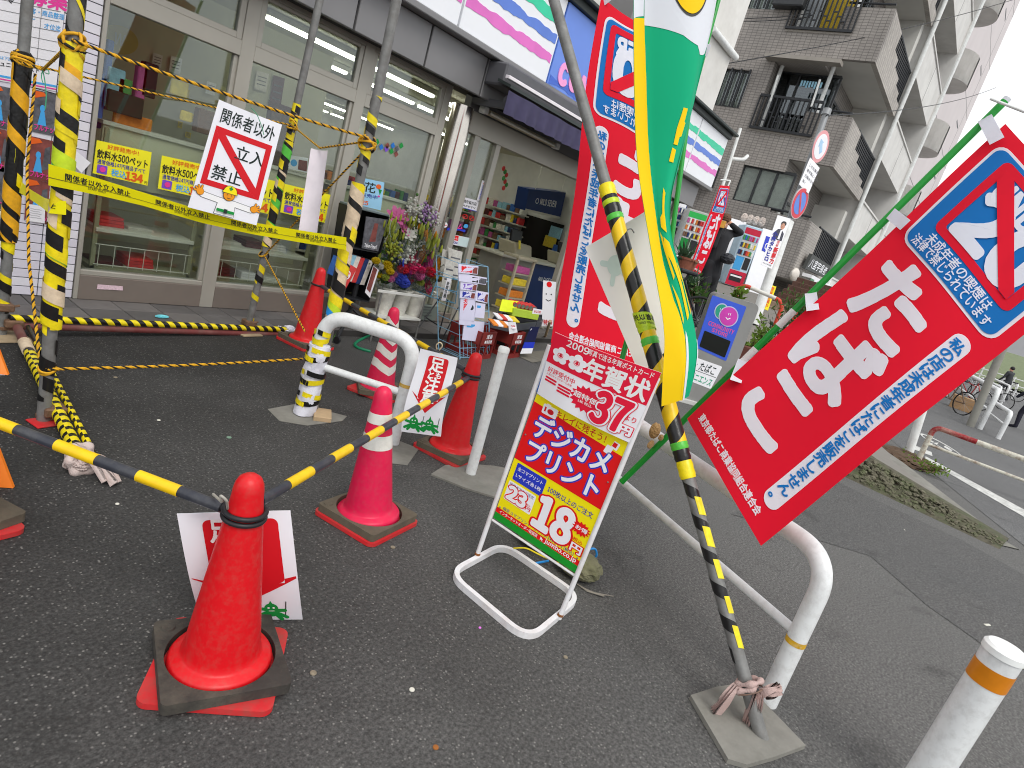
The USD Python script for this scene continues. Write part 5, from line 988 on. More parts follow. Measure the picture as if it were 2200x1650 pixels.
# sign board seen from behind, tied to the leaning pipe
WB2 = Thing('warning_sign', 'white sign board seen from the back, tied behind the leaning pipe', 'sign', D(1350, 620, 3.0))
S = Sheet(WB2, quad(D(1257, 531, 3.04), D(1399, 445, 3.00), D(1440, 745, 2.98), D(1374, 806, 3.02), waves=[(0.02, 0.3, 0.5, 0.5)]), 0.36, 0.6, fine=0.06); S.base('board', mat('board_back', c(226, 222, 214), 0.5, 0.05, 3), 0.003)
imp = [Point(0.11, 0.46).buffer(0.045), Point(0.19, 0.44).buffer(0.03)]+[LineString([(0.11, 0.46), (0.11+dx, 0.46+dy)]).buffer(0.013) for dx, dy in ((-0.06, 0.04), (0.07, 0.06), (-0.05, -0.06), (0.05, -0.07), (0.1, 0.01))]
S.put('show_through', unary_union(imp), mat('faint_green', c(190, 206, 196), 0.5), 1)
WB2.part('wire', tube(fillet([D(1335, 488, 2.92), D(1344, 496, 2.88), D(1356, 490, 2.90), D(1362, 500, 2.95)], 0.02), 0.003, 6), steel)
# ------------------------------------------------------------------ printed things on the shop front
def flat(name, label, cat, px, Y, W, H, paper, thick=0.0012, group=None):
    P = [OY(x, y, Y) for x, y in px]; t = Thing(name, label, cat, np.mean(P, 0), group=group); S = Sheet(t, quad(*P), W, H, lift=0.0022); S.base('sheet', paper, thick); return S
pale_y = mat('paper_yellow', c(236, 226, 30), 0.5, 0.04, 4); pap = mat('paper_white', c(228, 226, 230), 0.6, 0.04, 4); orange_ink = ink('orange', c(222, 96, 30)); purple_ink = ink('purple', c(120, 80, 190)); mag_ink = ink('magenta', c(224, 60, 150)); sky_ink = ink('sky', c(70, 160, 220)); lightblue = mat('paper_blue', c(150, 200, 230), 0.5, 0.1, 5)
for px, lab in (([(208, 301), (326, 327), (317, 399), (199, 372)], 'first yellow price notice from the left on the shop window'), ([(348, 334), (462, 359), (452, 430), (339, 405)], 'yellow price notice half covered by the keep-out board'), ([(612, 395), (712, 419), (703, 480), (602, 456)], 'yellow price notice by the hanging paper strip'), ([(470, 362), (596, 390), (586, 462), (460, 434)], 'yellow price notice hidden behind the keep-out board')):
    S = flat('price_notice', lab, 'notice', px, FY-0.012, 0.42, 0.27, pale_y, group='yellow price notices on the window'); S.put('lettering', text('好評発売中！', 0.04, 0.08, 0.222, 0.012, width=0.27), orange_ink); S.put('lettering', text('飲料水500ペット', 0.075, 0.012, 0.14, 0.02, width=0.395), k_ink)
    S.put('lettering', text('通常価格147円商品すべて', 0.04, 0.02, 0.092, 0.012, width=0.37), db_ink); S.put('logo', rrect(0.025, 0.012, 0.10, 0.082, 0.006), purple_ink); S.put('logo_disc', Point(0.066, 0.048).buffer(0.022), mag_ink, 2); S.put('lettering', text('税込', 0.06, 0.13, 0.02, 0.02), sky_ink); S.put('price', text('134', 0.085, 0.235, 0.012, 0.05), orange_ink); S.put('lettering', text('円', 0.025, 0.39, 0.012, 0.01), k_ink)
S = flat('poster', 'white job poster with ruled table at the top left on the tiled wall', 'poster', [(-30, -55), (143, -18), (120, 196), (-45, 165)], FY-0.03, 0.6, 0.75, pap)
S.put('lettering', text('募集！', 0.16, 0.30, 0.62, 0.03), mag_ink)
for k_, s_ in enumerate(('仕事内容', '年　令', '8：', '：', '：')): S.put('lettering', text(s_, 0.05, 0.06, 0.66-k_*0.075, 0.01), k_ink)
S.put('lettering', text('接客・商品整理', 0.045, 0.29, 0.545, 0.01), sky_ink); S.put('lettering', text('才〜', 0.045, 0.29, 0.49, 0.01), sky_ink); S.put('lettering', text('才位迄', 0.045, 0.45, 0.455, 0.01), sky_ink)
for k_ in range(6): S.put('ruled_line', sbox(0.03, 0.595-k_*0.075, 0.57, 0.598-k_*0.075), k_ink)
for x_ in (0.05, 0.26, 0.42): S.put('ruled_line', sbox(x_, 0.2, x_+0.003, 0.6), k_ink)
S.put('lettering', text('詳しくは下記へご連絡下さい', 0.03, 0.05, 0.165, 0.005), sky_ink); S.put('lettering', text('コミュニティ・ストア', 0.045, 0.05, 0.115, 0.015), k_ink); S.put('lettering', text('TEL', 0.04, 0.05, 0.07, 0.01), k_ink); S.put('blue_bar', sbox(0, 0.03, 0.6, 0.045), sky_ink); S.put('pink_bar', sbox(0, 0.01, 0.6, 0.02), mag_ink)
film_dark = mat('print_grey', c(92, 92, 98), 0.5, 0.6, 18); film_red = mat('print_brown', c(128, 66, 60), 0.5, 0.5, 16)
for k_, (x0, y0) in enumerate(((75, 192), (66, 292), (-22, 272), (-18, 180), (60, 382), (-26, 352))):
    S = flat('poster', ('film poster in red and blue, upper one between the two left poles', 'film poster in red and blue, middle one between the two left poles', 'film poster at the left edge, lower one', 'grey film poster at the left edge, upper one', 'film poster in grey and purple, lowest between the two left poles', 'half covered film poster at the far left behind the orange pole')[k_], 'poster', [(x0, y0), (x0+48, y0+11), (x0+40, y0+100), (x0-8, y0+90)], FY-0.03, 0.3, 0.42, (film_dark, film_red, film_red, film_dark, film_red, film_dark)[k_], group='posters on the tiled wall')
    S.put('figure', unary_union([Point(0.12, 0.25).buffer(0.035), Polygon([(0.07, 0.08), (0.19, 0.08), (0.15, 0.22), (0.10, 0.22)])]), sky_ink); S.put('grey_patch', Polygon([(0.18, 0.1), (0.29, 0.14), (0.27, 0.36), (0.2, 0.33)]), film_dark, 1); S.put('lettering', text('フルナッ', 0.07, 0.02, 0.03, 0.02), mag_ink, 2); S.put('orange_patch', Polygon([(0.01, 0.34), (0.16, 0.38), (0.12, 0.41), (0.01, 0.41)]), orange_ink, 1)
S = flat('notice', 'white typed sheet taped on the wall between the two left poles', 'notice', [(60, 438), (97, 444), (96, 480), (55, 474)], FY-0.035, 0.25, 0.2, pap)
for k_ in range(5): S.put('typed_line', sbox(0.04, 0.15-k_*0.025, 0.2-0.02*(k_ % 2), 0.153-k_*0.025), film_dark)
S = flat('notice', 'small tilted white slip stuck beside the front left pole', 'notice', [(161, 322), (195, 350), (175, 372), (152, 348)], FY-0.05, 0.15, 0.12, pap)
S = flat('poster', 'blue flower-sale poster on the window above the bouquets', 'poster', [(774, 381), (826, 392), (818, 452), (763, 439)], FY-0.05, 0.32, 0.42, lightblue)
S.put('lettering', text('花', 0.16, 0.06, 0.24, 0.012), dg_ink); S.put('lettering', text('販売中', 0.065, 0.04, 0.15, 0.01, width=0.22), db_ink); S.put('price', text('525', 0.08, 0.02, 0.03, 0.03), orange_ink); S.put('tulip', Point(0.25, 0.34).buffer(0.035), orange_ink); S.put('tulip_leaf', Polygon([(0.25, 0.31), (0.28, 0.22), (0.3, 0.3)]), g_ink); S.put('blossom', Point(0.27, 0.2).buffer(0.015), mag_ink)
# stickers on the side light
def sticker(lab, px, W, H, m, Y=FY-0.006): return flat('sticker', lab, 'sticker', px, Y, W, H, m)
S = sticker('red and white security sticker low on the glass by the door', [(965, 502), (1012, 512), (1007, 533), (962, 523)], 0.28, 0.14, pap); S.put('red_part', sbox(0.005, 0.065, 0.12, 0.135), red2); S.put('lettering', text('SECOM', 0.045, 0.01, 0.018, 0.02, width=0.11), db_ink); S.put('pale_part', sbox(0.125, 0.005, 0.275, 0.135), mat('paper_mint', c(196, 216, 216), 0.5)); S.put('lettering', text('セコム', 0.03, 0.02, 0.085, 0.01), wht, 2)
S = sticker('white police notice sticker on the glass by the door', [(988, 421), (1030, 432), (1025, 455), (983, 444)], 0.24, 0.14, pap); S.put('lettering', text('警視庁協力店', 0.045, 0.015, 0.075, 0.012, width=0.2), k_ink); S.put('lettering', text('SAFETY', 0.03, 0.02, 0.025, 0.01, width=0.19), k_ink); S.put('blue_edge', sbox(0, 0, 0.24, 0.008), blue2)
S = sticker('tall narrow white sticker on the glass edge by the door', [(1036, 387), (1047, 391), (1034, 436), (1024, 432)], 0.08, 0.3, pap); S.put('lettering', text('指定商品券取扱店', 0.035, 0.04, 0.24, 0.012, vert=True, width=0.2), blue2); S.put('dot', Point(0.04, 0.265).buffer(0.012), orange_ink)
S = sticker('red no-smoking and no-food symbols on the glass', [(978, 452), (1022, 463), (1020, 478), (975, 467)], 0.28, 0.1, glass('clear_film', (0.9, 0.9, 0.9)))
for k_ in range(3): S.put('ring', unary_union([Point(0.05+k_*0.09, 0.05).buffer(0.035).difference(Point(0.05+k_*0.09, 0.05).buffer(0.028)), LineString([(0.03+k_*0.09, 0.03), (0.07+k_*0.09, 0.07)]).buffer(0.004)]), red2)
S = sticker('pink and blue cartoon-coloured film low on the glass', [(966, 470), (1010, 480), (1002, 503), (958, 494)], 0.28, 0.16, glass('pink_film', (0.85, 0.6, 0.85))); S.put('lettering', text('ラム', 0.09, 0.03, 0.05, 0.03), mag_ink); S.put('wave', band(0.01, 0.27, 0.025, 0.016, 3), blue2); S.put('circle', Point(0.235, 0.11).buffer(0.03), sky_ink)
S = sticker('round white warning sticker low on the glass', [(948, 474), (963, 477), (961, 491), (946, 488)], 0.1, 0.1, glass('clear_film', (0.9, 0.9, 0.9))); S.put('disc', Point(0.05, 0.05).buffer(0.045), wht); S.put('triangle', Polygon([(0.03, 0.03), (0.06, 0.03), (0.045, 0.07)]), k_ink, 2); S.put('red_dot', Point(0.072, 0.045).buffer(0.01), red2, 2)
# glass diamonds hung in the window
dm = Thing('window_ornament', 'row of coloured glass diamonds stuck high in the window', 'ornament', OY(838, 312, FY+0.05))
for k_, (x_, y_, m_) in enumerate(((810, 305, g_ink), (819, 316, b_ink), (832, 313, film_red), (841, 325, g_ink), (844, 313, b_ink), (853, 320, film_dark), (862, 313, g_ink), (851, 331, film_red), (830, 320, purple_ink))):
    q_ = OY(x_, y_, FY-0.004); v_, f_ = prism(Polygon([(-0.032, 0), (0, -0.035), (0.032, 0), (0, 0.035)]), q_, (1, 0, 0), (0, 0, 1), (0, -1, 0), 0.003); dm.part('diamond', (v_, f_), m_)
# ------------------------------------------------------------------ inside: shelving seen through the glass
shelf_m = mat('shelf_white', c(206, 204, 192), 0.5, 0.05, 4); wire_m = mat('wire_white', c(214, 212, 202), 0.4); post_m = mat('shelf_post', c(150, 148, 120), 0.5)
cols = [c(*k) for k in ((206, 60, 60), (226, 200, 60), (60, 110, 190), (70, 150, 80), (226, 220, 210), (220, 130, 50), (190, 90, 150), (120, 90, 70), (240, 238, 230), (40, 60, 110), (150, 200, 220), (90, 40, 40), (30, 30, 34), (44, 52, 40))]
goods_m = [mat(f'goods_{i}', k, 0.45, 0.25, 25) for i, k in enumerate(cols)]
for a_, b_ in ((2.03, 2.92), (3.06, 4.11), (4.25, 5.25)):
    sh = Thing('magazine_rack', {2: 'white magazine rack behind the left shop window', 3: 'white magazine rack behind the middle shop window', 4: 'white magazine rack behind the window by the chrome column'}[int(a_)], 'rack', ((a_+b_)/2, 5.9, 0.1))
    y0 = FY+0.12
    for x_ in (a_+0.05, b_-0.07):
        sh.part('upright', cube((x_, y0, 0.1), (x_+0.035, y0+0.03, 1.40), 0.003), post_m)
    sh.part('base', cube((a_+0.05, y0, 0.28), (b_-0.04, y0+0.42, 0.32), 0.003), post_m)
    sh.part('shelf', cube((a_+0.06, y0-0.02, 0.60), (b_-0.05, y0+0.42, 0.632), 0.003), shelf_m)
    sh.part('top_shelf', cube((a_+0.06, y0-0.01, 0.93), (b_-0.05, y0+0.32, 0.96), 0.003), shelf_m)
    sh.part('back_panel', cube((a_+0.04, y0+0.02, 0.98), (b_-0.03, y0+0.05, 1.42), 0.003), cream); sh.part('top_ledge', cube((a_+0.03, y0, 1.42), (b_-0.02, y0+0.3, 1.45), 0.003), shelf_m)
    sh.part('fence', cat_([rod((a_+0.07, y0-0.01, z_), (b_-0.06, y0-0.01, z_), 0.004, 6) for z_ in (0.335, 0.50)]+[rod((x_, y0-0.01, 0.32), (x_, y0-0.01, 0.50), 0.003, 6) for x_ in np.linspace(a_+0.1, b_-0.1, 7)]), wire_m, kind='stuff')
    for z_ in (0.632, 0.32):
        n_ = 0
        x_ = a_+0.10
        while x_ < b_-0.28:
            w_ = rng.uniform(0.16, 0.24); h_ = rng.uniform(0.02, 0.10); d_ = rng.uniform(0.0, 0.06)
            mi = rng.integers(5); solo('magazine_stack', cat_([cube((x_, y0+0.05+d_, z_+0.002+k*h_/3), (x_+w_-0.005*k, y0+0.30+d_, z_+h_/3*(k+1)-0.001), 0.001) for k in range(3)]), (pap, goods_m[0], goods_m[8], goods_m[4], goods_m[11])[mi], f'{("white", "red", "white", "cream", "brown")[mi]} magazine stack, {("first", "second", "third", "fourth", "fifth")[n_]} from the left on the {"upper" if z_ > 0.5 else "lower"} shelf of the {("left", "middle", "right")[int(a_)-2]} window', 'magazines', group=f'magazine stacks on the {"upper" if z_ > 0.5 else "lower"} window shelf')
            x_ += w_+rng.uniform(0.02, 0.1); n_ += 1
    x_ = a_+0.08
# display goods on the ledges
for (px_, py_, w_, h_, d_, m_, lab) in ((243, 190, 0.12, 0.30, 0.1, 10, 'clear bottles standing on the window ledge'), (262, 200, 0.10, 0.22, 0.1, 3, 'green packet on the window ledge'), (318, 172, 0.11, 0.26, 0.08, 12, 'black box standing on the window ledge'), (300, 180, 0.07, 0.3, 0.08, 6, 'pink packet on the window ledge'), (228, 160, 0.05, 0.5, 0.05, 2, 'blue vertical card on the window ledge'), (206, 215, 0.10, 0.40, 0.05, 2, 'blue vertical banner in the window'), (285, 260, 0.28, 0.10, 0.05, 5, 'picture card on the window ledge'), (262, 222, 0.26, 0.16, 0.15, 13, 'dark basket of goods inside the window'), (385, 190, 0.14, 0.12, 0.03, 1, 'yellow tag in the window'), (400, 250, 0.1, 0.08, 0.03, 1, 'lower yellow tag in the window'), (440, 262, 0.16, 0.2, 0.1, 7, 'dark jar on the window ledge')):
    q_ = OY(px_, py_, FY+0.28); solo('display_item', cube(q_-[w_/2, d_/2, h_/2], q_+[w_/2, d_/2, h_/2], 0.008), goods_m[m_], lab, 'goods')
S = Sheet(tt := Thing('picture_card', 'picture card of pale figures on the window ledge', 'card', OY(680, 350, FY+0.1)), quad(OY(622, 333, FY+0.1), OY(662, 340, FY+0.1), OY(660, 372, FY+0.1), OY(618, 362, FY+0.1)), 0.3, 0.2); S.base('card', pap); S.put('picture', rrect(0.15, 0.02, 0.29, 0.16, 0.01), film_red); S.put('picture', Point(0.08, 0.1).buffer(0.05), sky_ink)
# notices on the partition wall seen through the left window
ov = Thing('shop_sign', 'pale yellow oval sign high inside the left window', 'sign', OY(255, 88, 7.9)); S = Sheet(ov, quad(OY(215, 40, 7.9), OY(305, 66, 7.9), OY(292, 130, 7.9), OY(205, 104, 7.9)), 1.0, 0.6, lift=0.004); S.base('oval', mat('sign_straw', c(206, 190, 110), 0.5), 0.03, affinity.scale(Point(0.5, 0.3).buffer(1.0, quad_segs=10), 0.48, 0.28)); S.put('lettering', text('W', 0.3, 0.38, 0.2, 0.02), cream)
for k_, (px_, py_, w_, h_, m_, lab) in enumerate(((395, 200, 26, 20, 1, 'yellow paper tag'), (400, 245, 16, 14, 1, 'small yellow paper tag'), (420, 255, 15, 16, 1, 'second small yellow tag'), (388, 268, 10, 14, 1, 'lower yellow tag'), (405, 290, 12, 12, 1, 'lowest yellow tag'), (380, 140, 24, 34, 8, 'white notice sheet'), (340, 130, 20, 28, 4, 'cream notice sheet'), (455, 190, 20, 26, 8, 'narrow white sheet'), (565, 175, 26, 40, 4, 'pale poster'), (600, 200, 24, 70, 11, 'tall dark red poster'))):
    S = flat('wall_notice', lab+' on the wall inside the shop windows', 'notice', [(px_-w_/2, py_-h_/2-w_*0.15), (px_+w_/2, py_-h_/2+w_*0.15), (px_+w_/2-h_*0.15, py_+h_/2+w_*0.15), (px_-w_/2-h_*0.15, py_+h_/2-w_*0.15)], 7.97, 0.4, 0.4, goods_m[m_]); S.put('typed_line', unary_union([sbox(0.06, 0.28-0.08*i, 0.34, 0.30-0.08*i) for i in range(3)]), film_dark)
# tall shelving and fridges further in
def gondola(x0, x1, y, h, label, seed, n=4, depth_=0.4):
    t = Thing('shop_shelf', label, 'shelf', ((x0+x1)/2, y, 0.1)); rg = np.random.default_rng(seed)
    t.part('back', cube((x0, y+depth_, 0.1), (x1, y+depth_+0.03, h)), shelf_m); t.part('side', cube((x0, y, 0.1), (x0+0.03, y+depth_, h)), shelf_m); t.part('side', cube((x1-0.03, y, 0.1), (x1, y+depth_, h)), shelf_m)
    zs = np.linspace(0.2, h-0.28, n); per = {}
    for z_ in zs:
        t.part('shelf', cube((x0+0.03, y, z_-0.025), (x1-0.03, y+depth_, z_)), shelf_m); x_ = x0+0.05
        while x_ < x1-0.15:
            w_, hh = rg.uniform(0.06, 0.13), rg.uniform(0.10, 0.22); k_ = rg.integers(12); per.setdefault(k_, []).append(cube((x_, y+0.03+rg.uniform(0, 0.04), z_+0.001), (x_+w_, y+0.25, z_+hh), 0.008)); x_ += w_+0.012
    for k_, L_ in per.items(): t.part('packets', cat_(L_), goods_m[k_], kind='stuff')
gondola(2.4, 5.2, 8.4, 1.5, 'row of low shop shelves behind the left windows', 1); gondola(6.0, 8.4, 8.8, 1.6, 'shop shelves of packets seen through the door', 2, 5); gondola(4.6, 7.4, 11.5, 1.7, 'long shop shelves deeper inside', 3, 5); gondola(8.9, 10.4, 9.2, 1.75, 'dark shelves beside the counter', 4, 5); gondola(0.5, 3.6, 14.0, 2.0, 'tall wall shelves at the back left of the shop', 5, 5)
gondola(4.5, 5.3, 5.95, 1.25, 'bright shelf of packets behind the flower poster', 6, 4, 0.3)
mc = Thing('poster_stand', 'red framed film poster standing inside the middle window', 'poster', (4.4, 7.2, 1.6)); mc.part('panel', cube((4.25, 7.2, 1.2), (4.65, 7.23, 2.1), 0.004), goods_m[11]); mc.part('picture', cube((4.29, 7.19, 1.25), (4.61, 7.199, 2.05)), goods_m[7])
# counter, registers, hanging brand panel
ms = Thing('brand_panel', 'dark blue lit panel hanging above the counter inside the door', 'sign', OY(1170, 430, 8.0)); MS = mat('mild_blue', c(28, 54, 110), 0.4, 0.1, 3)
cpn = [OY(1137, 406, 8.0), OY(1216, 414, 8.0), OY(1203, 471, 8.0), OY(1128, 452, 8.0)]
S = Sheet(ms, quad(*cpn), 1.3, 0.45, lift=0.003); S.base('panel', MS, 0.3); S.put('lettering', text('MILD SEVEN', 0.15, 0.44, 0.18, 0.012, width=0.6), wht); S.put('emblem', Point(0.34, 0.235).buffer(0.055).difference(Point(0.34, 0.235).buffer(0.04)), wht); S.put('trim', sbox(0, 0.0, 1.3, 0.04), shelf_m)
ms.part('hanger', rod(OY(1150, 407, 8.05), OY(1150, 407, 8.05)*[1, 1, 0]+[0, 0, 2.95], 0.008, 8), wire_m); ms.part('hanger', rod(OY(1205, 413, 8.05), OY(1205, 413, 8.05)*[1, 1, 0]+[0, 0, 2.95], 0.008, 8), wire_m)
ctr = Thing('shop_counter', 'counter with dark blue front panel just inside the door', 'counter', (9.2, 7.2, 0.1)); cm = mat('counter_grey', c(150, 148, 142), 0.5)
ctr.part('body', cube((8.4, 6.6, 0.1), (9.4, 7.1, 0.98), 0.01), cm); ctr.part('body', cube((9.4, 6.6, 0.1), (11.6, 7.1, 0.98), 0.01), MS); ctr.part('top', cube((8.3, 6.5, 0.98), (11.65, 7.2, 1.02), 0.01), shelf_m); S = Sheet(ctr, quad((9.5, 6.595, 0.85), (10.4, 6.595, 0.85), (10.4, 6.595, 0.6), (9.5, 6.595, 0.6)), 0.9, 0.25); S.put('lettering', text('MILD SEVEN', 0.1, 0.1, 0.08, 0.01), wht)
reg_m = mat('register_beige', c(176, 168, 146), 0.5)
for x_ in (8.75, 10.3): rg_ = Thing('cash_register', f'beige cash register on the counter, {"left" if x_ < 9 else "right"} one', 'cash register', (x_, 6.8, 1.02)); rg_.part('body', obox((x_, 6.6, 1.022), (0.5, 0, 0), (0, 0.4, 0), (0, 0.08, 0.22), 0.02), reg_m); rg_.part('display', obox((x_+0.1, 6.85, 1.245), (0.3, 0, 0), (0, 0.06, 0), (0, 0.04, 0.2), 0.01), black_plastic); rg_.part('strip', obox((x_+0.03, 6.60, 1.15), (0.05, 0, 0), (0, 0.05, 0.14), (0, -0.01, 0.003)), tape_y)
XW = 11.82
def onw(px): P = [OX(x, y, XW) for x, y in px]; return min(p[1] for p in P), max(p[1] for p in P), min(p[2] for p in P), max(p[2] for p in P)
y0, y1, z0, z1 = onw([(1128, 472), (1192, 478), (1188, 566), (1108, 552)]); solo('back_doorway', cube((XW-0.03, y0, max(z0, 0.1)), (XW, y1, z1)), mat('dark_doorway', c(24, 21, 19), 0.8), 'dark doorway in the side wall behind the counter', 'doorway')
gw = Thing('shop_shelf', 'wall shelves of dark packets seen left of the counter', 'shelf', (XW-0.2, 10.5, 0.1)); y0, y1, z0, z1 = onw([(1050, 440), (1118, 462), (1100, 600), (1040, 590)]); rgw = np.random.default_rng(77); perw = {}
for z_ in np.linspace(0.35, max(1.7, z1), 7):
    gw.part('shelf', cube((XW-0.35, y0, z_-0.03), (XW-0.01, y1, z_)), shelf_m); y_ = y0+0.03
    while y_ < y1-0.12: w_ = rgw.uniform(0.07, 0.15); perw.setdefault(rgw.integers(12), []).append(cube((XW-0.30, y_, z_+0.001), (XW-0.10, y_+w_, z_+rgw.uniform(0.08, 0.18)), 0.006)); y_ += w_+0.015
for k_, L_ in perw.items(): gw.part('packets', cat_(L_), goods_m[k_], kind='stuff')
for k_, (px, py) in enumerate(((1195, 500), (1183, 520), (1200, 540))): q_ = OX(px, py, XW-0.05); solo('display_item', cube(q_-[0.06, 0.15, 0.12], q_+[0.0, 0.15, 0.12], 0.01), goods_m[(10, 1, 2)[k_]], ('pale blue', 'yellow', 'blue')[k_]+' packet hanging on the wall by the dark doorway', 'goods')
HG = Thing('hanging_garland', 'red and green paper garland hanging inside the door', 'garland', OY(1090, 400, 6.6))
for k in range(7): HG.part('paper_ball', ball(OY(1082+3*(k % 3), 362+7*k, 6.6), 0.028, 1, (1, 1, 1.4)), goods_m[(0, 3)[k % 2]])
dr = Thing('drink_stand', 'beige frame stand of yellow packets inside the door', 'stand', (8.3, 6.0, 0.1))
for x_ in (8.05, 8.5): dr.part('post', cube((x_, 6.0, 0.1), (x_+0.04, 6.04, 1.05), 0.004), reg_m)
dr.part('top', cube((8.03, 5.98, 1.05), (8.56, 6.3, 1.09), 0.006), reg_m)
for k_ in range(4): dr.part('tray', cube((8.09, 6.02, 0.2+k_*0.2), (8.5, 6.3, 0.22+k_*0.2)), reg_m); dr.part('packets', cube((8.1, 6.03, 0.221+k_*0.2), (8.49, 6.25, 0.33+k_*0.2), 0.01), goods_m[(1, 5, 1, 6)[k_]])
# ------------------------------------------------------------------ goods in front of the shop
YR = 4.95
br = Thing('magazine_stand', 'black wheeled magazine stand with free-paper panel by the taped pole', 'stand', (4.3, 5.0, 0)); bk = mat('stand_black', c(26, 27, 30), 0.5, 0.2, 10)
tl_, tr_, br_, bl_ = OY(768, 449, YR), OY(836, 466, YR), OY(812, 540, YR), OY(760, 530, YR)
back = np.array([0, 0.28, 0]); lo_l, lo_r = OY(738, 640, YR), OY(792, 650, YR)
br.part('top', obox(tl_, tr_-tl_, back, (0, 0, 0.02), 0.004), mat('stand_grey', c(96, 108, 110), 0.4)); br.part('side', obox(tl_+[0, 0.005, 0], (0.012, 0, 0), back, lo_l-tl_), bk); br.part('side', obox(tr_+[0, 0.005, 0], (0.012, 0, 0), back, lo_r-tr_), bk)
br.part('back', obox(tl_+back, tr_-tl_, (0, 0.01, 0), lo_l-tl_), bk); br.part('shelf', obox(bl_-[0, 0, 0.02], br_-bl_, back, (0, 0, 0.012)), bk); br.part('shelf', obox(lo_l, lo_r-lo_l, back, (0, 0, 0.012)), bk)
S = Sheet(br, quad(tl_+[0.12, -0.004, -0.05], tr_+[-0.01, -0.004, -0.03], br_+[0.0, -0.004, 0.0], bl_+[0.10, -0.004, 0.0]), 0.4, 0.5); S.base('free_paper_panel', film_dark, 0.01, label='dark panel reading Take Free'); S.put('lettering', text('Take Free!!', 0.075, 0.04, 0.03, 0.015, width=0.3), wht); S.put('figure', Polygon([(0.13, 0.12), (0.27, 0.14), (0.24, 0.42), (0.17, 0.42)]), film_red)
for k_, x_ in enumerate(np.linspace(0.02, 0.35, 6)):
    q_ = bl_+(br_-bl_)*x_*0.3+np.array([0.0, 0.05, -0.30]); solo('magazine', obox(OY(748+k_*9, 545+k_*3, YR+0.05), (0.055, 0.0, 0.0), (0, 0.2, 0), (-0.03, 0.02, -0.26)), goods_m[(2, 10, 4, 0, 9, 4)[k_]], ('blue', 'pale blue', 'white', 'red', 'dark blue', 'cream')[k_]+' booklet in the lower pocket of the black stand', 'magazine')
for p_ in ((3.93, 4.78), (4.55, 4.80), (4.2, 5.2)): br.part('leg', rod((4.25, 5.05, 0.30), (p_[0], p_[1], 0.06), 0.018, 8), bk); br.part('castor', lathe([(0, -0.012), (0.035, -0.012), (0.035, 0.012), (0, 0.012)], (p_[0], p_[1], 0.036), 14, (1, 0.4, 0)), bk, smooth=40)
br.part('stem', rod((4.25, 5.06, 0.28), (4.25, 5.06, 0.60), 0.03, 10), bk)
S = flat('leaflet', 'red leaflet hanging at the side of the black stand', 'leaflet', [(745, 563), (767, 577), (742, 622), (722, 605)], YR-0.03, 0.2, 0.3, goods_m[0]); S.put('ring', Point(0.1, 0.16).buffer(0.06), wht); S.put('ring', Point(0.1, 0.16).buffer(0.045), red2, 2); S.put('lettering', text('山崎', 0.045, 0.055, 0.145, 0.02), wht, 3)
S = flat('leaflet', 'pink and white leaflets in the right pocket of the black stand', 'leaflet', [(802, 570), (814, 580), (795, 640), (784, 628)], YR-0.02, 0.15, 0.35, pap); S.put('print', sbox(0.01, 0.05, 0.11, 0.34), film_red)
# flower buckets
FYp = 5.02
fs = Thing('flower_rack', 'metal rack holding three white flower buckets', 'rack', OY(858, 660, FYp)); mw = mat('rack_white', c(206, 206, 200), 0.45, 0.1, 9)
ra, rb_ = OY(812, 628, FYp-0.16), OY(913, 641, FYp-0.16); fs.part('front_bar', obox(ra, rb_-ra, (0, 0.012, 0), (0, 0, 0.03), 0.003), mw); lx = [(OY(800, 690, FYp-0.1)[0], FYp-0.14), (OY(893, 700, FYp-0.1)[0], FYp-0.14), (OY(800, 690, FYp-0.1)[0], FYp+0.16), (OY(893, 700, FYp-0.1)[0], FYp+0.16)]
for x_, y_ in lx: fs.part('leg', rod((x_, y_, 0.0 if y_ < AZ0 else 0.073), (x_, y_, ra[2]), 0.01, 8), steel)
zsh = OY(850, 672, FYp)[2]-0.012; fs.part('shelf', cube((lx[0][0], FYp-0.15, zsh-0.02), (lx[1][0], FYp+0.17, zsh)), mw)
bucket_m = mat('bucket_white', c(206, 204, 194), 0.5, 0.12, 14, dirt=c(150, 146, 134), dirt_amt=0.5, dscale=20, bump=0.2, bscale=50)
buckets = []
for k_, (px_, py_) in enumerate(((827, 643), (860, 648), (892, 652))):
    q_ = OY(px_, py_, FYp); q_[2] = zsh+0.001; ht = 0.27; bt = Thing('flower_bucket', ('left', 'middle', 'right')[k_]+' white flower bucket in the rack', 'bucket', q_, group='white flower buckets')
    bt.part('bucket', lathe([(0.0, 0.004), (0.075, 0.0), (0.108, ht), (0.116, ht+0.002), (0.116, ht+0.018), (0.104, ht+0.018), (0.10, ht-0.01), (0.0, ht-0.02)], q_, 28), bucket_m, smooth=40); buckets.append(q_+[0, 0, ht])
film = glass('cellophane', (0.93, 0.95, 0.93), extra=0.05, rough=0.12)
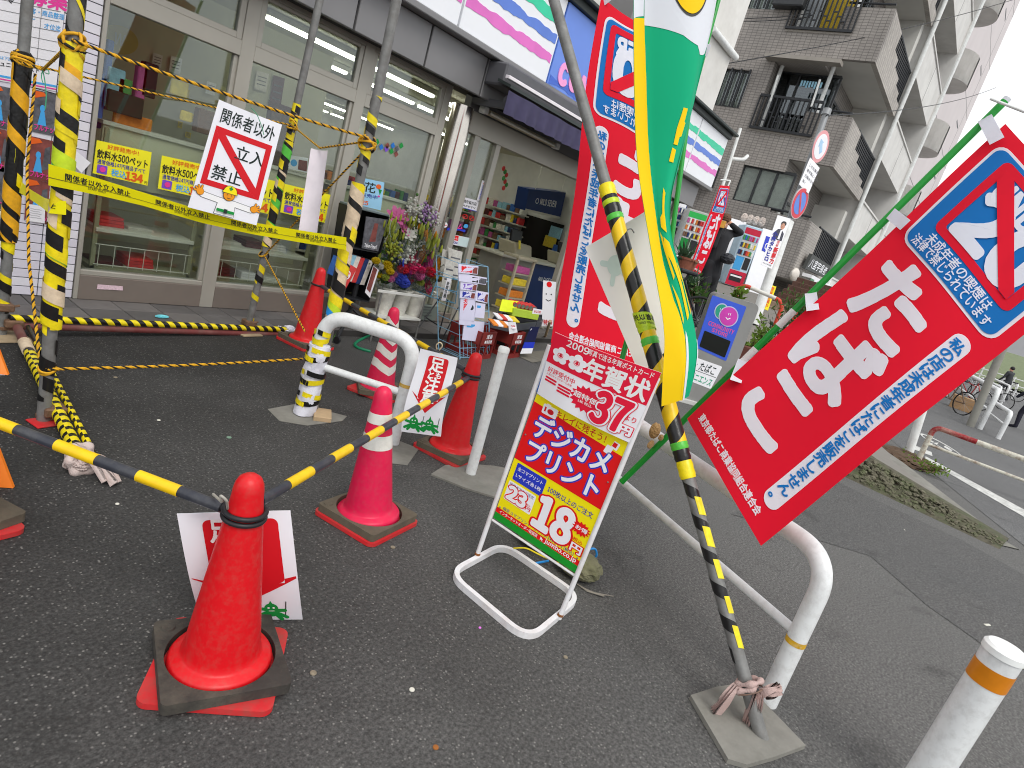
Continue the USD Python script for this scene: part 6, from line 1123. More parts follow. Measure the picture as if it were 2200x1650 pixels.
def petals(ctr, r, n, m, t, nm='blossom', up=(0, -0.6, 0.6), layers=2, parent=None):
    rg = np.random.default_rng(int(abs(ctr[0]*997+ctr[2]*331)*10)); z = unit(np.array(up)+rg.uniform(-0.4, 0.4, 3)); x = unit(np.cross(z, [0.3, 0.2, 1])); y = np.cross(z, x); L_ = []
    for l in range(layers):
        for i in range(n):
            a_ = 2*np.pi*(i+0.5*l)/n; d_ = math.cos(a_)*x+math.sin(a_)*y; s_ = np.cross(z, d_); rr = r*(1-0.3*l); tip = ctr+d_*rr+z*rr*(0.25+0.4*l); md = ctr+d_*rr*0.6+z*rr*(0.12+0.2*l)
            v_ = np.array([ctr, md+s_*rr*0.32, tip+s_*rr*0.12, tip-s_*rr*0.12, md-s_*rr*0.32]); L_.append((v_, np.array([[0, 1, 2], [0, 2, 3], [0, 3, 4]])))
    return t.part(nm, cat_(L_), m)
def fluff(ctr, r, n, s_, m, t, nm='blossom'):
    rg = np.random.default_rng(int(abs(ctr[0]*997+ctr[2]*331)*10)); L_ = []
    for _ in range(n): p_ = ctr+rg.normal(size=3)*r*0.5; L_.append(ball(p_, s_*rg.uniform(0.7, 1.3), 1))
    return t.part(nm, cat_(L_), m)
fl_pink, fl_white, fl_red, fl_yel, fl_blue, fl_mag, fl_or, fl_lil, fl_hot, fl_lime = [leaf('flower_'+n, c(*k)) for n, k in (('pink', (236, 120, 180)), ('white', (238, 238, 228)), ('red', (232, 30, 60)), ('yellow', (240, 206, 20)), ('blue', (80, 100, 226)), ('magenta', (214, 40, 140)), ('orange', (228, 150, 20)), ('lilac', (200, 160, 216)), ('hot', (238, 40, 110)), ('lime', (190, 200, 70)))]
lf_g, lf_d, lf_y = leaf('green', c(96, 146, 66)), leaf('dark', c(72, 118, 62)), leaf('yellow_green', c(176, 190, 76))
def bouquet(bk_, heads, label, spread=0.10):
    """heads: (photo px, px, kind, material, size)"""
    b0 = buckets[bk_]; t = Thing('bouquet', label, 'bouquet', b0-[0, 0, 0.2]); hp = []
    for px_, py_, kind, m_, s_ in heads:
        s_ = s_*1.6
        q_ = OY(px_, py_, FYp-0.14+0.14*((px_*7+py_*3) % 5)/5); hp.append(q_)
        if kind == 'p': petals(q_, s_, 6, m_, t)
        elif kind == 'd': petals(q_, s_, 11, m_, t, layers=2); t.part('flower_eye', ball(q_+[0, -0.005, 0.004], s_*0.28, 1), goods_m[7])
        elif kind == 'c': t.part('blossom', crumple(q_, s_, (1, 1, 0.8), int(px_+py_), 0.5, 4), m_, smooth=30)
        elif kind == 'f': fluff(q_, s_*0.85, 85, 0.0135, m_, t)
        elif kind == 's': t.part('blossom', crumple(q_, s_, (0.5, 0.5, 1.6), int(px_+py_), 0.5, 3), m_, smooth=30)
        elif kind == 'l':
            rg = np.random.default_rng(int(px_+py_)); [t.part('bud', ball(q_+rg.normal(size=3)*s_*0.55, s_*0.25, 1, (0.5, 0.5, 1.7)), m_, smooth=True) for _ in range(8)]
        t.part('stem', tube(fillet([b0+np.array([((px_ % 7)-3)*0.01, ((py_ % 5)-2)*0.012, -0.18]), b0*0.4+q_*0.6, q_], 0.2), 0.0035, 5), lf_d)
    hp = np.array(hp); top = hp.mean(0); rg = np.random.default_rng(bk_*17+len(heads)); L_ = []
    for _ in range(34):
        f = rg.uniform(0.15, 0.95); p_ = b0*(1-f)+(hp[rg.integers(len(hp))])*f+rg.normal(size=3)*0.03+[0, 0.05, 0]; d_ = unit(rg.normal(size=3)+[0, -0.3, 0.9]); s_ = unit(np.cross(d_, rg.normal(size=3))); l_, w_ = rg.uniform(0.05, 0.12), rg.uniform(0.008, 0.02)
        L_.append((np.array([p_, p_+d_*l_*0.5+s_*w_, p_+d_*l_, p_+d_*l_*0.5-s_*w_]), np.array([[0, 1, 2], [0, 2, 3]])))
    t.part('leaves', cat_(L_), (lf_g, lf_d, lf_y)[len(heads) % 3], kind='stuff')
    ax = top-b0; an = np.linspace(0, 2*np.pi, 21); x_ = unit(np.cross(ax, [0, 1, 0])); y_ = np.cross(unit(ax), x_); V = []
    for f, r_ in ((0.0, 0.06), (0.5, 0.11), (0.92, 0.15)): V.append(b0+ax*f+(r_*(1+0.12*np.sin(an*5+f*3)))[:, None]*(np.cos(an)[:, None]*x_+np.sin(an)[:, None]*y_))
    n_ = 21; v_ = np.vstack(V); i, j = np.meshgrid(np.arange(2), np.arange(n_-1), indexing='ij'); t.part('wrapper', arr((v_, np.stack([i*n_+j, i*n_+j+1, (i+1)*n_+j+1, (i+1)*n_+j], -1).reshape(-1, 4))), film, smooth=True)
    return t
bouquet(0, [(853, 466, 'p', fl_pink, 0.075), (845, 480, 'l', fl_lime, 0.06), (868, 492, 'p', fl_pink, 0.055), (880, 505, 'p', fl_white, 0.045), (838, 500, 'l', lf_y, 0.06), (848, 510, 'l', fl_lime, 0.06), (862, 508, 'l', lf_y, 0.06), (838, 522, 'l', lf_y, 0.05), (874, 478, 'l', lf_y, 0.05)], 'tall bouquet of pink lilies in the left bucket')
bouquet(0, [(815, 571, 'c', fl_white, 0.035), (831, 570, 'c', fl_yel, 0.04), (838, 583, 'c', fl_yel, 0.03), (808, 560, 'c', fl_yel, 0.03), (824, 582, 'c', fl_white, 0.028), (812, 590, 'c', fl_yel, 0.03), (829, 596, 'c', lf_y, 0.03), (840, 600, 'c', fl_pink, 0.028)], 'low bunch of white and yellow chrysanthemums in the left bucket')
bouquet(0, [(845, 537, 'f', fl_lime, 0.07), (852, 555, 'l', fl_blue, 0.06), (857, 566, 'l', fl_blue, 0.05)], 'bunch of lime sprays and blue larkspur in the left bucket')
bouquet(1, [(875, 538, 'f', fl_white, 0.09), (889, 527, 'f', fl_white, 0.08), (868, 545, 'f', fl_white, 0.06)], 'bunch of small white blossoms in the middle bucket')
bouquet(1, [(893, 455, 'f', fl_white, 0.085), (915, 462, 'f', fl_lil, 0.075), (926, 468, 'f', fl_white, 0.06), (905, 478, 'f', lf_g, 0.09), (902, 492, 'l', lf_y, 0.07), (890, 480, 'l', fl_lime, 0.06)], 'tall spray of white and lilac statice in the middle bucket')
bouquet(1, [(866, 578, 'c', fl_red, 0.045), (858, 597, 'c', fl_blue, 0.06), (876, 599, 'c', fl_red, 0.045), (846, 590, 'c', fl_pink, 0.03), (868, 608, 'c', fl_blue, 0.045), (852, 608, 'c', fl_white, 0.03), (878, 586, 'c', fl_pink, 0.03)], 'low bunch of red carnations and blue cornflowers in the middle bucket')
bouquet(1, [(886, 565, 'p', fl_hot, 0.06), (881, 578, 'c', fl_hot, 0.05), (890, 548, 's', fl_hot, 0.04)], 'bunch of hot pink flowers in clear wrapping in the middle bucket')
bouquet(2, [(920, 512, 'l', lf_y, 0.09), (928, 522, 'l', fl_lime, 0.08), (908, 500, 'l', fl_or, 0.06), (935, 520, 'l', fl_lime, 0.07)], 'bunch of greenish lily buds in the right bucket')
bouquet(2, [(922, 566, 's', fl_mag, 0.055), (914, 575, 's', fl_mag, 0.045), (907, 546, 's', fl_or, 0.045), (938, 576, 's', fl_or, 0.05)], 'bunch of magenta and orange plumes in the right bucket')
bouquet(2, [(900, 592, 'c', fl_pink, 0.045), (891, 597, 'c', fl_white, 0.035), (924, 584, 'c', fl_red, 0.045), (905, 580, 'c', fl_hot, 0.035), (912, 600, 'c', fl_white, 0.03), (902, 606, 'c', lf_y, 0.035), (930, 592, 'c', fl_or, 0.03)], 'bunch of pale pink carnations in the right bucket')
bouquet(2, [(942, 601, 'd', fl_yel, 0.065), (917, 616, 'd', fl_hot, 0.055)], 'sunflower and pink gerbera leaning out of the right bucket')
# dark tripod stand with newspapers, pale blue wire rack
lb = mat('wire_blue', c(130, 178, 206), 0.4, 0.1, 9); news = mat('newsprint', c(196, 194, 186), 0.8, 0.25, 30)
yS = 4.75
ts = Thing('newspaper_stand', 'blue wire newspaper stand on thin black legs left of the wire rack', 'stand', OY(960, 690, yS))
q1, q2, q3, q4 = OY(943, 592, yS), OY(985, 602, yS), OY(978, 652, yS), OY(925, 638, yS)
for a_, b_ in ((q1, q2), (q2, q3), (q3, q4), (q4, q1), (q1+[0, 0.3, 0], q2+[0, 0.3, 0]), (q3+[0, 0.3, 0], q4+[0, 0.3, 0]), (q1, q1+[0, 0.3, 0]), (q2, q2+[0, 0.3, 0]), (q3, q3+[0, 0.3, 0]), (q4, q4+[0, 0.3, 0]), ((q1+q4)/2, (q2+q3)/2)): ts.part('wire', rod(a_, b_, 0.005, 6), mat('wire_teal', c(70, 130, 160), 0.4))
for a_, b_ in (((945, 640), (900, 703)), ((962, 645), (940, 728)), ((985, 660), (947, 735)), ((912, 680), (943, 700))): ts.part('leg', rod(OY(*a_, yS+0.05), OY(*b_, yS-0.05), 0.008, 8), bk)
for k_, (px, lab) in enumerate(([[(951, 535), (972, 543), (962, 600), (945, 590)], 'folded newspaper standing at the back of the blue wire stand'], [[(963, 533), (994, 541), (985, 600), (965, 596)], 'rolled newspaper behind the front ones in the wire stand'], [[(958, 557), (978, 561), (966, 632), (945, 627)], 'front newspaper in the blue wire stand'])):
    P_ = [OY(x, y, yS+0.2-0.06*k_) for x, y in px]; t_ = Thing('newspaper', lab, 'newspaper', np.mean(P_, 0)); S = Sheet(t_, quad(*P_, bend=0.03), 0.25, 0.5, fine=0.06); S.base('paper', news, 0.02)
    for i_ in range(8): S.put('print_column', sbox(0.03+0.025*(i_ % 3), 0.05+0.05*i_, 0.2, 0.075+0.05*i_), film_dark if i_ % 3 == 0 else news)
S = flat('price_tag', 'upright white price tag on the front of the blue wire stand', 'tag', [(961, 597), (970, 599), (957, 647), (948, 645)], yS-0.03, 0.06, 0.3, pap); S.put('lettering', text('新聞各種', 0.04, 0.03, 0.26, 0.01, vert=True, width=0.22), dg_ink)
wf = [G(988, 772), G(1052, 769)]; wT = [UP(wf[0], 985, 565), UP(wf[1], 1048, 573)]
wr = Thing('wire_rack', 'pale blue wire rack of white racing papers in front of the door', 'rack', (wf[0]+wf[1])/2)
bk3 = unit(np.cross(wf[1]-wf[0], [0, 0, 1])); bk3 = bk3*np.sign(bk3 @ (wf[0]-EYE))*0.32
for a_, b_ in zip(wf, wT): wr.part('upright', rod(a_, b_, 0.006, 8), lb); wr.part('upright', rod(a_+bk3, b_+bk3, 0.006, 8), lb)
for f in (0.0, 0.12, 0.26, 0.38, 0.52, 0.68, 0.84, 1.0):
    p_, q_ = wf[0]+(wT[0]-wf[0])*f+[0, 0, 0.02*(f == 0)], wf[1]+(wT[1]-wf[1])*f+[0, 0, 0.02*(f == 0)]; wr.part('cross_wire', rod(p_, q_, 0.0035, 6), lb); wr.part('side_wire', rod(p_, p_+bk3, 0.0035, 6), lb); wr.part('side_wire', rod(q_, q_+bk3, 0.0035, 6), lb)
for f in np.linspace(0.1, 0.9, 7):
    p_, q_ = wf[0]+(wf[1]-wf[0])*f, wT[0]+(wT[1]-wT[0])*f; wr.part('front_wire', rod(p_+[0, 0, 0.02], p_+(q_-p_)*0.36, 0.003, 6), lb); wr.part('floor_wire', rod(p_+[0, 0, 0.02], p_+bk3+[0, 0, 0.02], 0.003, 6), lb)
def onrack(px, py, k=0.03): n = unit(bk3); d_ = ray(px, py); P0 = wf[0]-n*k; return EYE+d_*(((P0-EYE) @ n)/(d_ @ n))
for px, s_, m_, lab in (([(985, 567), (1028, 572), (1026, 590), (985, 586)], '競馬', red2, 'racing paper with red heading in the top pocket of the wire rack'), ([(985, 586), (1046, 597), (1044, 612), (986, 604)], '日刊', k_ink, 'daily paper with black heading in the second pocket of the wire rack'), ([(990, 604), (1026, 610), (1024, 626), (989, 622)], '1馬', purple_ink, 'paper with purple numeral in the third pocket of the wire rack'), ([(989, 622), (1022, 628), (1020, 643), (988, 640)], '競友', db_ink, 'left racing paper in the fourth pocket'), ([(1023, 624), (1050, 629), (1047, 652), (1021, 646)], '競友', db_ink, 'right racing paper in the fourth pocket'), ([(990, 637), (1022, 642), (1019, 690), (987, 686)], '天皇賞', red2, 'paper with red vertical heading and drawing in the fifth pocket'), ([(1023, 650), (1043, 653), (1040, 684), (1020, 682)], '', k_ink, 'plain white paper beside the red headed one'), ([(990, 660), (1015, 664), (1012, 700), (986, 697)], '', k_ink, 'blank lower paper behind the wires'), ([(998, 688), (1041, 692), (1036, 735), (993, 730)], '', k_ink, 'pinkish sheet in the lowest pocket of the wire rack')):
    P_ = [onrack(*q, -0.03+0.004*py_) for py_, q in enumerate(px)]; t_ = Thing('newspaper', lab, 'newspaper', np.mean(P_, 0)); S = Sheet(t_, quad(*P_), 0.3, 0.24 if 'fifth' not in lab else 0.42); S.base('paper', mat('paper_lilac', c(214, 212, 234), 0.6, 0.05, 8), 0.006)
    if s_ == '天皇賞': S.put('lettering', text(s_, 0.09, 0.1, 0.40, 0.03, vert=True, width=0.27), red2); S.put('drawing', Point(0.22, 0.25).buffer(0.05), dg_ink)
    elif s_: S.put('lettering', text(s_, 0.17, 0.04 if s_ != '日刊' else 0.13, 0.05, 0.05, width=0.17), m_); S.put('picture', sbox(0.215, 0.02, 0.29, 0.2), film_dark if m_ is k_ink else film_red)
    else: S.put('print', sbox(0.04, 0.16, 0.16, 0.2), sky_ink)
# crates, trays and products
crate_m = mat('crate_red', c(128, 34, 30), 0.55, 0.15, 9, dirt=c(90, 60, 52), dirt_amt=0.4, dscale=8)
def crate(p0, ex, ey, h, lab):
    t = Thing('bottle_crate', lab, 'crate', p0); ex, ey = np.asarray(ex, float), np.asarray(ey, float); up = np.array([0, 0, 1.0]); L_ = np.linalg.norm(ex); n1, n2 = unit(ex), unit(ey)
    t.part('bottom', obox(p0, ex, ey, up*0.02), crate_m)
    for o, e, n in ((p0, ex, ey), (p0+ey-unit(ey)*0.015, ex, ey), (p0, ey, ex), (p0+ex-unit(ex)*0.015, ey, ex)):
        t.part('top_band', obox(o+up*(h*0.52), e, unit(n)*0.015, up*h*0.48, 0.003), crate_m); t.part('foot_band', obox(o+up*0.02, e, unit(n)*0.015, up*h*0.10), crate_m)
        for f in (0.0, 0.47, 0.93): t.part('post', obox(o+e*f+up*h*0.1, e*0.07, unit(n)*0.015, up*h*0.45), crate_m)
    n = -unit(ey); S = Sheet(t, quad(p0+ex*0.2+up*h*0.95-unit(ey)*0.002, p0+ex*0.8+up*h*0.95-unit(ey)*0.002, p0+ex*0.8+up*h*0.58-unit(ey)*0.002, p0+ex*0.2+up*h*0.58-unit(ey)*0.002), 0.3, 0.2); S.put('lettering', text('清酒', 0.09, 0.05, 0.105, 0.02, width=0.2), wht); S.put('lettering', text('専用容器', 0.07, 0.02, 0.01, 0.02, width=0.26), wht)
    return t
c1 = G(1089, 771); c1b = G(1118, 767); e1 = (c1b-c1); e1 = unit(e1)*0.34; s1 = np.array([-e1[1], e1[0], 0]); s1 = unit(s1)*np.sign(s1 @ (c1-EYE)*1.0)*0.44
crate(c1, e1, s1, 0.33, 'dark red bottle crate on the right under the product trays'); c2 = G(1022, 774); crate(c2, e1, s1, 0.33, 'dark red bottle crate behind the wire rack'); 
tray_m = mat('tray_grey', c(70, 72, 78), 0.4, 0.15, 9)
zt = 0.345
def ontop(px, py, z): return G(px, py, z)
def tray(px, z, h, lab, m_=tray_m):
    P_ = [G(x, y, z) for x, y in px]; t = Thing('product_tray', lab, 'tray', np.mean(P_, 0)); up = np.array([0, 0, 1.0])
    ctr_ = np.mean(P_, 0); t.part('bottom', prism(Polygon(np.array(P_)[:, :2]), (0, 0, z), (1, 0, 0), (0, 1, 0), (0, 0, 1), 0.01), m_)
    for a_, b_ in zip(P_, P_[1:]+P_[:1]): nn_ = unit(np.cross(b_-a_, up))*0.01; t.part('side', obox(a_, b_-a_, nn_, up*h), m_)
    return t
tray([(1052, 703), (1090, 712), (1116, 676), (1078, 668)], zt, 0.09, 'grey product tray of card packets on the crates'); tray([(1094, 712), (1158, 704), (1172, 684), (1118, 678)], zt, 0.09, 'grey product tray of plastic tubs on the crates')
rg = np.random.default_rng(12)
for k_ in range(8):
    q_ = G(1060+(k_ % 4)*11+(k_//4)*9, 700-(k_//4)*14+(k_ % 4)*2, zt+0.09); solo('card_packet', obox(q_, (0.10, -0.03, 0), (0.04, 0.13, 0.03), (-0.005, 0, 0.02), 0.003), (goods_m[5], pap, goods_m[5], pap, pap, goods_m[0], pap, goods_m[1])[k_], ('orange', 'white', 'orange and white', 'pale', 'white printed', 'red', 'cream', 'yellow')[k_]+' card packet '+('in the front row' if k_ < 4 else 'in the back row')+' of the left tray', 'packet')
q_ = G(1072, 668, 0.50); solo('price_card', obox(q_, (0.32, -0.02, 0), (0.06, 0.05, 0.14), (0, -0.004, 0.002)), mat('card_lime', c(222, 234, 30), 0.5), 'bright yellow-green price card lying over the packets', 'card')
for k_, (px_, py_) in enumerate(((1116, 690), (1120, 680))):
    q_ = G(px_, py_, zt+0.012+k_*0.05); tb = Thing('plastic_tub', ('lower', 'upper')[k_]+' clear plastic tub with blue label in the right tray', 'tub', q_); tb.part('tub', lathe([(0, 0.0), (0.055, 0), (0.068, 0.06), (0.07, 0.062)], q_, 18), mat('tub_clear', c(190, 196, 206), 0.3), smooth=40); tb.part('label', lathe([(0.0585, 0.01), (0.066, 0.045)], q_, 18), blue2, smooth=40); tb.part('lid', lathe([(0.072, 0.06), (0.072, 0.068), (0, 0.07)], q_, 18), mat('tub_lid', c(206, 210, 220), 0.3), smooth=40)
bx0 = G(1104, 664, 0.55); lt_ = Thing('product_box', 'lime green box of red cans behind the trays', 'box', bx0); eX, eY = np.array([0.42, -0.12, 0]), np.array([0.06, 0.2, 0])
lt_.part('box', obox(bx0-[0, 0, 0.09], eX, eY, (0, 0, 0.1), 0.004), mat('box_lime', c(170, 196, 60), 0.5)); solo('box_support', obox(bx0*[1, 1, 0]+[0, 0, 0.01], eX, eY, (0, 0, bx0[2]-0.11)), black_plastic, 'black plastic box supporting the red cans', 'box')
for k_ in range(6): q_ = bx0+eX*(0.08+0.15*k_)+eY*0.2+[0, 0, 0.012]; cn = Thing('drink_can', ('first', 'second', 'third', 'fourth', 'fifth', 'sixth')[k_]+' red drink can from the left in the lime green box', 'can', q_, group='red cans in the lime box'); cn.part('can', rod(q_+[0, 0, 0.035], q_+eY*0.6+[0, 0, 0.05], 0.033, 14), goods_m[0], smooth=40); cn.part('top', rod(q_-eY*0.02+[0, 0, 0.034], q_+[0, 0, 0.035], 0.028, 14), steel, smooth=40)
S = flat('price_tag', 'white price tag hanging on the left product tray', 'tag', [(1092, 692), (1108, 692), (1112, 714), (1094, 718)], 4.15, 0.12, 0.16, pap); S.put('lettering', text('39', 0.06, 0.03, 0.07, 0.01), r_ink)
S = flat('price_tag', 'white price card on the lime green box', 'tag', [(1146, 662), (1166, 666), (1164, 676), (1143, 674)], 4.2, 0.15, 0.08, pap); S.put('lettering', text('¥100', 0.05, 0.02, 0.02, 0.01), r_ink)
S = flat('display_board', 'dark blue advert board with white foot beside the crates', 'advert', [(1140, 702), (1159, 702), (1142, 759), (1117, 760)], 4.35, 0.3, 0.7, mat('advert_navy', c(24, 28, 66), 0.4, 0.1, 2)); S.put('white_foot', sbox(0, 0, 0.3, 0.14), wht); S.put('blue_glow', sbox(0, 0.14, 0.3, 0.3), blue2); S.put('mark', text('P', 0.07, 0.03, 0.6, 0.02), wht)
S = flat('display_board', 'white cut-out advert board at the right of the doorway', 'advert', [(1167, 602), (1195, 606), (1188, 701), (1164, 701)], 4.75, 0.3, 1.0, pap); S.put('red_spot', Point(0.14, 0.93).buffer(0.06), red2); S.put('smile', LineString([(0.08, 0.6), (0.14, 0.57), (0.2, 0.6)]).buffer(0.008), k_ink); S.put('eyes', unary_union([Point(0.08, 0.72).buffer(0.015), Point(0.2, 0.72).buffer(0.015)]), k_ink); S.put('red_text', text('特価', 0.12, 0.03, 0.05, 0.02), r_ink)
solo('wooden_prop', rod(G(1170, 728), OY(1182, 690, 4.6), 0.02, 8), mat('raw_timber', c(182, 156, 122), 0.8), 'wooden prop of the white advert board', 'prop')
solo('door_mat', ground_patch([(1100, 760), (1185, 752), (1195, 772), (1143, 780)], 0.006), mat('mat_grey', c(112, 108, 98), 0.9, 0.2, 9, bump=0.5), 'grey rubber mat on the ground before the shop door', 'mat')
VB = Thing('vent_box', 'grey ventilation box low by the door', 'vent', OY(918, 690, 5.5)); VB.part('body', cube(OY(903, 655, 5.5), OY(935, 690, 5.5)+[0, 0.06, 0], 0.006), mat('vent_grey', c(104, 112, 106), 0.6))
for k_ in range(5): VB.part('slot', cube(OY(907, 653+k_*6, 5.49), OY(927, 656+k_*6, 5.49)+[0, 0.004, 0.012]), black_plastic)
hose = [G(x, y, 0.012) for x, y in ((826, 711), (815, 712), (790, 722), (768, 733), (761, 740), (766, 746), (780, 751), (796, 755))]
solo('hose', tube(fillet(hose, 0.2), 0.014, 12), mat('hose_green', c(20, 120, 82), 0.4, 0.08, 4), 'short green hose lying on the asphalt', 'hose', smooth=True)
grs = []
for k_ in range(40):
    q_ = G(706+rng.uniform(-8, 8), 728+rng.uniform(-6, 4)); d_ = unit(rng.normal(size=3)*[1, 1, 0.2]+[0, 0, 0.9]); s_ = unit(np.cross(d_, [0.3, 0.2, 1])); l_ = rng.uniform(0.06, 0.15); grs.append((np.array([q_-s_*0.005, q_+s_*0.005, q_+d_*l_]), np.array([[0, 1, 2]])))
solo('weed_tuft', cat_(grs), lf_g, 'tuft of weeds beside the red cone at the window', 'weeds', kind='stuff')
# ------------------------------------------------------------------ left edge
ob = Thing('barrier_board', 'orange edged A-frame board cut off at the left edge', 'barrier', G(-60, 990)); og = mat('barrier_orange', c(230, 120, 20), 0.45, 0.08, 8)
ob.part('leg', obox(G(28, 1050)+[0, 0, 0.002], (-0.05, 0.03, 0), (0.01, 0.015, 0), D(-18, 930, depth(G(28, 1050)))-G(28, 1050)), og)
ob.part('leg', obox(D(17, 806, 2.9), (-0.035, 0.02, 0), (0.01, 0.015, 0), D(-8, 740, 2.9)-D(17, 806, 2.9)), og); S = Sheet(ob, quad(D(-60, 740, 2.92), D(-4, 760, 2.92), D(9, 806, 2.92), D(-60, 806, 2.92)), 0.3, 0.2); S.base('paper', pap)
# small litter on the asphalt
lit_w, lit_t, lit_o = mat('litter_white', c(214, 212, 200), 0.7), mat('litter_tan', c(138, 128, 110), 0.85, 0.3, 60), mat('leaf_brown', c(150, 92, 40), 0.8)
def chip(px, py, r, m_, lab, sq=(1, 1)): q_ = G(px, py, 0.002); solo('litter', lathe([(r, 0), (r*0.92, 0.003), (0, 0.004)], q_, 10) if sq == (1, 1) else obox(q_, (sq[0], sq[1], 0), (-sq[1]*0.3, sq[0]*0.3, 0), (0, 0, 0.006), 0.002), m_, lab, 'litter')
for a_ in ((673, 1446, 0.012, lit_t, 'flattened gum spot right of the nearest cone'), (2118, 1345, 0, lit_w, 'cigarette end on the asphalt above the thick bollard', (0.05, -0.03)), (1945, 1140, 0, lit_w, 'white scrap below the mossy edge', (0.02, 0.012)), (936, 1606, 0.010, lit_o, 'brown leaf scrap near the bottom edge'), (1031, 1349, 0.006, mat('litter_pink', c(220, 120, 220), 0.6), 'tiny pink petal by the stand loop'), (492, 940, 0.014, mat('litter_green', c(120, 150, 130), 0.7), 'pale green scrap on the dark stain'), (248, 811, 0.012, lit_t, 'pale spot on the asphalt by the rope'), (341, 903, 0.01, lit_w, 'white chip inside the roped area'), (252, 1083, 0.008, lit_w, 'white chip near the left bar'), (1215, 1412, 0.010, lit_t, 'second gum spot below the stand'), (885, 1482, 0.010, lit_w, 'pale chip low in the middle of the asphalt'), (844, 1176, 0.012, lit_t, 'gum spot by the pink cone weight')): chip(*a_)
solo('plastic_scrap', crumple(G(348, 680, 0.085), 0.035, (1.6, 0.8, 0.4), 41), mat('litter_cyan', c(120, 210, 220), 0.4), 'crumpled pale blue wrapper on the shop apron', 'litter', smooth=40); 
for k_, (x_, y_) in enumerate(((350, 711), (368, 711))): solo('cigarette_end', rod(G(x_, y_, 0.006), G(x_+12, y_+1, 0.006), 0.005, 8), lit_w, ('left', 'right')[k_]+' cigarette end at the edge of the apron', 'litter')
S = flat('sticker', 'pink floral strip at the foot of the left window', 'sticker', [(210, 611), (264, 615), (264, 624), (208, 621)], FY-0.045, 0.3, 0.05, mat('floral', c(214, 186, 196), 0.6, 0.3, 60))
# ------------------------------------------------------------------ shop sign pillar at the corner
grey_p = mat('pillar_grey', c(140, 140, 138), 0.45, 0.06, 3, dirt=c(110, 108, 100), dirt_amt=0.3, dscale=4)
pf = [G(1452, 860), G(1543, 886)]; pT = [UP(pf[0], 1526, 622), UP(pf[1], 1623, 655)]
px_ = pf[1]-pf[0]; Wp = np.linalg.norm(px_); px_ = unit(px_); hp_ = (pT[0][2]+pT[1][2])/2; pn_ = unit(np.cross([0, 0, 1], px_)); pn_ *= np.sign(pn_ @ (EYE-pf[0]))
PL = Thing('sign_pillar', 'grey rounded sign pillar with blue panel standing at the shop corner', 'sign', (pf[0]+pf[1])/2)
shape = unary_union([rrect(0, 0.02, Wp, hp_, 0.07), sbox(0, 0.0, Wp, 0.3)]).buffer(0)
PL.part('body', prism(shape, pf[0]-pn_*0.22, px_, (0, 0, 1), pn_, 0.22), grey_p); PL.part('foot', obox(pf[0]-px_*0.04-pn_*0.26, px_*(Wp+0.08), pn_*0.30, (0, 0, 0.06), 0.006), mat('pillar_foot', c(200, 200, 196), 0.5))
def onpl(px, py, k=0.003): d_ = ray(px, py); P0 = pf[0]+pn_*k; return EYE+d_*(((P0-EYE) @ pn_)/(d_ @ pn_))
S = Sheet(PL, quad(onpl(1531, 634), onpl(1604, 659), onpl(1560, 776), onpl(1494, 746)), 0.45, 0.75, lift=0.002); S.base('blue_panel', mat('pillar_blue', c(58, 92, 210), 0.35, 0.04, 3), 0.008, rrect(0, 0, 0.45, 0.75, 0.02))
oval = lambda cx, cy, rx, ry: affinity.scale(Point(cx, cy).buffer(1.0, quad_segs=12), rx, ry)
S.put('logo_rim', oval(0.17, 0.585, 0.088, 0.108), mat('logo_lilac', c(196, 196, 226), 0.4), 1); S.put('logo_oval', oval(0.17, 0.585, 0.076, 0.095), mat('logo_green', c(40, 158, 130), 0.4), 2); S.put('logo_rim', oval(0.275, 0.555, 0.125, 0.135), mat('logo_lilac', c(196, 196, 226), 0.4), 3); S.put('logo_oval', oval(0.275, 0.555, 0.112, 0.122), mat('logo_pink', c(206, 64, 176), 0.4), 4)
S.put('logo_marks', unary_union([sbox(0.262, 0.57, 0.27, 0.60), sbox(0.285, 0.575, 0.293, 0.605), LineString([(0.25, 0.53), (0.275, 0.515), (0.30, 0.54)]).buffer(0.006), sbox(0.14, 0.6, 0.147, 0.62), sbox(0.165, 0.605, 0.172, 0.625)]), wht, 5)
S.put('lettering', text('COMMUNITY', 0.075, 0.06, 0.355, 0.03, width=0.35), mat('logo_text', c(216, 84, 160), 0.4), 1); S.put('lettering', text('STORE', 0.065, 0.13, 0.29, 0.03, width=0.22), mat('logo_text', c(216, 84, 160), 0.4), 1)
S.put('display_window', rrect(0.045, 0.035, 0.415, 0.265, 0.015), mat('dark_display', c(22, 24, 22), 0.15), 2)
S = Sheet(PL, quad(onpl(1478, 762), onpl(1552, 788), onpl(1527, 836), onpl(1455, 808)), 0.45, 0.3, lift=0.002); S.base('white_panel', wht, 0.008, rrect(0, 0, 0.45, 0.3, 0.015)); S.put('lettering', text('酒・たばこ', 0.12, 0.04, 0.175, 0.012, width=0.37), dg_ink); S.put('rule', sbox(0.01, 0.148, 0.44, 0.154), dg_ink); S.put('lettering', text('コンビニエンス', 0.11, 0.02, 0.03, 0.015, width=0.41), mat('text_teal', c(20, 160, 120), 0.5))
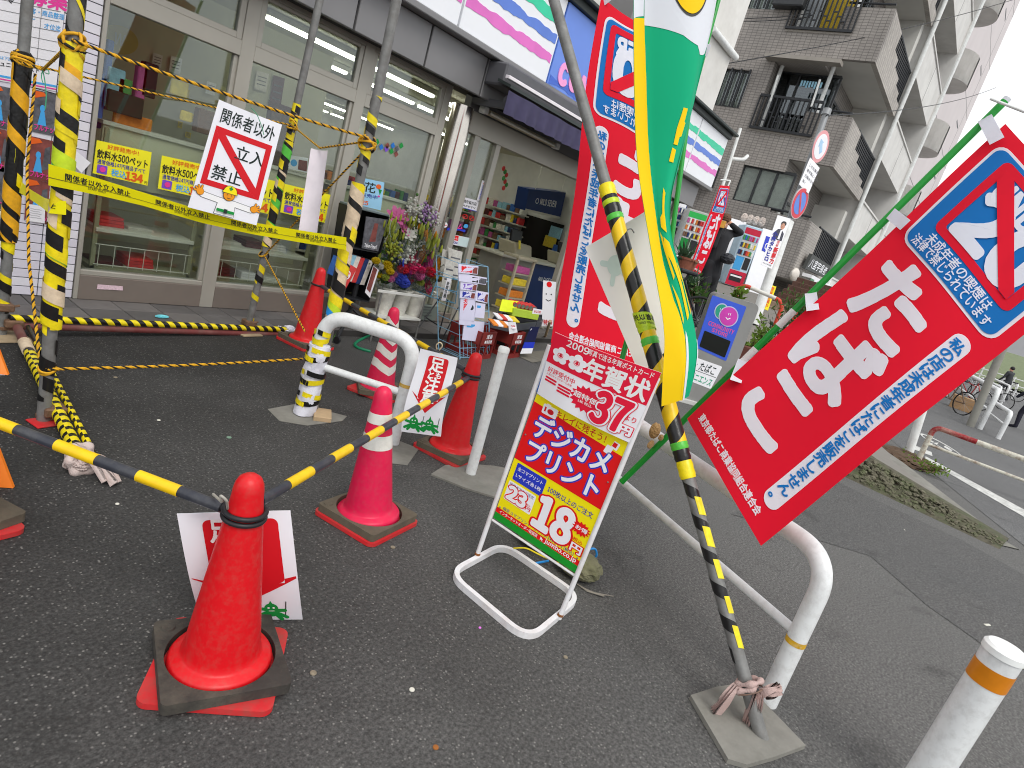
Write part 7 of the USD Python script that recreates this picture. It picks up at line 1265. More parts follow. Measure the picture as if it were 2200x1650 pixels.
# ------------------------------------------------------------------ brick apartment block across the side street
def tiles(name, c1_, c2_, mortar, bw=0.15, rh=0.075, ax='yz', rough=0.7):
    nodes = {'g': ('geometry', {}), 's': ('separate_xyz', {}), 'cb': ('combine_xyz', {}), 'ad': ('math', {'math_type': 'add'}), 'b': ('brick_texture', {'color1': c1_, 'color2': c2_, 'mortar': mortar, 'scale': 1.0, 'mortar_size': 0.006, 'brick_width': bw, 'row_height': rh, 'bias': 0.0, 'offset': 0.0}),
             'n': ('noise_texture', {'scale': 0.7, 'detail': 6.0}), 'r': ('rgb_ramp', {'ramp': [(0.3, (0.8,)*3), (0.7, (1.1,)*3)]}), 'm': ('mix', {'mix_type': 'multiply', 'fac': 1.0}), 'bm': ('bump', {'strength': 0.5, 'distance': 0.006, 'invert': True}), 'p': ('principled_bsdf', {'roughness': rough, 'specular_ior_level': 0.3})}
    return usdkit.material(stage, '/World/Looks/'+name, nodes, [('g.position', 's.vector'), ('s.x', 'ad.value1'), ('s.y', 'ad.value2'), ('ad.value', 'cb.x'), ('s.z', 'cb.y'), ('cb.vector', 'b.vector'), ('g.position', 'n.vector'), ('n.fac', 'r.fac'), ('b.color', 'm.color1'), ('r.color', 'm.color2'), ('m.color', 'p.base_color'), ('b.fac', 'bm.height'), ('bm.normal', 'p.normal')], surface='p.BSDF')
brick = tiles('brown_grey_tiles', c(156, 150, 144), c(146, 140, 135), c(104, 100, 96)); brick_l = tiles('pale_grey_tiles', c(186, 180, 172), c(172, 166, 160), c(140, 134, 128))
soff = mat('balcony_soffit', c(206, 204, 198), 0.8, 0.06, 2); iron = mat('balcony_iron', c(34, 36, 40), 0.5, 0.1, 6); frame_d = mat('window_dark_frame', c(48, 50, 52), 0.45); pane_d = glass('dark_pane', (0.8, 0.83, 0.82), extra=0.05); curtain = mat('curtain', c(206, 206, 198), 0.9, 0.2, 8); room = mat('dark_room', c(40, 40, 42), 0.9); trimc = mat('concrete_trim', c(152, 146, 138), 0.8, 0.1, 3)
XA = 20.0
AP = Thing('apartment_block', 'grey brown tiled apartment block with iron balconies across the side street', 'building', (24, 9, 0))
yc = OX(1790, 358, XA)[1]; YB = yc+1.25
AP.part('wall', cube((XA+0.9, YB, 0.0), (25.0, 15.0, 17.0)), brick)
def ztop(px, py): return OX(px, py, XA)[2]
z1b, z1t = OX(1790, 358, XA)[2], OX(1827, 252, XA)[2]; H_ = 2.83
# face towards the shop: wall skin with openings
def rect_px(px): P = [OX(x, y, XA) for x, y in px]; ys = [p[1] for p in P]; zs = [p[2] for p in P]; return min(ys), max(ys), (zs[2]+zs[3])/2, (zs[0]+zs[1])/2
w1 = rect_px([(1560, 150), (1614, 148), (1588, 230), (1530, 228)]); w0 = rect_px([(1597, 357), (1706, 369), (1680, 449), (1572, 432)])
b2 = rect_px([(1672, 139), (1800, 137), (1736, 288), (1612, 281)])
opens = [w1, w0, b2, (b2[0], b2[1], b2[2]+H_, b2[3]+H_), (w1[0], w1[1], w1[2]+H_, w1[3]+H_)]
skin_ = sbox(YB, 0.0, 15.0, 17.0)
for o in opens: skin_ = skin_.difference(sbox(o[0], o[2], o[1], o[3]))
AP.part('wall', prism(skin_, (XA, 0, 0), (0, 1, 0), (0, 0, 1), (1, 0, 0), 0.9), brick)
for k_, o in enumerate(opens):
    y0, y1, z0, z1 = o; deep = 0.85 if k_ in (2, 3) else 0.12
    fm = AP.part('window', cube((XA+deep, y0, z0), (XA+deep+0.02, y1, z1)), pane_d); AP.part('curtain', cube((XA+deep+0.05, y0, z0), (XA+deep+0.07, y1, z1)), curtain if k_ in (0, 1, 4) else room, parent=fm)
    for y_ in np.linspace(y0, y1, 4 if k_ != 1 else 4): AP.part('frame', cube((XA+deep-0.04, y_-0.03, z0), (XA+deep+0.03, y_+0.03, z1)), frame_d, parent=fm)
    for z_ in (z0, z1): AP.part('frame', cube((XA+deep-0.045, y0, z_-0.04), (XA+deep+0.035, y1, z_+0.04)), frame_d, parent=fm)
    if k_ in (0, 4):
        for y_ in np.linspace(y0, y1, 4): AP.part('grille_bar', cube((XA-0.12, y_-0.025, z0), (XA-0.08, y_+0.025, z1)), iron, parent=fm)
for dz in (0.0, H_):
    y0, y1, z0 = b2[0]-0.05, b2[1]+0.05, b2[2]+dz; zt_ = OX(1638, 205, XA)[2]+dz
    bl_ = AP.part('balcony', cube((XA-0.02, y0, z0-0.06), (XA+0.1, y1, z0)), trimc)
    for z_ in (z0+0.03, zt_): AP.part('rail', cube((XA-0.08, y0, z_-0.035), (XA-0.02, y1, z_+0.035)), iron, parent=bl_)
    for k_, y_ in enumerate(np.linspace(y0, y1, 15)):
        AP.part('baluster', cube((XA-0.07, y_-0.018, z0), (XA-0.03, y_+0.018, zt_)), iron, parent=bl_)
    for k_ in range(10):
        y_ = np.linspace(y0, y1, 15)[k_+2]; zz = z0+0.25+0.12*(k_ % 3); AP.part('rail_link', cube((XA-0.068, y_, zz), (XA-0.035, y_+0.13, zz+0.03)), iron, parent=bl_)
    AP.part('canopy', cube((XA-0.35, b2[0]-0.15, b2[3]+dz), (XA-0.003, b2[1]+0.25, b2[3]+0.10+dz)), trimc)
    AP.part('drain_pipe', rod((XA+0.35, b2[1]-0.12, z0), (XA+0.35, b2[1]-0.12, b2[3]+dz), 0.06, 10), white_paint)
    for y_ in (b2[0]+0.25, b2[1]-0.3): AP.part('laundry_bracket', rod((XA-0.06, y_, zt_-0.15), (XA-0.2, y_, zt_+0.55), 0.03, 6), white_paint)
AP.part('laundry', cat_([cube((XA+0.3, b2[0]+0.3+0.08*k, b2[3]-0.5-0.02*(k % 3)), (XA+0.32, b2[0]+0.35+0.08*k, b2[3]-0.35)) for k in range(8)]), goods_m[10], kind='stuff')
AP.part('quilt', cube((XA+0.4, b2[0]+0.3, b2[2]+H_+0.1), (XA+0.5, b2[1]-0.7, b2[2]+H_+1.6)), mat('quilt_yellow', c(176, 150, 40), 0.8)); AP.part('quilt', cube((XA+0.4, b2[1]-0.65, b2[2]+H_+0.1), (XA+0.5, b2[1]-0.1, b2[2]+H_+1.6)), mat('quilt_grey', c(170, 176, 180), 0.8))
for px, py in ((1705, -4), (1512, 378)): q_ = OX(px, py, XA); AP.part('bay_box', cube(q_-[0.35, 0.45, 0.33], q_+[0.0, 0.45, 0.33], 0.03), frame_d)
# corner balconies on the street side
for k_, dz in enumerate((-H_, 0.0, H_, 2*H_)):
    zb, zt_ = z1b+dz, z1t+dz
    if k_ == 0: zt_ = OX(1740, 475, XA)[2]; zb = OX(1698, 600, XA)[2]
    AP.part('balcony_slab', cube((XA+0.01, yc+0.01, zb+0.004), (24.88, YB, zb+0.14)), soff); AP.part('end_wall', cube((XA-0.002, yc, zb-0.002), (XA+0.16, YB+0.02, zt_)), brick)
    fw = AP.part('parapet', prism(Polygon([(XA+0.158, zb-0.002), (24.9, zb-0.002), (24.9, zb+0.35), (24.2, zb+0.35), (24.2, zb+0.52), (23.4, zb+0.52), (23.4, zb+0.7), (22.4, zb+0.7), (22.4, zb+0.9), (21.6, zb+0.9), (21.6, zt_), (XA+0.158, zt_)]), (0, yc, 0), (1, 0, 0), (0, 0, 1), (0, 1, 0), 0.14), brick_l)
    rl = AP.part('rail', rod((21.5, yc+0.07, zt_+0.06), (24.95, yc+0.07, zt_+0.06), 0.035, 8), iron)
    for x_ in np.linspace(21.7, 24.9, 15): zz = zb+(0.9 if x_ < 22.4 else 0.7 if x_ < 23.4 else 0.52 if x_ < 24.2 else 0.35); AP.part('baluster', cube((x_-0.02, yc+0.05, zz), (x_+0.02, yc+0.09, zt_+0.05)), iron, parent=rl)
    AP.part('end_rail', rod((XA+0.05, yc+0.05, zt_+0.12), (XA+0.05, YB, zt_+0.12), 0.03, 8), iron)
    dw = AP.part('balcony_window', cube((XA+1.2, YB-0.03, zb+0.15), (XA+3.4, YB-0.01, zb+2.2)), pane_d); AP.part('frame', cube((XA+1.15, YB-0.06, zb+0.14), (XA+1.22, YB, zb+2.25)), frame_d, parent=dw); AP.part('frame', cube((XA+2.25, YB-0.06, zb+0.14), (XA+2.33, YB, zb+2.25)), frame_d, parent=dw); AP.part('frame', cube((XA+1.15, YB-0.06, zb+2.2), (XA+3.45, YB, zb+2.28)), frame_d, parent=dw)
    AP.part('column', cube((24.5, yc+0.2, zb+0.14), (24.9, YB, zb+H_)), soff); AP.part('drain_pipe', rod((XA+0.5, YB-0.1, zb+0.14), (XA+0.5, YB-0.1, zb+H_), 0.06, 10), white_paint)
AP.part('drain_pipe', rod((25.02, yc-0.06, 0), (25.02, yc-0.06, 17), 0.07, 12), white_paint)
gs = mat('sign_board_dark', c(62, 64, 62), 0.6, 0.15, 5)
S = Sheet(Thing('shop_nameboard', 'dark wooden nameboard with white brushed characters on the apartment block', 'sign', OY(1757, 570, yc-0.2)), quad(OY(1746, 546, yc-0.2), OY(1785, 572, yc-0.2), OY(1770, 596, yc-0.2), OY(1730, 577, yc-0.2)), 2.6, 0.9, lift=0.006); S.base('board', gs, 0.1); S.put('lettering', text('八宮宇長老', 0.62, 0.15, 0.2, 0.01, width=2.3), wht)
# neighbouring buildings along the street
w2m = mat('white_parapet', c(214, 212, 208), 0.7, 0.08, 1.5, dirt=c(170, 166, 160), dirt_amt=0.5, dscale=1.0); recess = mat('recess_grey', c(112, 111, 112), 0.8, 0.05, 1)
B2 = Thing('balcony_block', 'white balcony block with grey recesses beyond the brick apartments', 'building', (28, 8, 0))
B2.part('wall', cube((25.15, YB+0.6, 0), (31.0, 15, 26)), recess)
for k_ in range(9):
    zb = z1b-H_*1.4+k_*2.75
    pw = B2.part('parapet', cube((25.2, yc-0.05, zb), (31.0, yc+0.12, zb+1.25)), w2m); B2.part('slab', cube((25.2, yc+0.12, zb), (31.0, YB+0.6, zb+0.16)), w2m); B2.part('coping', cube((25.2, yc-0.09, zb+1.25), (31.0, yc+0.16, zb+1.31)), w2m, parent=pw)
    B2.part('joint', cube((28.0, yc-0.054, zb+0.02), (28.03, yc-0.049, zb+1.24)), recess, parent=pw)
B2.part('fin', cube((25.1, yc-0.1, 0), (25.2, YB+0.6, 26)), w2m); B2.part('drain_pipe', rod((31.05, yc-0.12, 0), (31.05, yc-0.12, 26), 0.09, 10), white_paint); B2.part('fin', cube((30.95, yc-0.1, 0), (31.15, YB+0.6, 26)), w2m)
B3 = Thing('tower_block', 'pale pink-grey tower block with small rounded balconies at the right', 'building', (36, 8, 0)); tw = mat('tower_wall', c(206, 198, 198), 0.8, 0.05, 0.8)
xe = OY(2180, 0, yc+0.35)[0]; xe = max(36.0, (xe+OY(2040, 367, yc+0.35)[0])/2)
B3.part('wall', cube((31.2, yc+0.35, 0), (xe, 15, 34)), tw)
for k_ in range(11):
    zb = z1b-H_*1.6+k_*2.75; an = np.linspace(np.pi, 2*np.pi, 14); cx = 32.9
    pts = np.c_[cx+1.15*np.cos(an), yc+0.35+0.95*np.sin(an)]; V = np.vstack([np.c_[pts, np.full(14, zb)], np.c_[pts, np.full(14, zb+1.15)]]); i = np.arange(13)
    B3.part('round_balcony', cat_([arr((V, np.stack([i, i+1, i+15, i+14], 1))), arr((V*[1, 1, 1], np.stack([i, i+14, i+15, i+1], 1))), prism(Polygon(pts), (0, 0, zb), (1, 0, 0), (0, 1, 0), (0, 0, 1), 0.12)]), w2m)
    B3.part('slot_window', cube((xe-3.6, yc+0.345, zb+0.9), (xe-2.2, yc+0.352, zb+1.0)), iron); B3.part('wall_joint', cube((31.2, yc+0.346, zb+2.0), (xe, yc+0.351, zb+2.03)), recess)
B3.part('wall_joint', cube((xe-1.9, yc+0.346, 0), (xe-1.87, yc+0.351, 34)), recess)
# ------------------------------------------------------------------ wires
wirem = mat('cable', c(40, 40, 42), 0.6)
for a_, b_, lab in ((D(1480, 150, 13), D(2260, -28, 26), 'overhead cable crossing before the apartment block'), (D(1775, 248, 12.4), D(2140, 188, 30), 'thin cable running from the sign pole to the right'), (D(1540, 44, 15), D(1900, -4, 22), 'upper pair of cables, lower one'), (D(1540, 38, 15), D(1900, -12, 22), 'upper pair of cables, higher one')):
    P_ = lerp(a_, b_, 14); P_[:, 2] -= 0.25*4*np.linspace(0, 1, 14)*(1-np.linspace(0, 1, 14)); solo('cable', tube(P_, 0.012, 5), wirem, lab, 'cable')
vp0, vp1 = D(1591, 276, 14), D(1553, 398, 14); vpp = Thing('vent_pipe', 'thin white pipe with a side branch standing behind the small red banner', 'pipe', vp1); vpp.part('pipe', rod(vp0, vp1+(vp1-vp0)*1.3, 0.034, 12), white_paint, smooth=40); vpp.part('branch', tube(fillet([D(1570, 341, 14), D(1598, 343, 14.2), D(1606, 335, 14.3)], 0.1), 0.04, 10), white_paint, smooth=40)
# ------------------------------------------------------------------ sign pole with parking signs and poster
dS = 12.5; pt_, pm_ = D(1774, 246, dS), D(1622, 688, dS); gz = terr(pm_[0], pm_[1]); pd_ = (pm_-pt_)/(pm_[2]-pt_[2]); pfoot = pt_+pd_*(gz-pt_[2])
SP = Thing('sign_pole', 'grey street pole with white lower sleeve carrying the round parking signs', 'pole', pfoot)
SP.part('pole', rod(pfoot, pt_, 0.062, 16), mat('pole_grey', c(142, 144, 146), 0.5, 0.08, 5, 0.3), smooth=40); pq = pt_+pd_*(D(1702, 478, dS)[2]-pt_[2]); SP.part('sleeve', rod(pfoot, pq, 0.10, 18), white_paint, smooth=40); SP.part('cap', rod(pt_-pd_*0.02, pt_+pd_*0.10, 0.085, 14), mat('pole_grey', c(142, 144, 146), 0.5), smooth=40)
vh = unit(np.r_[(pt_-EYE)[:2], 0]); rt = np.array([vh[1], -vh[0], 0]); sn = unit(-vh*math.cos(1.08)+rt*math.sin(1.08)); su = unit(np.cross([0, 0, 1], sn)); su *= np.sign(su @ RX)
def disc(name, lab, ctr, r, layers):
    t = Thing(name, lab, 'road sign', ctr); t.part('plate', rod(ctr-sn*0.02, ctr, r, 36), mat('sign_back', c(170, 172, 174), 0.4), smooth=40)
    for k_, (shape, m_) in enumerate(layers): t.part('sign_print', prism(shape, ctr+sn*(0.001+0.003*k_), su, (0, 0, 1), sn, 0.002), m_)
    t.part('bracket', rod(ctr-sn*0.05, ctr-sn*0.02, 0.05, 8), steel)
cc_ = D(1718, 437, dS-0.12); r0 = 0.30
disc('road_sign', 'round no-parking sign, blue with red rim and slash, on the sign pole', cc_, r0, [(Point(0, 0).buffer(r0), mat('sign_rim', c(226, 200, 200), 0.4)), (Point(0, 0).buffer(r0*0.95), mat('sign_red', c(214, 60, 76), 0.4, 0.1, 6)), (Point(0, 0).buffer(r0*0.70), mat('sign_blue_faded', c(92, 134, 220), 0.4, 0.1, 6)), (affinity.rotate(sbox(-r0*0.7, -0.03, r0*0.7, 0.03), -55, origin=(0, 0)), mat('sign_red', c(214, 60, 76), 0.4))])
disc('road_sign', 'round faded white sign with pink rim at the top of the sign pole', D(1763, 315, dS-0.12), r0, [(Point(0, 0).buffer(r0), mat('sign_pink_rim', c(232, 160, 164), 0.4)), (Point(0, 0).buffer(r0*0.78), wht), (affinity.rotate(unary_union([sbox(-0.05, -0.13, 0.05, 0.10), Polygon([(-0.10, 0.04), (0.0, 0.16), (0.10, 0.04)])]), 40, origin=(0, 0)), mat('sign_pale_blue', c(170, 206, 236), 0.4))])
P_ = [D(x, y, dS-0.15) for x, y in ((1741, 338), (1761, 361), (1737, 416), (1717, 396))]; t_ = Thing('road_sign', 'white supplementary plate with small text between the two round signs', 'road sign', P_[0]); S = Sheet(t_, quad(*P_), 0.4, 0.6, lift=0.003); S.base('plate', wht, 0.02)
for k_, s_ in enumerate(('この先車両', '通学路につき', '日曜休日を', '除く')): S.put('lettering', text(s_, 0.075, 0.05, 0.45-0.12*k_, 0.005), film_dark)
P_ = [D(x, y, dS-0.2) for x, y in ((1671, 462), (1699, 470), (1658, 578), (1635, 568))]; t_ = Thing('poster_board', 'tall white election poster with portrait fixed to the sign pole', 'poster', P_[0]); S = Sheet(t_, quad(*P_), 0.36, 1.1, lift=0.003); S.base('board', wht, 0.01)
S.put('suit', Polygon([(0.06, 0.60), (0.34, 0.60), (0.33, 0.76), (0.22, 0.84), (0.13, 0.82), (0.06, 0.74)]), mat('print_navy', c(52, 54, 70), 0.5)); S.put('shirt', Polygon([(0.20, 0.62), (0.26, 0.62), (0.25, 0.82), (0.21, 0.82)]), wht, 2); S.put('face', affinity.scale(Point(0.23, 0.91).buffer(0.065), 0.9, 1.2), mat('print_skin', c(206, 150, 124), 0.5), 2); S.put('hair', affinity.scale(Point(0.23, 0.96).buffer(0.07), 1.0, 0.75), mat('print_hair', c(46, 40, 40), 0.5), 3); S.put('face', affinity.scale(Point(0.225, 0.915).buffer(0.05), 0.95, 1.0), mat('print_skin', c(206, 150, 124), 0.5), 4)
S.put('eyes', unary_union([sbox(0.19, 0.925, 0.215, 0.931), sbox(0.237, 0.925, 0.262, 0.931), sbox(0.205, 0.885, 0.245, 0.89)]), film_dark, 5)
S.put('lettering', text('小林タカヒロ', 0.14, 0.10, 0.76, 0.04, vert=True, width=0.66), db_ink, 3); S.put('lettering', text('渋谷', 0.08, 0.26, 0.60, 0.02, vert=True, width=0.14), r_ink, 3); S.put('lettering', text('新鮮力', 0.13, 0.27, 0.45, 0.04, vert=True, width=0.36), r_ink, 3); S.put('lettering', text('あなたと歩む区政', 0.035, 0.03, 0.04, 0.01), film_dark)
# ------------------------------------------------------------------ vending machines and boards against the block
def vending(px, dp, lab, body, panel, top_m, kind, low=None):
    P_ = [D(x, y, dp) for x, y in px]; TLv, TRv, BRv, BLv = P_; gz = min(BLv[2], BRv[2]); up = np.array([0, 0, 1.0]); ex = (TRv-TLv); ex[2] = 0; n_ = unit(np.cross(ex, up)); n_ *= np.sign(n_ @ (EYE-TLv)); base = BLv.copy(); base[2] = gz; hgt = TLv[2]-gz; ex = (BRv-BLv+TRv-TLv)/2; ex[2] = 0; L_ = np.linalg.norm(ex)
    t = Thing('vending_machine', lab, 'vending machine', base); t.part('body', obox(base-n_*0.7, ex, n_*0.7, up*hgt, 0.02), body)
    S = Sheet(t, quad(base+up*hgt+n_*0.003, base+ex+up*hgt+n_*0.003, base+ex+n_*0.003, base+n_*0.003), 1.0, 1.83, lift=0.006); S.put('front_panel', sbox(0.06, 0.95, 0.94, 1.76), panel, 1); S.put('header', sbox(0.06, 1.58, 0.94, 1.76), top_m, 2); rg = np.random.default_rng(len(lab))
    for r_ in range(3):
        z_ = 1.40-0.22*r_
        for k_ in range(8): t_m = goods_m[rg.integers(12)]; v_, n2 = S.map(np.array([[0.13+k_*0.105, z_]]), 0.02); t.part('sample_can', rod(v_[0], v_[0]+up*0.13, 0.03, 8), t_m)
        S.put('shelf_strip', sbox(0.07, z_-0.05, 0.93, z_-0.01), wht, 2)
    low is not None and S.put('lower_panel', sbox(0.01, 0.01, 0.99, 0.47), low, 1); S.put('coin_panel', sbox(0.6, 0.55, 0.92, 0.9), black_plastic, 1); S.put('poster', sbox(0.1, 0.5, 0.55, 0.9), kind, 1); S.put('outlet', sbox(0.12, 0.15, 0.8, 0.36), black_plastic, 2); S.put('outlet_flap', sbox(0.14, 0.28, 0.78, 0.33), wht, 3); return t
vb, vs_, vr = mat('vend_navy', c(36, 50, 120), 0.4), mat('vend_silver', c(176, 180, 176), 0.4), mat('vend_white', c(226, 226, 228), 0.4)
vending([(1444, 424), (1477, 432), (1440, 548), (1408, 538)], 19.2, 'navy blue drinks machine, leftmost of the row', vb, mat('vend_panel', c(206, 214, 220), 0.3), wht, sky_ink)
vending([(1478, 449), (1523, 455), (1482, 575), (1440, 566)], 18.6, 'silver drinks machine with green lit top', vs_, mat('vend_panel', c(206, 214, 220), 0.3), mat('vend_green', c(40, 180, 80), 0.4), g_ink)
vending([(1600, 484), (1637, 491), (1594, 618), (1556, 609)], 18.2, 'red and pale blue drinks machine with ornaments on top', mat('vend_pale', c(186, 210, 226), 0.4), mat('vend_panel2', c(196, 214, 226), 0.3), mat('vend_red', c(196, 24, 60), 0.4), sky_ink, mat('vend_red', c(196, 24, 60), 0.4))
orn = D(1612, 482, 18.3); solo('ornament', cat_([crumple(orn+[0, 0.18*k-0.3, 0.14], 0.14, (0.6, 0.7, 1), 60+k, 0.5) for k in range(4)]), mat('ornament_white', c(226, 214, 206), 0.6, 0.3, 8), 'white and red straw ornaments on top of the red drinks machine', 'ornament', kind='stuff')
P_ = [D(x, y, 19.3) for x, y in ((1553, 463), (1604, 478), (1569, 614), (1534, 604))]; t_ = Thing('board', 'white board with a scribble behind the person in black', 'board', P_[0]); S = Sheet(t_, quad(*P_), 1.0, 1.9, lift=0.01); S.base('panel', wht, 0.05); S.put('scribble', LineString([(0.6, 1.0), (0.8, 1.2), (0.7, 0.95), (0.9, 1.1), (0.75, 0.8), (0.95, 0.7)]).buffer(0.015), dg_ink)
P_ = [D(x, y, 18.4) for x, y in ((1640, 490), (1674, 500), (1625, 650), (1597, 622))]; t_ = Thing('board', 'tall white panel with blue notice beside the red drinks machine', 'board', P_[0]); S = Sheet(t_, quad(*P_), 0.8, 2.0, lift=0.01); S.base('panel', wht, 0.05); S.put('blue_notice', sbox(0.25, 1.35, 0.75, 1.8), blue2); S.put('lettering', text('CA', 0.25, 0.32, 1.42, 0.02), wht, 2)
# yellow board, steps, awning under the block
P_ = [D(x, y, 14.5) for x, y in ((1654, 611), (1668, 616), (1650, 667), (1637, 662))]; t_ = Thing('signboard', 'narrow yellow board with red lettering by the steps', 'sign', P_[0]); S = Sheet(t_, quad(*P_), 0.25, 0.8, lift=0.005); S.base('board', y_ink, 0.03); S.put('lettering', text('喫茶営業中', 0.16, 0.125, 0.76, 0.02, vert=True, width=0.7), orange_ink)
stp = mat('brown_step', c(92, 66, 56), 0.8, 0.25, 6); stg = mat('paving_step', c(150, 130, 112), 0.8, 0.2, 6)
st0 = D(1690, 668, 15.5); st = Thing('steps', 'dark brown steps climbing under the apartment block', 'steps', st0)
for k_ in range(8): st.part('step', cube((st0[0]-0.3+0.3*k_, st0[1]-0.45, st0[2]-0.3), (st0[0]+0.01+0.3*k_, st0[1]+0.5, st0[2]+0.13*k_), 0.01), stp if k_ > 1 else stg)
aw2 = Thing('awning', 'small green and white scalloped awning under the nameboard', 'awning', D(1750, 610, 17)); a0, a1 = OY(1722, 592, yc-0.15), OY(1790, 628, yc-0.15)
aw2.part('bar', obox(a0, a1-a0, (0, -0.3, 0), (0, 0, 0.1)), wht)
for k_ in range(12): aw2.part('scallop', obox(a0+(a1-a0)*(k_/12)+[0, -0.3, -0.35], (a1-a0)*(1/12.5), (0, 0.02, 0), (0, 0, 0.35)), (mat('awning_green', c(96, 140, 112), 0.7), wht)[k_ % 2])
solo('round_lamp', ball(OY(1707, 590, yc-0.1), 0.22, 2, (1.5, 0.5, 0.9)), mat('lamp_opal', c(214, 206, 196), 0.5), 'pale rounded fitting at the foot of the brick balcony', 'lamp', smooth=True)
# ------------------------------------------------------------------ person
import manifold3d as m3
def body(joints, bones, edge=0.025, it=8):
    acc = None
    for a_, b_ in bones:
        hs = [m3.Manifold.sphere(joints[k][1], 20).translate(tuple(map(float, joints[k][0]))) for k in (a_, b_)]; h = m3.Manifold.batch_hull(hs); acc = h if acc is None else acc+h
    me = acc.refine_to_length(edge).to_mesh(); tm = trimesh.Trimesh(me.vert_properties[:, :3], me.tri_verts, process=True); trimesh.smoothing.filter_taubin(tm, iterations=it); return tm
dp = 10.6
def J(px, py, r, o=0.0): return (D(px, py, dp+o), r)
jo = {'pel': J(1531, 566, 0.155), 'wai': J(1538, 545, 0.15), 'che': J(1547, 512, 0.17), 'nek': J(1553, 493, 0.06), 'shl': J(1538, 503, 0.075, -0.1), 'shr': J(1568, 503, 0.075, 0.1), 'elr': J(1591, 500, 0.055, 0.05), 'wrr': J(1573, 484, 0.042, -0.10), 'ell': J(1533, 528, 0.055, -0.22), 'wrl': J(1549, 486, 0.042, -0.26), 'hipl': J(1524, 572, 0.115, -0.08), 'hipr': J(1537, 574, 0.115, 0.08), 'hem': J(1526, 590, 0.17), 'knl': J(1508, 634, 0.078, -0.08), 'knr': J(1524, 636, 0.078, 0.1)}
ft = G(1490, 705, 0.0); foot_z = terr(*D(1500, 690, dp)[:2]); 
for s_, kx in (('l', 1494), ('r', 1508)): q_ = D(kx, 690, dp+(-0.08 if s_ == 'l' else 0.1)); q_[2] = foot_z+0.06; jo['an'+s_] = (q_, 0.055); jo['to'+s_] = (q_+unit(np.array([0.5, 0.6, 0]))*0.17-[0, 0, 0.02], 0.038)
PE = Thing('person', 'person in black coat with raised arms, seen before the drinks machines', 'person', (jo['anl'][0]+jo['anr'][0])/2)
coat = mat('coat_black', c(30, 30, 34), 0.8, 0.2, 12)
bt_ = body(jo, [('pel', 'wai'), ('wai', 'che'), ('che', 'nek'), ('che', 'shl'), ('che', 'shr'), ('shl', 'ell'), ('ell', 'wrl'), ('shr', 'elr'), ('elr', 'wrr'), ('pel', 'hem'), ('wai', 'hem'), ('hipl', 'knl'), ('hipr', 'knr'), ('knl', 'anl'), ('knr', 'anr'), ('anl', 'tol'), ('anr', 'tor'), ('hem', 'hipl'), ('hem', 'hipr')])
PE.part('body', bt_, coat, smooth=True)
skin_m = mat('skin', c(206, 156, 130), 0.5, 0.06, 10); hair_m = mat('hair', c(96, 66, 44), 0.6, 0.3, 60)
hd = D(1557, 473, dp-0.02); hj = {'a': (hd, 0.088), 'b': (hd+[0.02, 0, -0.06], 0.062), 'n': (jo['nek'][0], 0.05)}
PE.part('head', body(hj, [('a', 'b'), ('a', 'n')], 0.015, 6), skin_m, smooth=True); PE.part('hair', crumple(hd+[-0.005, -0.005, 0.025], 0.102, (1, 1, 0.92), 71, 0.2, 3), hair_m, smooth=50)
for k_ in ('wrl', 'wrr'):
    w_ = jo[k_][0]; to = unit(hd+np.array([0.05, 0.0, 0.02])-w_); hh = {'w': (w_, 0.036), 'p': (w_+to*0.07, 0.036)}; sd = unit(np.cross(to, [0, 0, 1])); bn = [('w', 'p')]
    for i, o in enumerate((-0.028, -0.009, 0.009, 0.028)): hh[f'f{i}'] = (w_+to*0.09+sd*o, 0.011); hh[f'g{i}'] = (w_+to*(0.125+0.008*(i in (1, 2)))+sd*o+[0, 0, 0.02], 0.009); hh[f'h{i}'] = (w_+to*0.14+sd*o*0.9+[0, 0, 0.045], 0.008); bn += [('p', f'f{i}'), (f'f{i}', f'g{i}'), (f'g{i}', f'h{i}')]
    hh['t'] = (w_+to*0.06+sd*0.05, 0.011); hh['u'] = (w_+to*0.10+sd*0.06+[0, 0, 0.015], 0.009); bn += [('w', 't'), ('t', 'u')]
    PE.part('hand', body(hh, bn, 0.008, 4), skin_m, smooth=True)
PE.part('eyes', cat_([ball(hd+unit(np.array([0.8, 0.4, 0]))*0.083+np.array([-0.02, 0.04, 0])*s_+[0, 0, 0.0], 0.011, 1) for s_ in (-1, 1)]), black_plastic, kind='stuff')
solo('bag', crumple(D(1563, 556, dp-0.28), 0.17, (0.9, 0.7, 0.55), 81, 0.15, 2), mat('bag_black', c(38, 40, 46), 0.5, 0.2, 10), 'black waist bag worn by the person in black', 'bag', smooth=50)
solo('hand_fan', obox(D(1543, 472, dp-0.36), D(1561, 476, dp-0.36)-D(1543, 472, dp-0.36), (0, 0, -0.11), (0.02, 0.03, 0)), mat('card_orange', c(216, 160, 60), 0.5, 0.3, 20), 'small yellow and red packet held up by the person in black', 'packet')
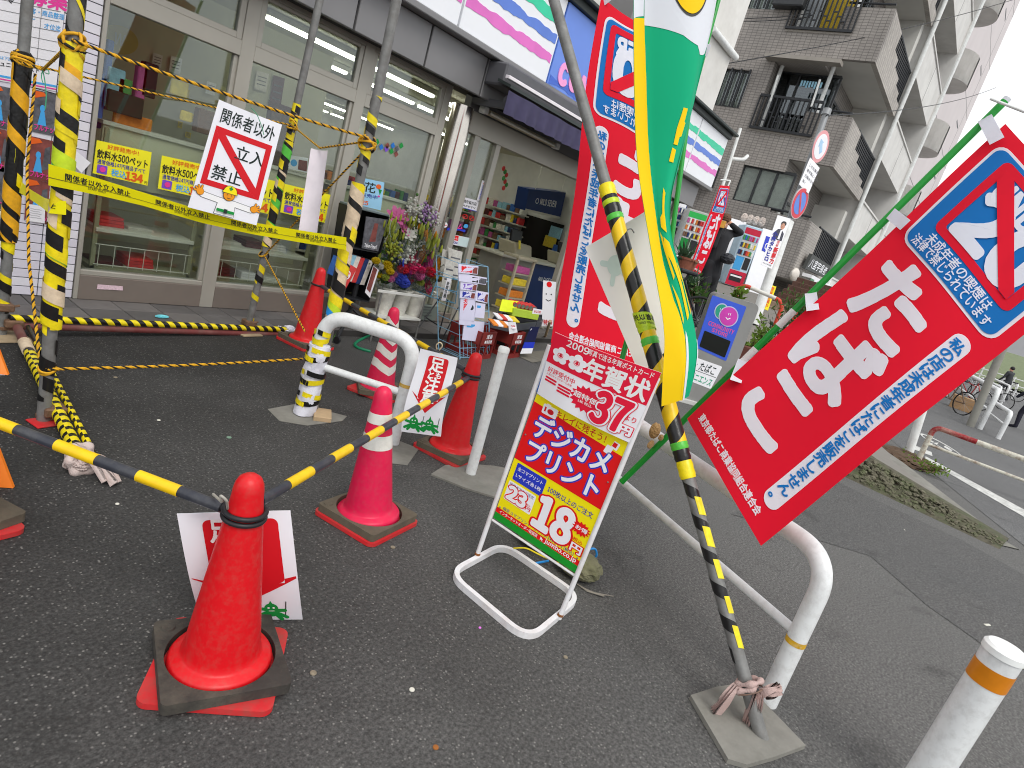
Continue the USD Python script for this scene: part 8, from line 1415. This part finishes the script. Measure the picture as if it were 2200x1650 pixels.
# far tobacco banner
FB = Thing('banner', 'small red banner in front of the person in black', 'banner', D(1520, 490, 9.6)); dq = 9.6
frow = [(1547, 398, 1568, 400), (1532, 440, 1560, 446), (1512, 487, 1545, 492), (1494, 540, 1524, 548), (1481, 577, 1504, 592)]
FL = np.array([D(a, b, dq) for a, b, _, _ in frow])[::-1]; FR = np.array([D(c_, d_, dq+0.15) for _, _, c_, d_ in frow])[::-1]; vq = np.linspace(0, 1, 5)
def ffn(u, v): L_ = np.stack([np.interp(v, vq, FL[:, k]) for k in range(3)], 1); R_ = np.stack([np.interp(v, vq, FR[:, k]) for k in range(3)], 1); u = np.asarray(u)[:, None]; return L_*(1-u)+R_*u
S = Sheet(FB, lambda u, v: ffn(1-np.asarray(u), v), 0.6, 1.8, fine=0.2, lift=0.004); tobacco(S)
fp0 = D(1569, 388, dq+0.17); fp1 = D(1466, 640, dq+0.17); FBp = Thing('banner_pole', 'white pole of the small red banner by the planters', 'pole', fp1); FBp.part('pole', rod(fp0, fp1, 0.012, 10), white_paint); FBp.part('arm', rod(D(1548, 386, dq), fp0, 0.01, 8), white_paint)
# ------------------------------------------------------------------ plants, planters, rails on the raised ground
def leafy(name, lab, ctr, spread, n, l_, w_, m_, up_bias, seed, cat='plant', stems=6):
    rg = np.random.default_rng(seed); t = Thing(name, lab, cat, ctr); L_ = []; B_ = []
    tips = [np.asarray(ctr)+np.array([rg.normal()*spread[0], rg.normal()*spread[1], abs(rg.uniform(0.3, 1.0))*spread[2]]) for _ in range(stems)]
    for tp_ in tips: B_.append(tube(fillet([ctr, (np.asarray(ctr)+tp_)/2+rg.normal(size=3)*0.03, tp_], 0.1, 4), 0.006, 5))
    for _ in range(n):
        tp_ = tips[rg.integers(stems)]; f = rg.uniform(0.25, 1.05); p_ = np.asarray(ctr)*(1-f)+tp_*f+rg.normal(size=3)*spread[0]*0.22; d_ = unit(rg.normal(size=3)+[0, 0, up_bias]); s_ = unit(np.cross(d_, rg.normal(size=3))); q = rg.uniform(0.6, 1.3)
        L_.append((np.array([p_, p_+d_*l_*q*0.45+s_*w_*q, p_+d_*l_*q, p_+d_*l_*q*0.45-s_*w_*q]), np.array([[0, 1, 2], [0, 2, 3]])))
    t.part('stems', cat_(B_), mat('stem_brown', c(92, 76, 52), 0.8), kind='stuff'); t.part('leaves', cat_(L_), m_, kind='stuff'); return t
lf_pl, lf_sp, lf_li = leaf('planter_green', c(86, 128, 54)), leaf('spiky_green', c(84, 116, 84)), leaf('light_green', c(136, 170, 66))
def spiky(lab, ctr, n, l_, seed):
    rg = np.random.default_rng(seed); t = Thing('spiky_plant', lab, 'plant', ctr); L_ = []
    for _ in range(n):
        a_ = rg.uniform(0, 6.28); e_ = rg.uniform(0.2, 1.3); d_ = np.array([math.cos(a_)*math.cos(e_), math.sin(a_)*math.cos(e_), math.sin(e_)]); s_ = unit(np.cross(d_, [0, 0, 1]))*l_*0.035; L = l_*rg.uniform(0.6, 1.1); p0 = np.asarray(ctr)+rg.normal(size=3)*0.04
        L_.append((np.array([p0-s_, p0+s_, p0+d_*L*0.6+s_, p0+d_*L*0.6-s_, p0+d_*L-[0, 0, L*0.18]]), np.array([[0, 1, 2], [0, 2, 3], [3, 2, 4]])))
    t.part('blades', cat_(L_), lf_sp, kind='stuff'); return t
terra = mat('terracotta', c(150, 92, 72), 0.8, 0.15, 8); pot_brown = mat('planter_brown', c(112, 70, 60), 0.7, 0.15, 6)
def pot(ctr, r, h, m_, lab): t = Thing('plant_pot', lab, 'plant pot', ctr); t.part('pot', lathe([(0, 0), (r*0.75, 0), (r, h), (r*1.08, h), (r*1.08, h+0.03), (r*0.9, h+0.03), (0, h-0.02)], ctr, 16), m_, smooth=40)
def on_terr(px, py, dp): P = D(px, py, dp); P[2] = terr(P[0], P[1]); return P
s1_ = D(1478, 600, 9.2); spiky('spiky plant in the pot by the small red banner, upper left', D(1470, 562, 9.2), 60, 0.42, 5); spiky('spiky plant trailing under the small red banner', D(1484, 612, 9.0), 50, 0.3, 6)
q_ = D(1478, 606, 9.2); solo('plant_stand', cube([q_[0]-0.15, q_[1]-0.15, terr(q_[0], q_[1])], q_+[0.15, 0.15, -0.05], 0.01), pot_brown, 'brown box carrying the spiky plants', 'box'); pot(D(1470, 585, 9.2), 0.14, 0.18, terra, 'terracotta pot of the upper spiky plant')
leafy('shrub', 'leafy shrub under the small red banner', D(1492, 650, 9.0), (0.14, 0.14, 0.35), 160, 0.09, 0.022, lf_pl, 0.4, 9)
leafy('shrub', 'bushy plant showing above the sign pillar', D(1580, 652, 9.3), (0.10, 0.10, 0.22), 120, 0.09, 0.025, lf_li, 0.4, 10)
for k_, (x_, y_, sp_, lab) in enumerate(((1668, 735, (0.16, 0.16, 0.75), 'tall feathery plant in the planter right of the pillar'), (1700, 722, (0.2, 0.2, 0.72), 'reddish green plant behind the green pole'), (1640, 745, (0.14, 0.14, 0.42), 'low bright green plant beside the pillar'), (1722, 700, (0.2, 0.2, 0.55), 'plant half hidden by the big red banner'), (1610, 760, (0.1, 0.12, 0.22), 'small round leaved plant at the pillar edge'))):
    leafy('planter_plant', lab, D(x_, y_, 9.2), sp_, 200, 0.085, 0.013 if k_ < 2 else 0.02, (lf_sp, lf_pl, lf_li, lf_pl, lf_li)[k_], 0.6, 20+k_, stems=9)
for x_, y_, w_, lab in ((1640, 752, 0.7, 'brown planter box beside the pillar'), (1705, 745, 0.7, 'second brown planter box behind the green pole')):
    q_ = D(x_, y_, 9.2); q_[2] = max(q_[2], terr(q_[0], q_[1])+0.05); solo('planter', cube((q_[0]-0.35, q_[1]-0.2, terr(q_[0], q_[1])-0.2), (q_[0]+0.35, q_[1]+0.2, q_[2]), 0.012), pot_brown, lab, 'planter')
rr_m, rw_m = mat('rail_red', c(206, 66, 44), 0.5, 0.15, 8), mat('rail_white', c(216, 214, 206), 0.5, 0.1, 8)
def rail_rw(a_, b_, h, lab, rad_=0.035):
    t = Thing('guard_pipe', lab, 'guard rail', (a_+b_)/2); up = np.array([0, 0, 1.0]); P = fillet([a_, a_+up*h*0.6, a_+up*h, b_+up*h, b_+up*h*0.6, b_], 0.22, 10); L = np.r_[0, np.cumsum(np.linalg.norm(np.diff(P, axis=0), axis=1))]
    s = np.linspace(0, L[-1], 100); Q = np.stack([np.interp(s, L, P[:, k]) for k in range(3)], 1)
    for k_, (i0, i1) in enumerate(((0, 40), (40, 60), (60, 99))): t.part('red_part' if k_ != 1 else 'white_part', tube(Q[i0:i1+1], rad_, 12), rr_m if k_ != 1 else rw_m, smooth=40)
    return t
ra_, rb2 = on_terr(1572, 660, 11.5), on_terr(1640, 705, 11.3); ztop_ = D(1618, 617, 11.4)[2]
rail_rw(ra_, ra_+(on_terr(1664, 700, 11.2)-ra_)*1.0, max(0.7, ztop_-ra_[2]), 'red and white guard pipe behind the sign pillar'); rc_ = on_terr(1700, 700, 11.6); rail_rw(rc_, rc_+np.array([1.4, -0.9, 0.05]), 0.85, 'red and white guard pipe by the steps')
# bicycle
def bicycle(o, ang, lab, m_, s=1.0, basket=True):
    t = Thing('bicycle', lab, 'bicycle', o); dx = np.array([math.cos(ang), math.sin(ang), 0]); dz = np.array([0, 0, 1.0]); dy = np.cross(dz, dx); r = 0.32*s; tyre = mat('tyre', c(32, 32, 32), 0.8); spoke = mat('spoke', c(170, 170, 172), 0.3, metal=0.8)
    P = lambda x, z, y=0.0: np.asarray(o)+dx*x*s+dz*z*s+dy*y*s
    for k_, x_ in enumerate((0.0, 1.05)):
        an = np.linspace(0, 2*np.pi, 29); c0 = P(x_, 0.32); w = t.part('wheel', tube(c0+r*(np.cos(an)[:, None]*dx+np.sin(an)[:, None]*dz), 0.018*s, 8, False), tyre, smooth=True)
        for a_ in np.linspace(0, np.pi, 7)[:-1]: e_ = r*(math.cos(a_)*dx+math.sin(a_)*dz); t.part('spoke', rod(c0-e_, c0+e_, 0.003, 4), spoke, parent=w)
    for a_, b_ in (((0, 0.32), (0.35, 0.80)), ((0, 0.32), (0.45, 0.30)), ((0.45, 0.30), (0.32, 0.88)), ((0.45, 0.30), (0.88, 0.72)), ((0.36, 0.68), (0.86, 0.78)), ((1.05, 0.32), (0.85, 0.95))): t.part('frame_tube', rod(P(*a_), P(*b_), 0.016*s, 8), m_, smooth=40)
    t.part('saddle', obox(P(0.2, 0.88, -0.08), dx*0.26*s, dy*0.16*s, dz*0.06*s, 0.02), black_plastic); t.part('handlebar', tube(fillet([P(0.72, 1.0, -0.26), P(0.85, 0.98, -0.2), P(0.85, 0.97, 0.2), P(0.72, 1.0, 0.26)], 0.06), 0.012*s, 8), spoke, smooth=True)
    if basket:
        b = t.part('basket', cat_([rod(P(0.98, z_, -0.15), P(0.98, z_, 0.15), 0.005, 5) for z_ in (0.66, 0.76, 0.86)]+[rod(P(1.24, z_, -0.17), P(1.24, z_, 0.17), 0.005, 5) for z_ in (0.66, 0.76, 0.86)]+[rod(P(0.98, z_, y_), P(1.24, z_, y_*1.13), 0.005, 5) for z_ in (0.66, 0.76, 0.86) for y_ in (-0.15, 0.15)]+[rod(P(x_, 0.64, y_), P(x_, 0.88, y_), 0.005, 5) for x_ in (0.98, 1.11, 1.24) for y_ in (-0.16, 0.16)]), black_plastic, kind='stuff')
    return t
bicycle(on_terr(1478, 735, 8.9), 2.2, 'dark bicycle parked behind the sign pillar', mat('bike_black', c(30, 32, 36), 0.4))
# ------------------------------------------------------------------ right edge: street furniture and far road
rusty = mat('rail_white_rust', c(206, 204, 190), 0.6, 0.1, 6, dirt=c(112, 66, 36), dirt_amt=0.95, dscale=11, bump=0.3); redrust = mat('rail_red_rust', c(142, 26, 32), 0.55, 0.15, 6, dirt=c(206, 196, 176), dirt_amt=0.6, dscale=7)
f0 = G(1971, 992, 0.0); tpz = UP(f0, 2012, 918); hz = tpz[2]
e1_ = G(2205, 988, hz); rlr = Thing('guard_pipe', 'rusty red and white guard pipe beside the road at the right edge', 'guard rail', f0); dirr = unit((e1_-np.r_[f0[:2], hz])*[1, 1, 0]); f1 = f0+dirr*(np.linalg.norm(e1_[:2]-f0[:2])+1.2)
P = fillet([f0, [*f0[:2], hz*0.6], [*f0[:2], hz], [*f1[:2], hz], [*f1[:2], 0.0]], 0.28, 12); L = np.r_[0, np.cumsum(np.linalg.norm(np.diff(P, axis=0), axis=1))]; s = np.linspace(0, L[-1], 140); Q = np.stack([np.interp(s, L, P[:, k]) for k in range(3)], 1)
for (i0, i1, m_, nm) in ((0, 18, rusty, 'white_part'), (18, 44, redrust, 'red_part'), (44, 92, rusty, 'white_part'), (92, 139, redrust, 'red_part')): rlr.part(nm, tube(Q[i0:i1+1], 0.036, 14), m_, smooth=40)
rlr.part('lower_rail', rod([*f0[:2], hz*0.52], [*f1[:2], hz*0.52], 0.02, 12), rusty, smooth=40)
leafy('weeds', 'weeds growing round the foot of the rusty guard pipe', G(1985, 1008, 0.05), (0.16, 0.16, 0.16), 160, 0.05, 0.013, lf_li, 0.4, 33, 'weeds', 10)
solo('soil', crumple(G(1945, 985, 0.0), 0.55, (1.2, 0.8, 0.14), 44, 0.3, 2.5), mat('soil', c(84, 64, 48), 0.95, 0.4, 12, bump=1.0, bscale=30, dirt=c(120, 104, 76), dirt_amt=0.5, dscale=9), kind='structure', smooth=60)
wp0 = G(1952, 975); solo('street_post', rod(wp0, UP(wp0, 1992, 850), 0.06, 14), white_paint, 'white post rising behind the red banner beside the road', 'post', smooth=40)
up_ = G(2084, 916); UPo = UP(up_, 2175, 700); solo('utility_pole', rod(up_, up_+(UPo-up_)*3.2, 0.09, 18), mat('pole_concrete', c(140, 138, 130), 0.8, 0.12, 4), 'grey concrete utility pole beyond the road', 'utility pole', smooth=40)
fa = G(2104, 922); ta = UP(fa, 2155, 842); dr_ = unit((G(2107, 817, ta[2])-ta)*[1, 1, 0]); guard(fa, fa+dr_*9.0, ta[2], 0.06, 'white guard pipe with orange band across the road', 0.35, ta[2]*0.5, 0.03)
for k_, (px_, py_) in enumerate(((2128, 880), (2150, 868), (2172, 858))): e_ = G(px_, py_); guard(e_, e_+dr_*5.0, 0.85, 0.045, ('first', 'second', 'third')[k_]+' plain white railing hoop among the far bicycles', 0.2, 0.42, 0.03)
fb = G(2144, 943); tb_ = UP(fb, 2168, 886); guard(fb, fb+dr_*2.6, max(tb_[2], 0.6), 0.05, 'low rust-stained white guard pipe at the far right', 0.25, 0.35, 0.025)
bicycle(G(2060, 890), 0.9, 'rusty bicycle leaning by the utility pole across the road', mat('bike_rust', c(120, 96, 78), 0.6)); bicycle(G(2120, 868), 1.2, 'silver bicycle parked further along the far pavement', mat('bike_silver', c(190, 190, 192), 0.4, metal=0.5)); bicycle(G(2150, 880), 1.1, 'small white bicycle behind the rust-stained rail', mat('bike_white', c(214, 214, 216), 0.4)); bicycle(G(2100, 880), 1.0, 'red bicycle among the far railings', mat('bike_red', c(170, 40, 40), 0.4)); bicycle(G(2180, 862), 1.3, 'white bicycle at the far right edge', mat('bike_white', c(214, 214, 216), 0.4))
solo('cardboard_box', cube(G(2062, 880)-[0.25, 0.3, 0], G(2062, 880)+[0.25, 0.3, 0.4], 0.01), mat('cardboard', c(166, 132, 96), 0.8, 0.12, 5), 'brown cardboard box by the rusty bicycle', 'box')
def walker(foot, h, lab, m_, lean=0.1, sit=False):
    o = np.asarray(foot, float); t = Thing('person', lab, 'person', o); k = h/1.7; fw = unit([0.6, 0.8, 0]); sd = np.array([fw[1], -fw[0], 0]); P = lambda f, s_, z: o+fw*f*k+sd*s_*k+np.array([0, 0, z*k])
    j = {'pel': (P(0, 0, 0.92), 0.14*k), 'che': (P(lean, 0, 1.28), 0.16*k), 'nek': (P(lean*1.2, 0, 1.46), 0.055*k), 'sl': (P(lean, -0.19, 1.38), 0.07*k), 'sr': (P(lean, 0.19, 1.38), 0.07*k), 'el': (P(lean+0.05, -0.26, 1.1), 0.05*k), 'er': (P(lean+0.1, 0.26, 1.1), 0.05*k), 'wl': (P(lean+0.22, -0.24, 0.9), 0.04*k), 'wr': (P(lean+0.28, 0.22, 0.92), 0.04*k), 'hl': (P(0, -0.09, 0.88), 0.1*k), 'hr': (P(0, 0.09, 0.88), 0.1*k), 'kl': (P(0.12, -0.1, 0.5), 0.07*k), 'kr': (P(-0.05, 0.1, 0.5), 0.07*k), 'al': (P(0.08, -0.1, 0.08), 0.05*k), 'ar': (P(-0.25, 0.1, 0.1), 0.05*k), 'tl': (P(0.24, -0.1, 0.04), 0.035*k), 'tr': (P(-0.1, 0.1, 0.04), 0.035*k)}
    t.part('body', body(j, [('pel', 'che'), ('che', 'nek'), ('che', 'sl'), ('che', 'sr'), ('sl', 'el'), ('el', 'wl'), ('sr', 'er'), ('er', 'wr'), ('pel', 'hl'), ('pel', 'hr'), ('hl', 'kl'), ('kl', 'al'), ('al', 'tl'), ('hr', 'kr'), ('kr', 'ar'), ('ar', 'tr')], 0.04, 6), m_, smooth=True)
    hd_ = P(lean*1.4, 0, 1.6); t.part('head', body({'a': (hd_, 0.095*k), 'b': (hd_+fw*0.03-[0, 0, 0.06], 0.065*k), 'n': (j['nek'][0], 0.05*k)}, [('a', 'b'), ('a', 'n')], 0.03, 5), skin_m, smooth=True); t.part('hair', ball(hd_-fw*0.015+[0, 0, 0.02], 0.105*k, 2, (1, 1, 0.95)), mat('hair_black', c(30, 26, 26), 0.6), smooth=True); return t
walker(G(2190, 924), 1.68, 'person in dark coat walking at the right edge', mat('coat_navy', c(30, 30, 44), 0.8)); walker(G(2148, 858), 1.66, 'person in dark jacket seen from behind among the far bicycles', mat('jacket_grey', c(52, 54, 58), 0.8))
gb = G(2190, 812); solo('grass_bank', grid(lambda u, v: np.c_[55+u*60, -26+v*26, 0.0+0*u]+np.c_[0*u, 0*u, 3.2*u+0.3*np.sin(v*9)], 14, 14), mat('grass_far', c(106, 116, 82), 0.95, 0.35, 3), 'distant green grass bank behind the far railings', 'grass', kind='stuff', smooth=True)
fl_ = Thing('fence', 'distant white railing along the far road', 'fence', (45, -4, 0))
for z_ in (0.4, 0.75, 1.1): fl_.part('rail', rod((44, -20, z_), (44, 2.0, z_), 0.03, 6), white_paint)
for y_ in np.arange(-20, 2.1, 1.5): fl_.part('post', rod((44, y_, 0), (44, y_, 1.2), 0.035, 6), white_paint)
solo('far_building', cube((150, -60, 0), (165, 3, 9.0)), mat('far_wall', c(170, 170, 172), 0.8, 0.1, 0.2), 'low grey building far along the road', 'building')
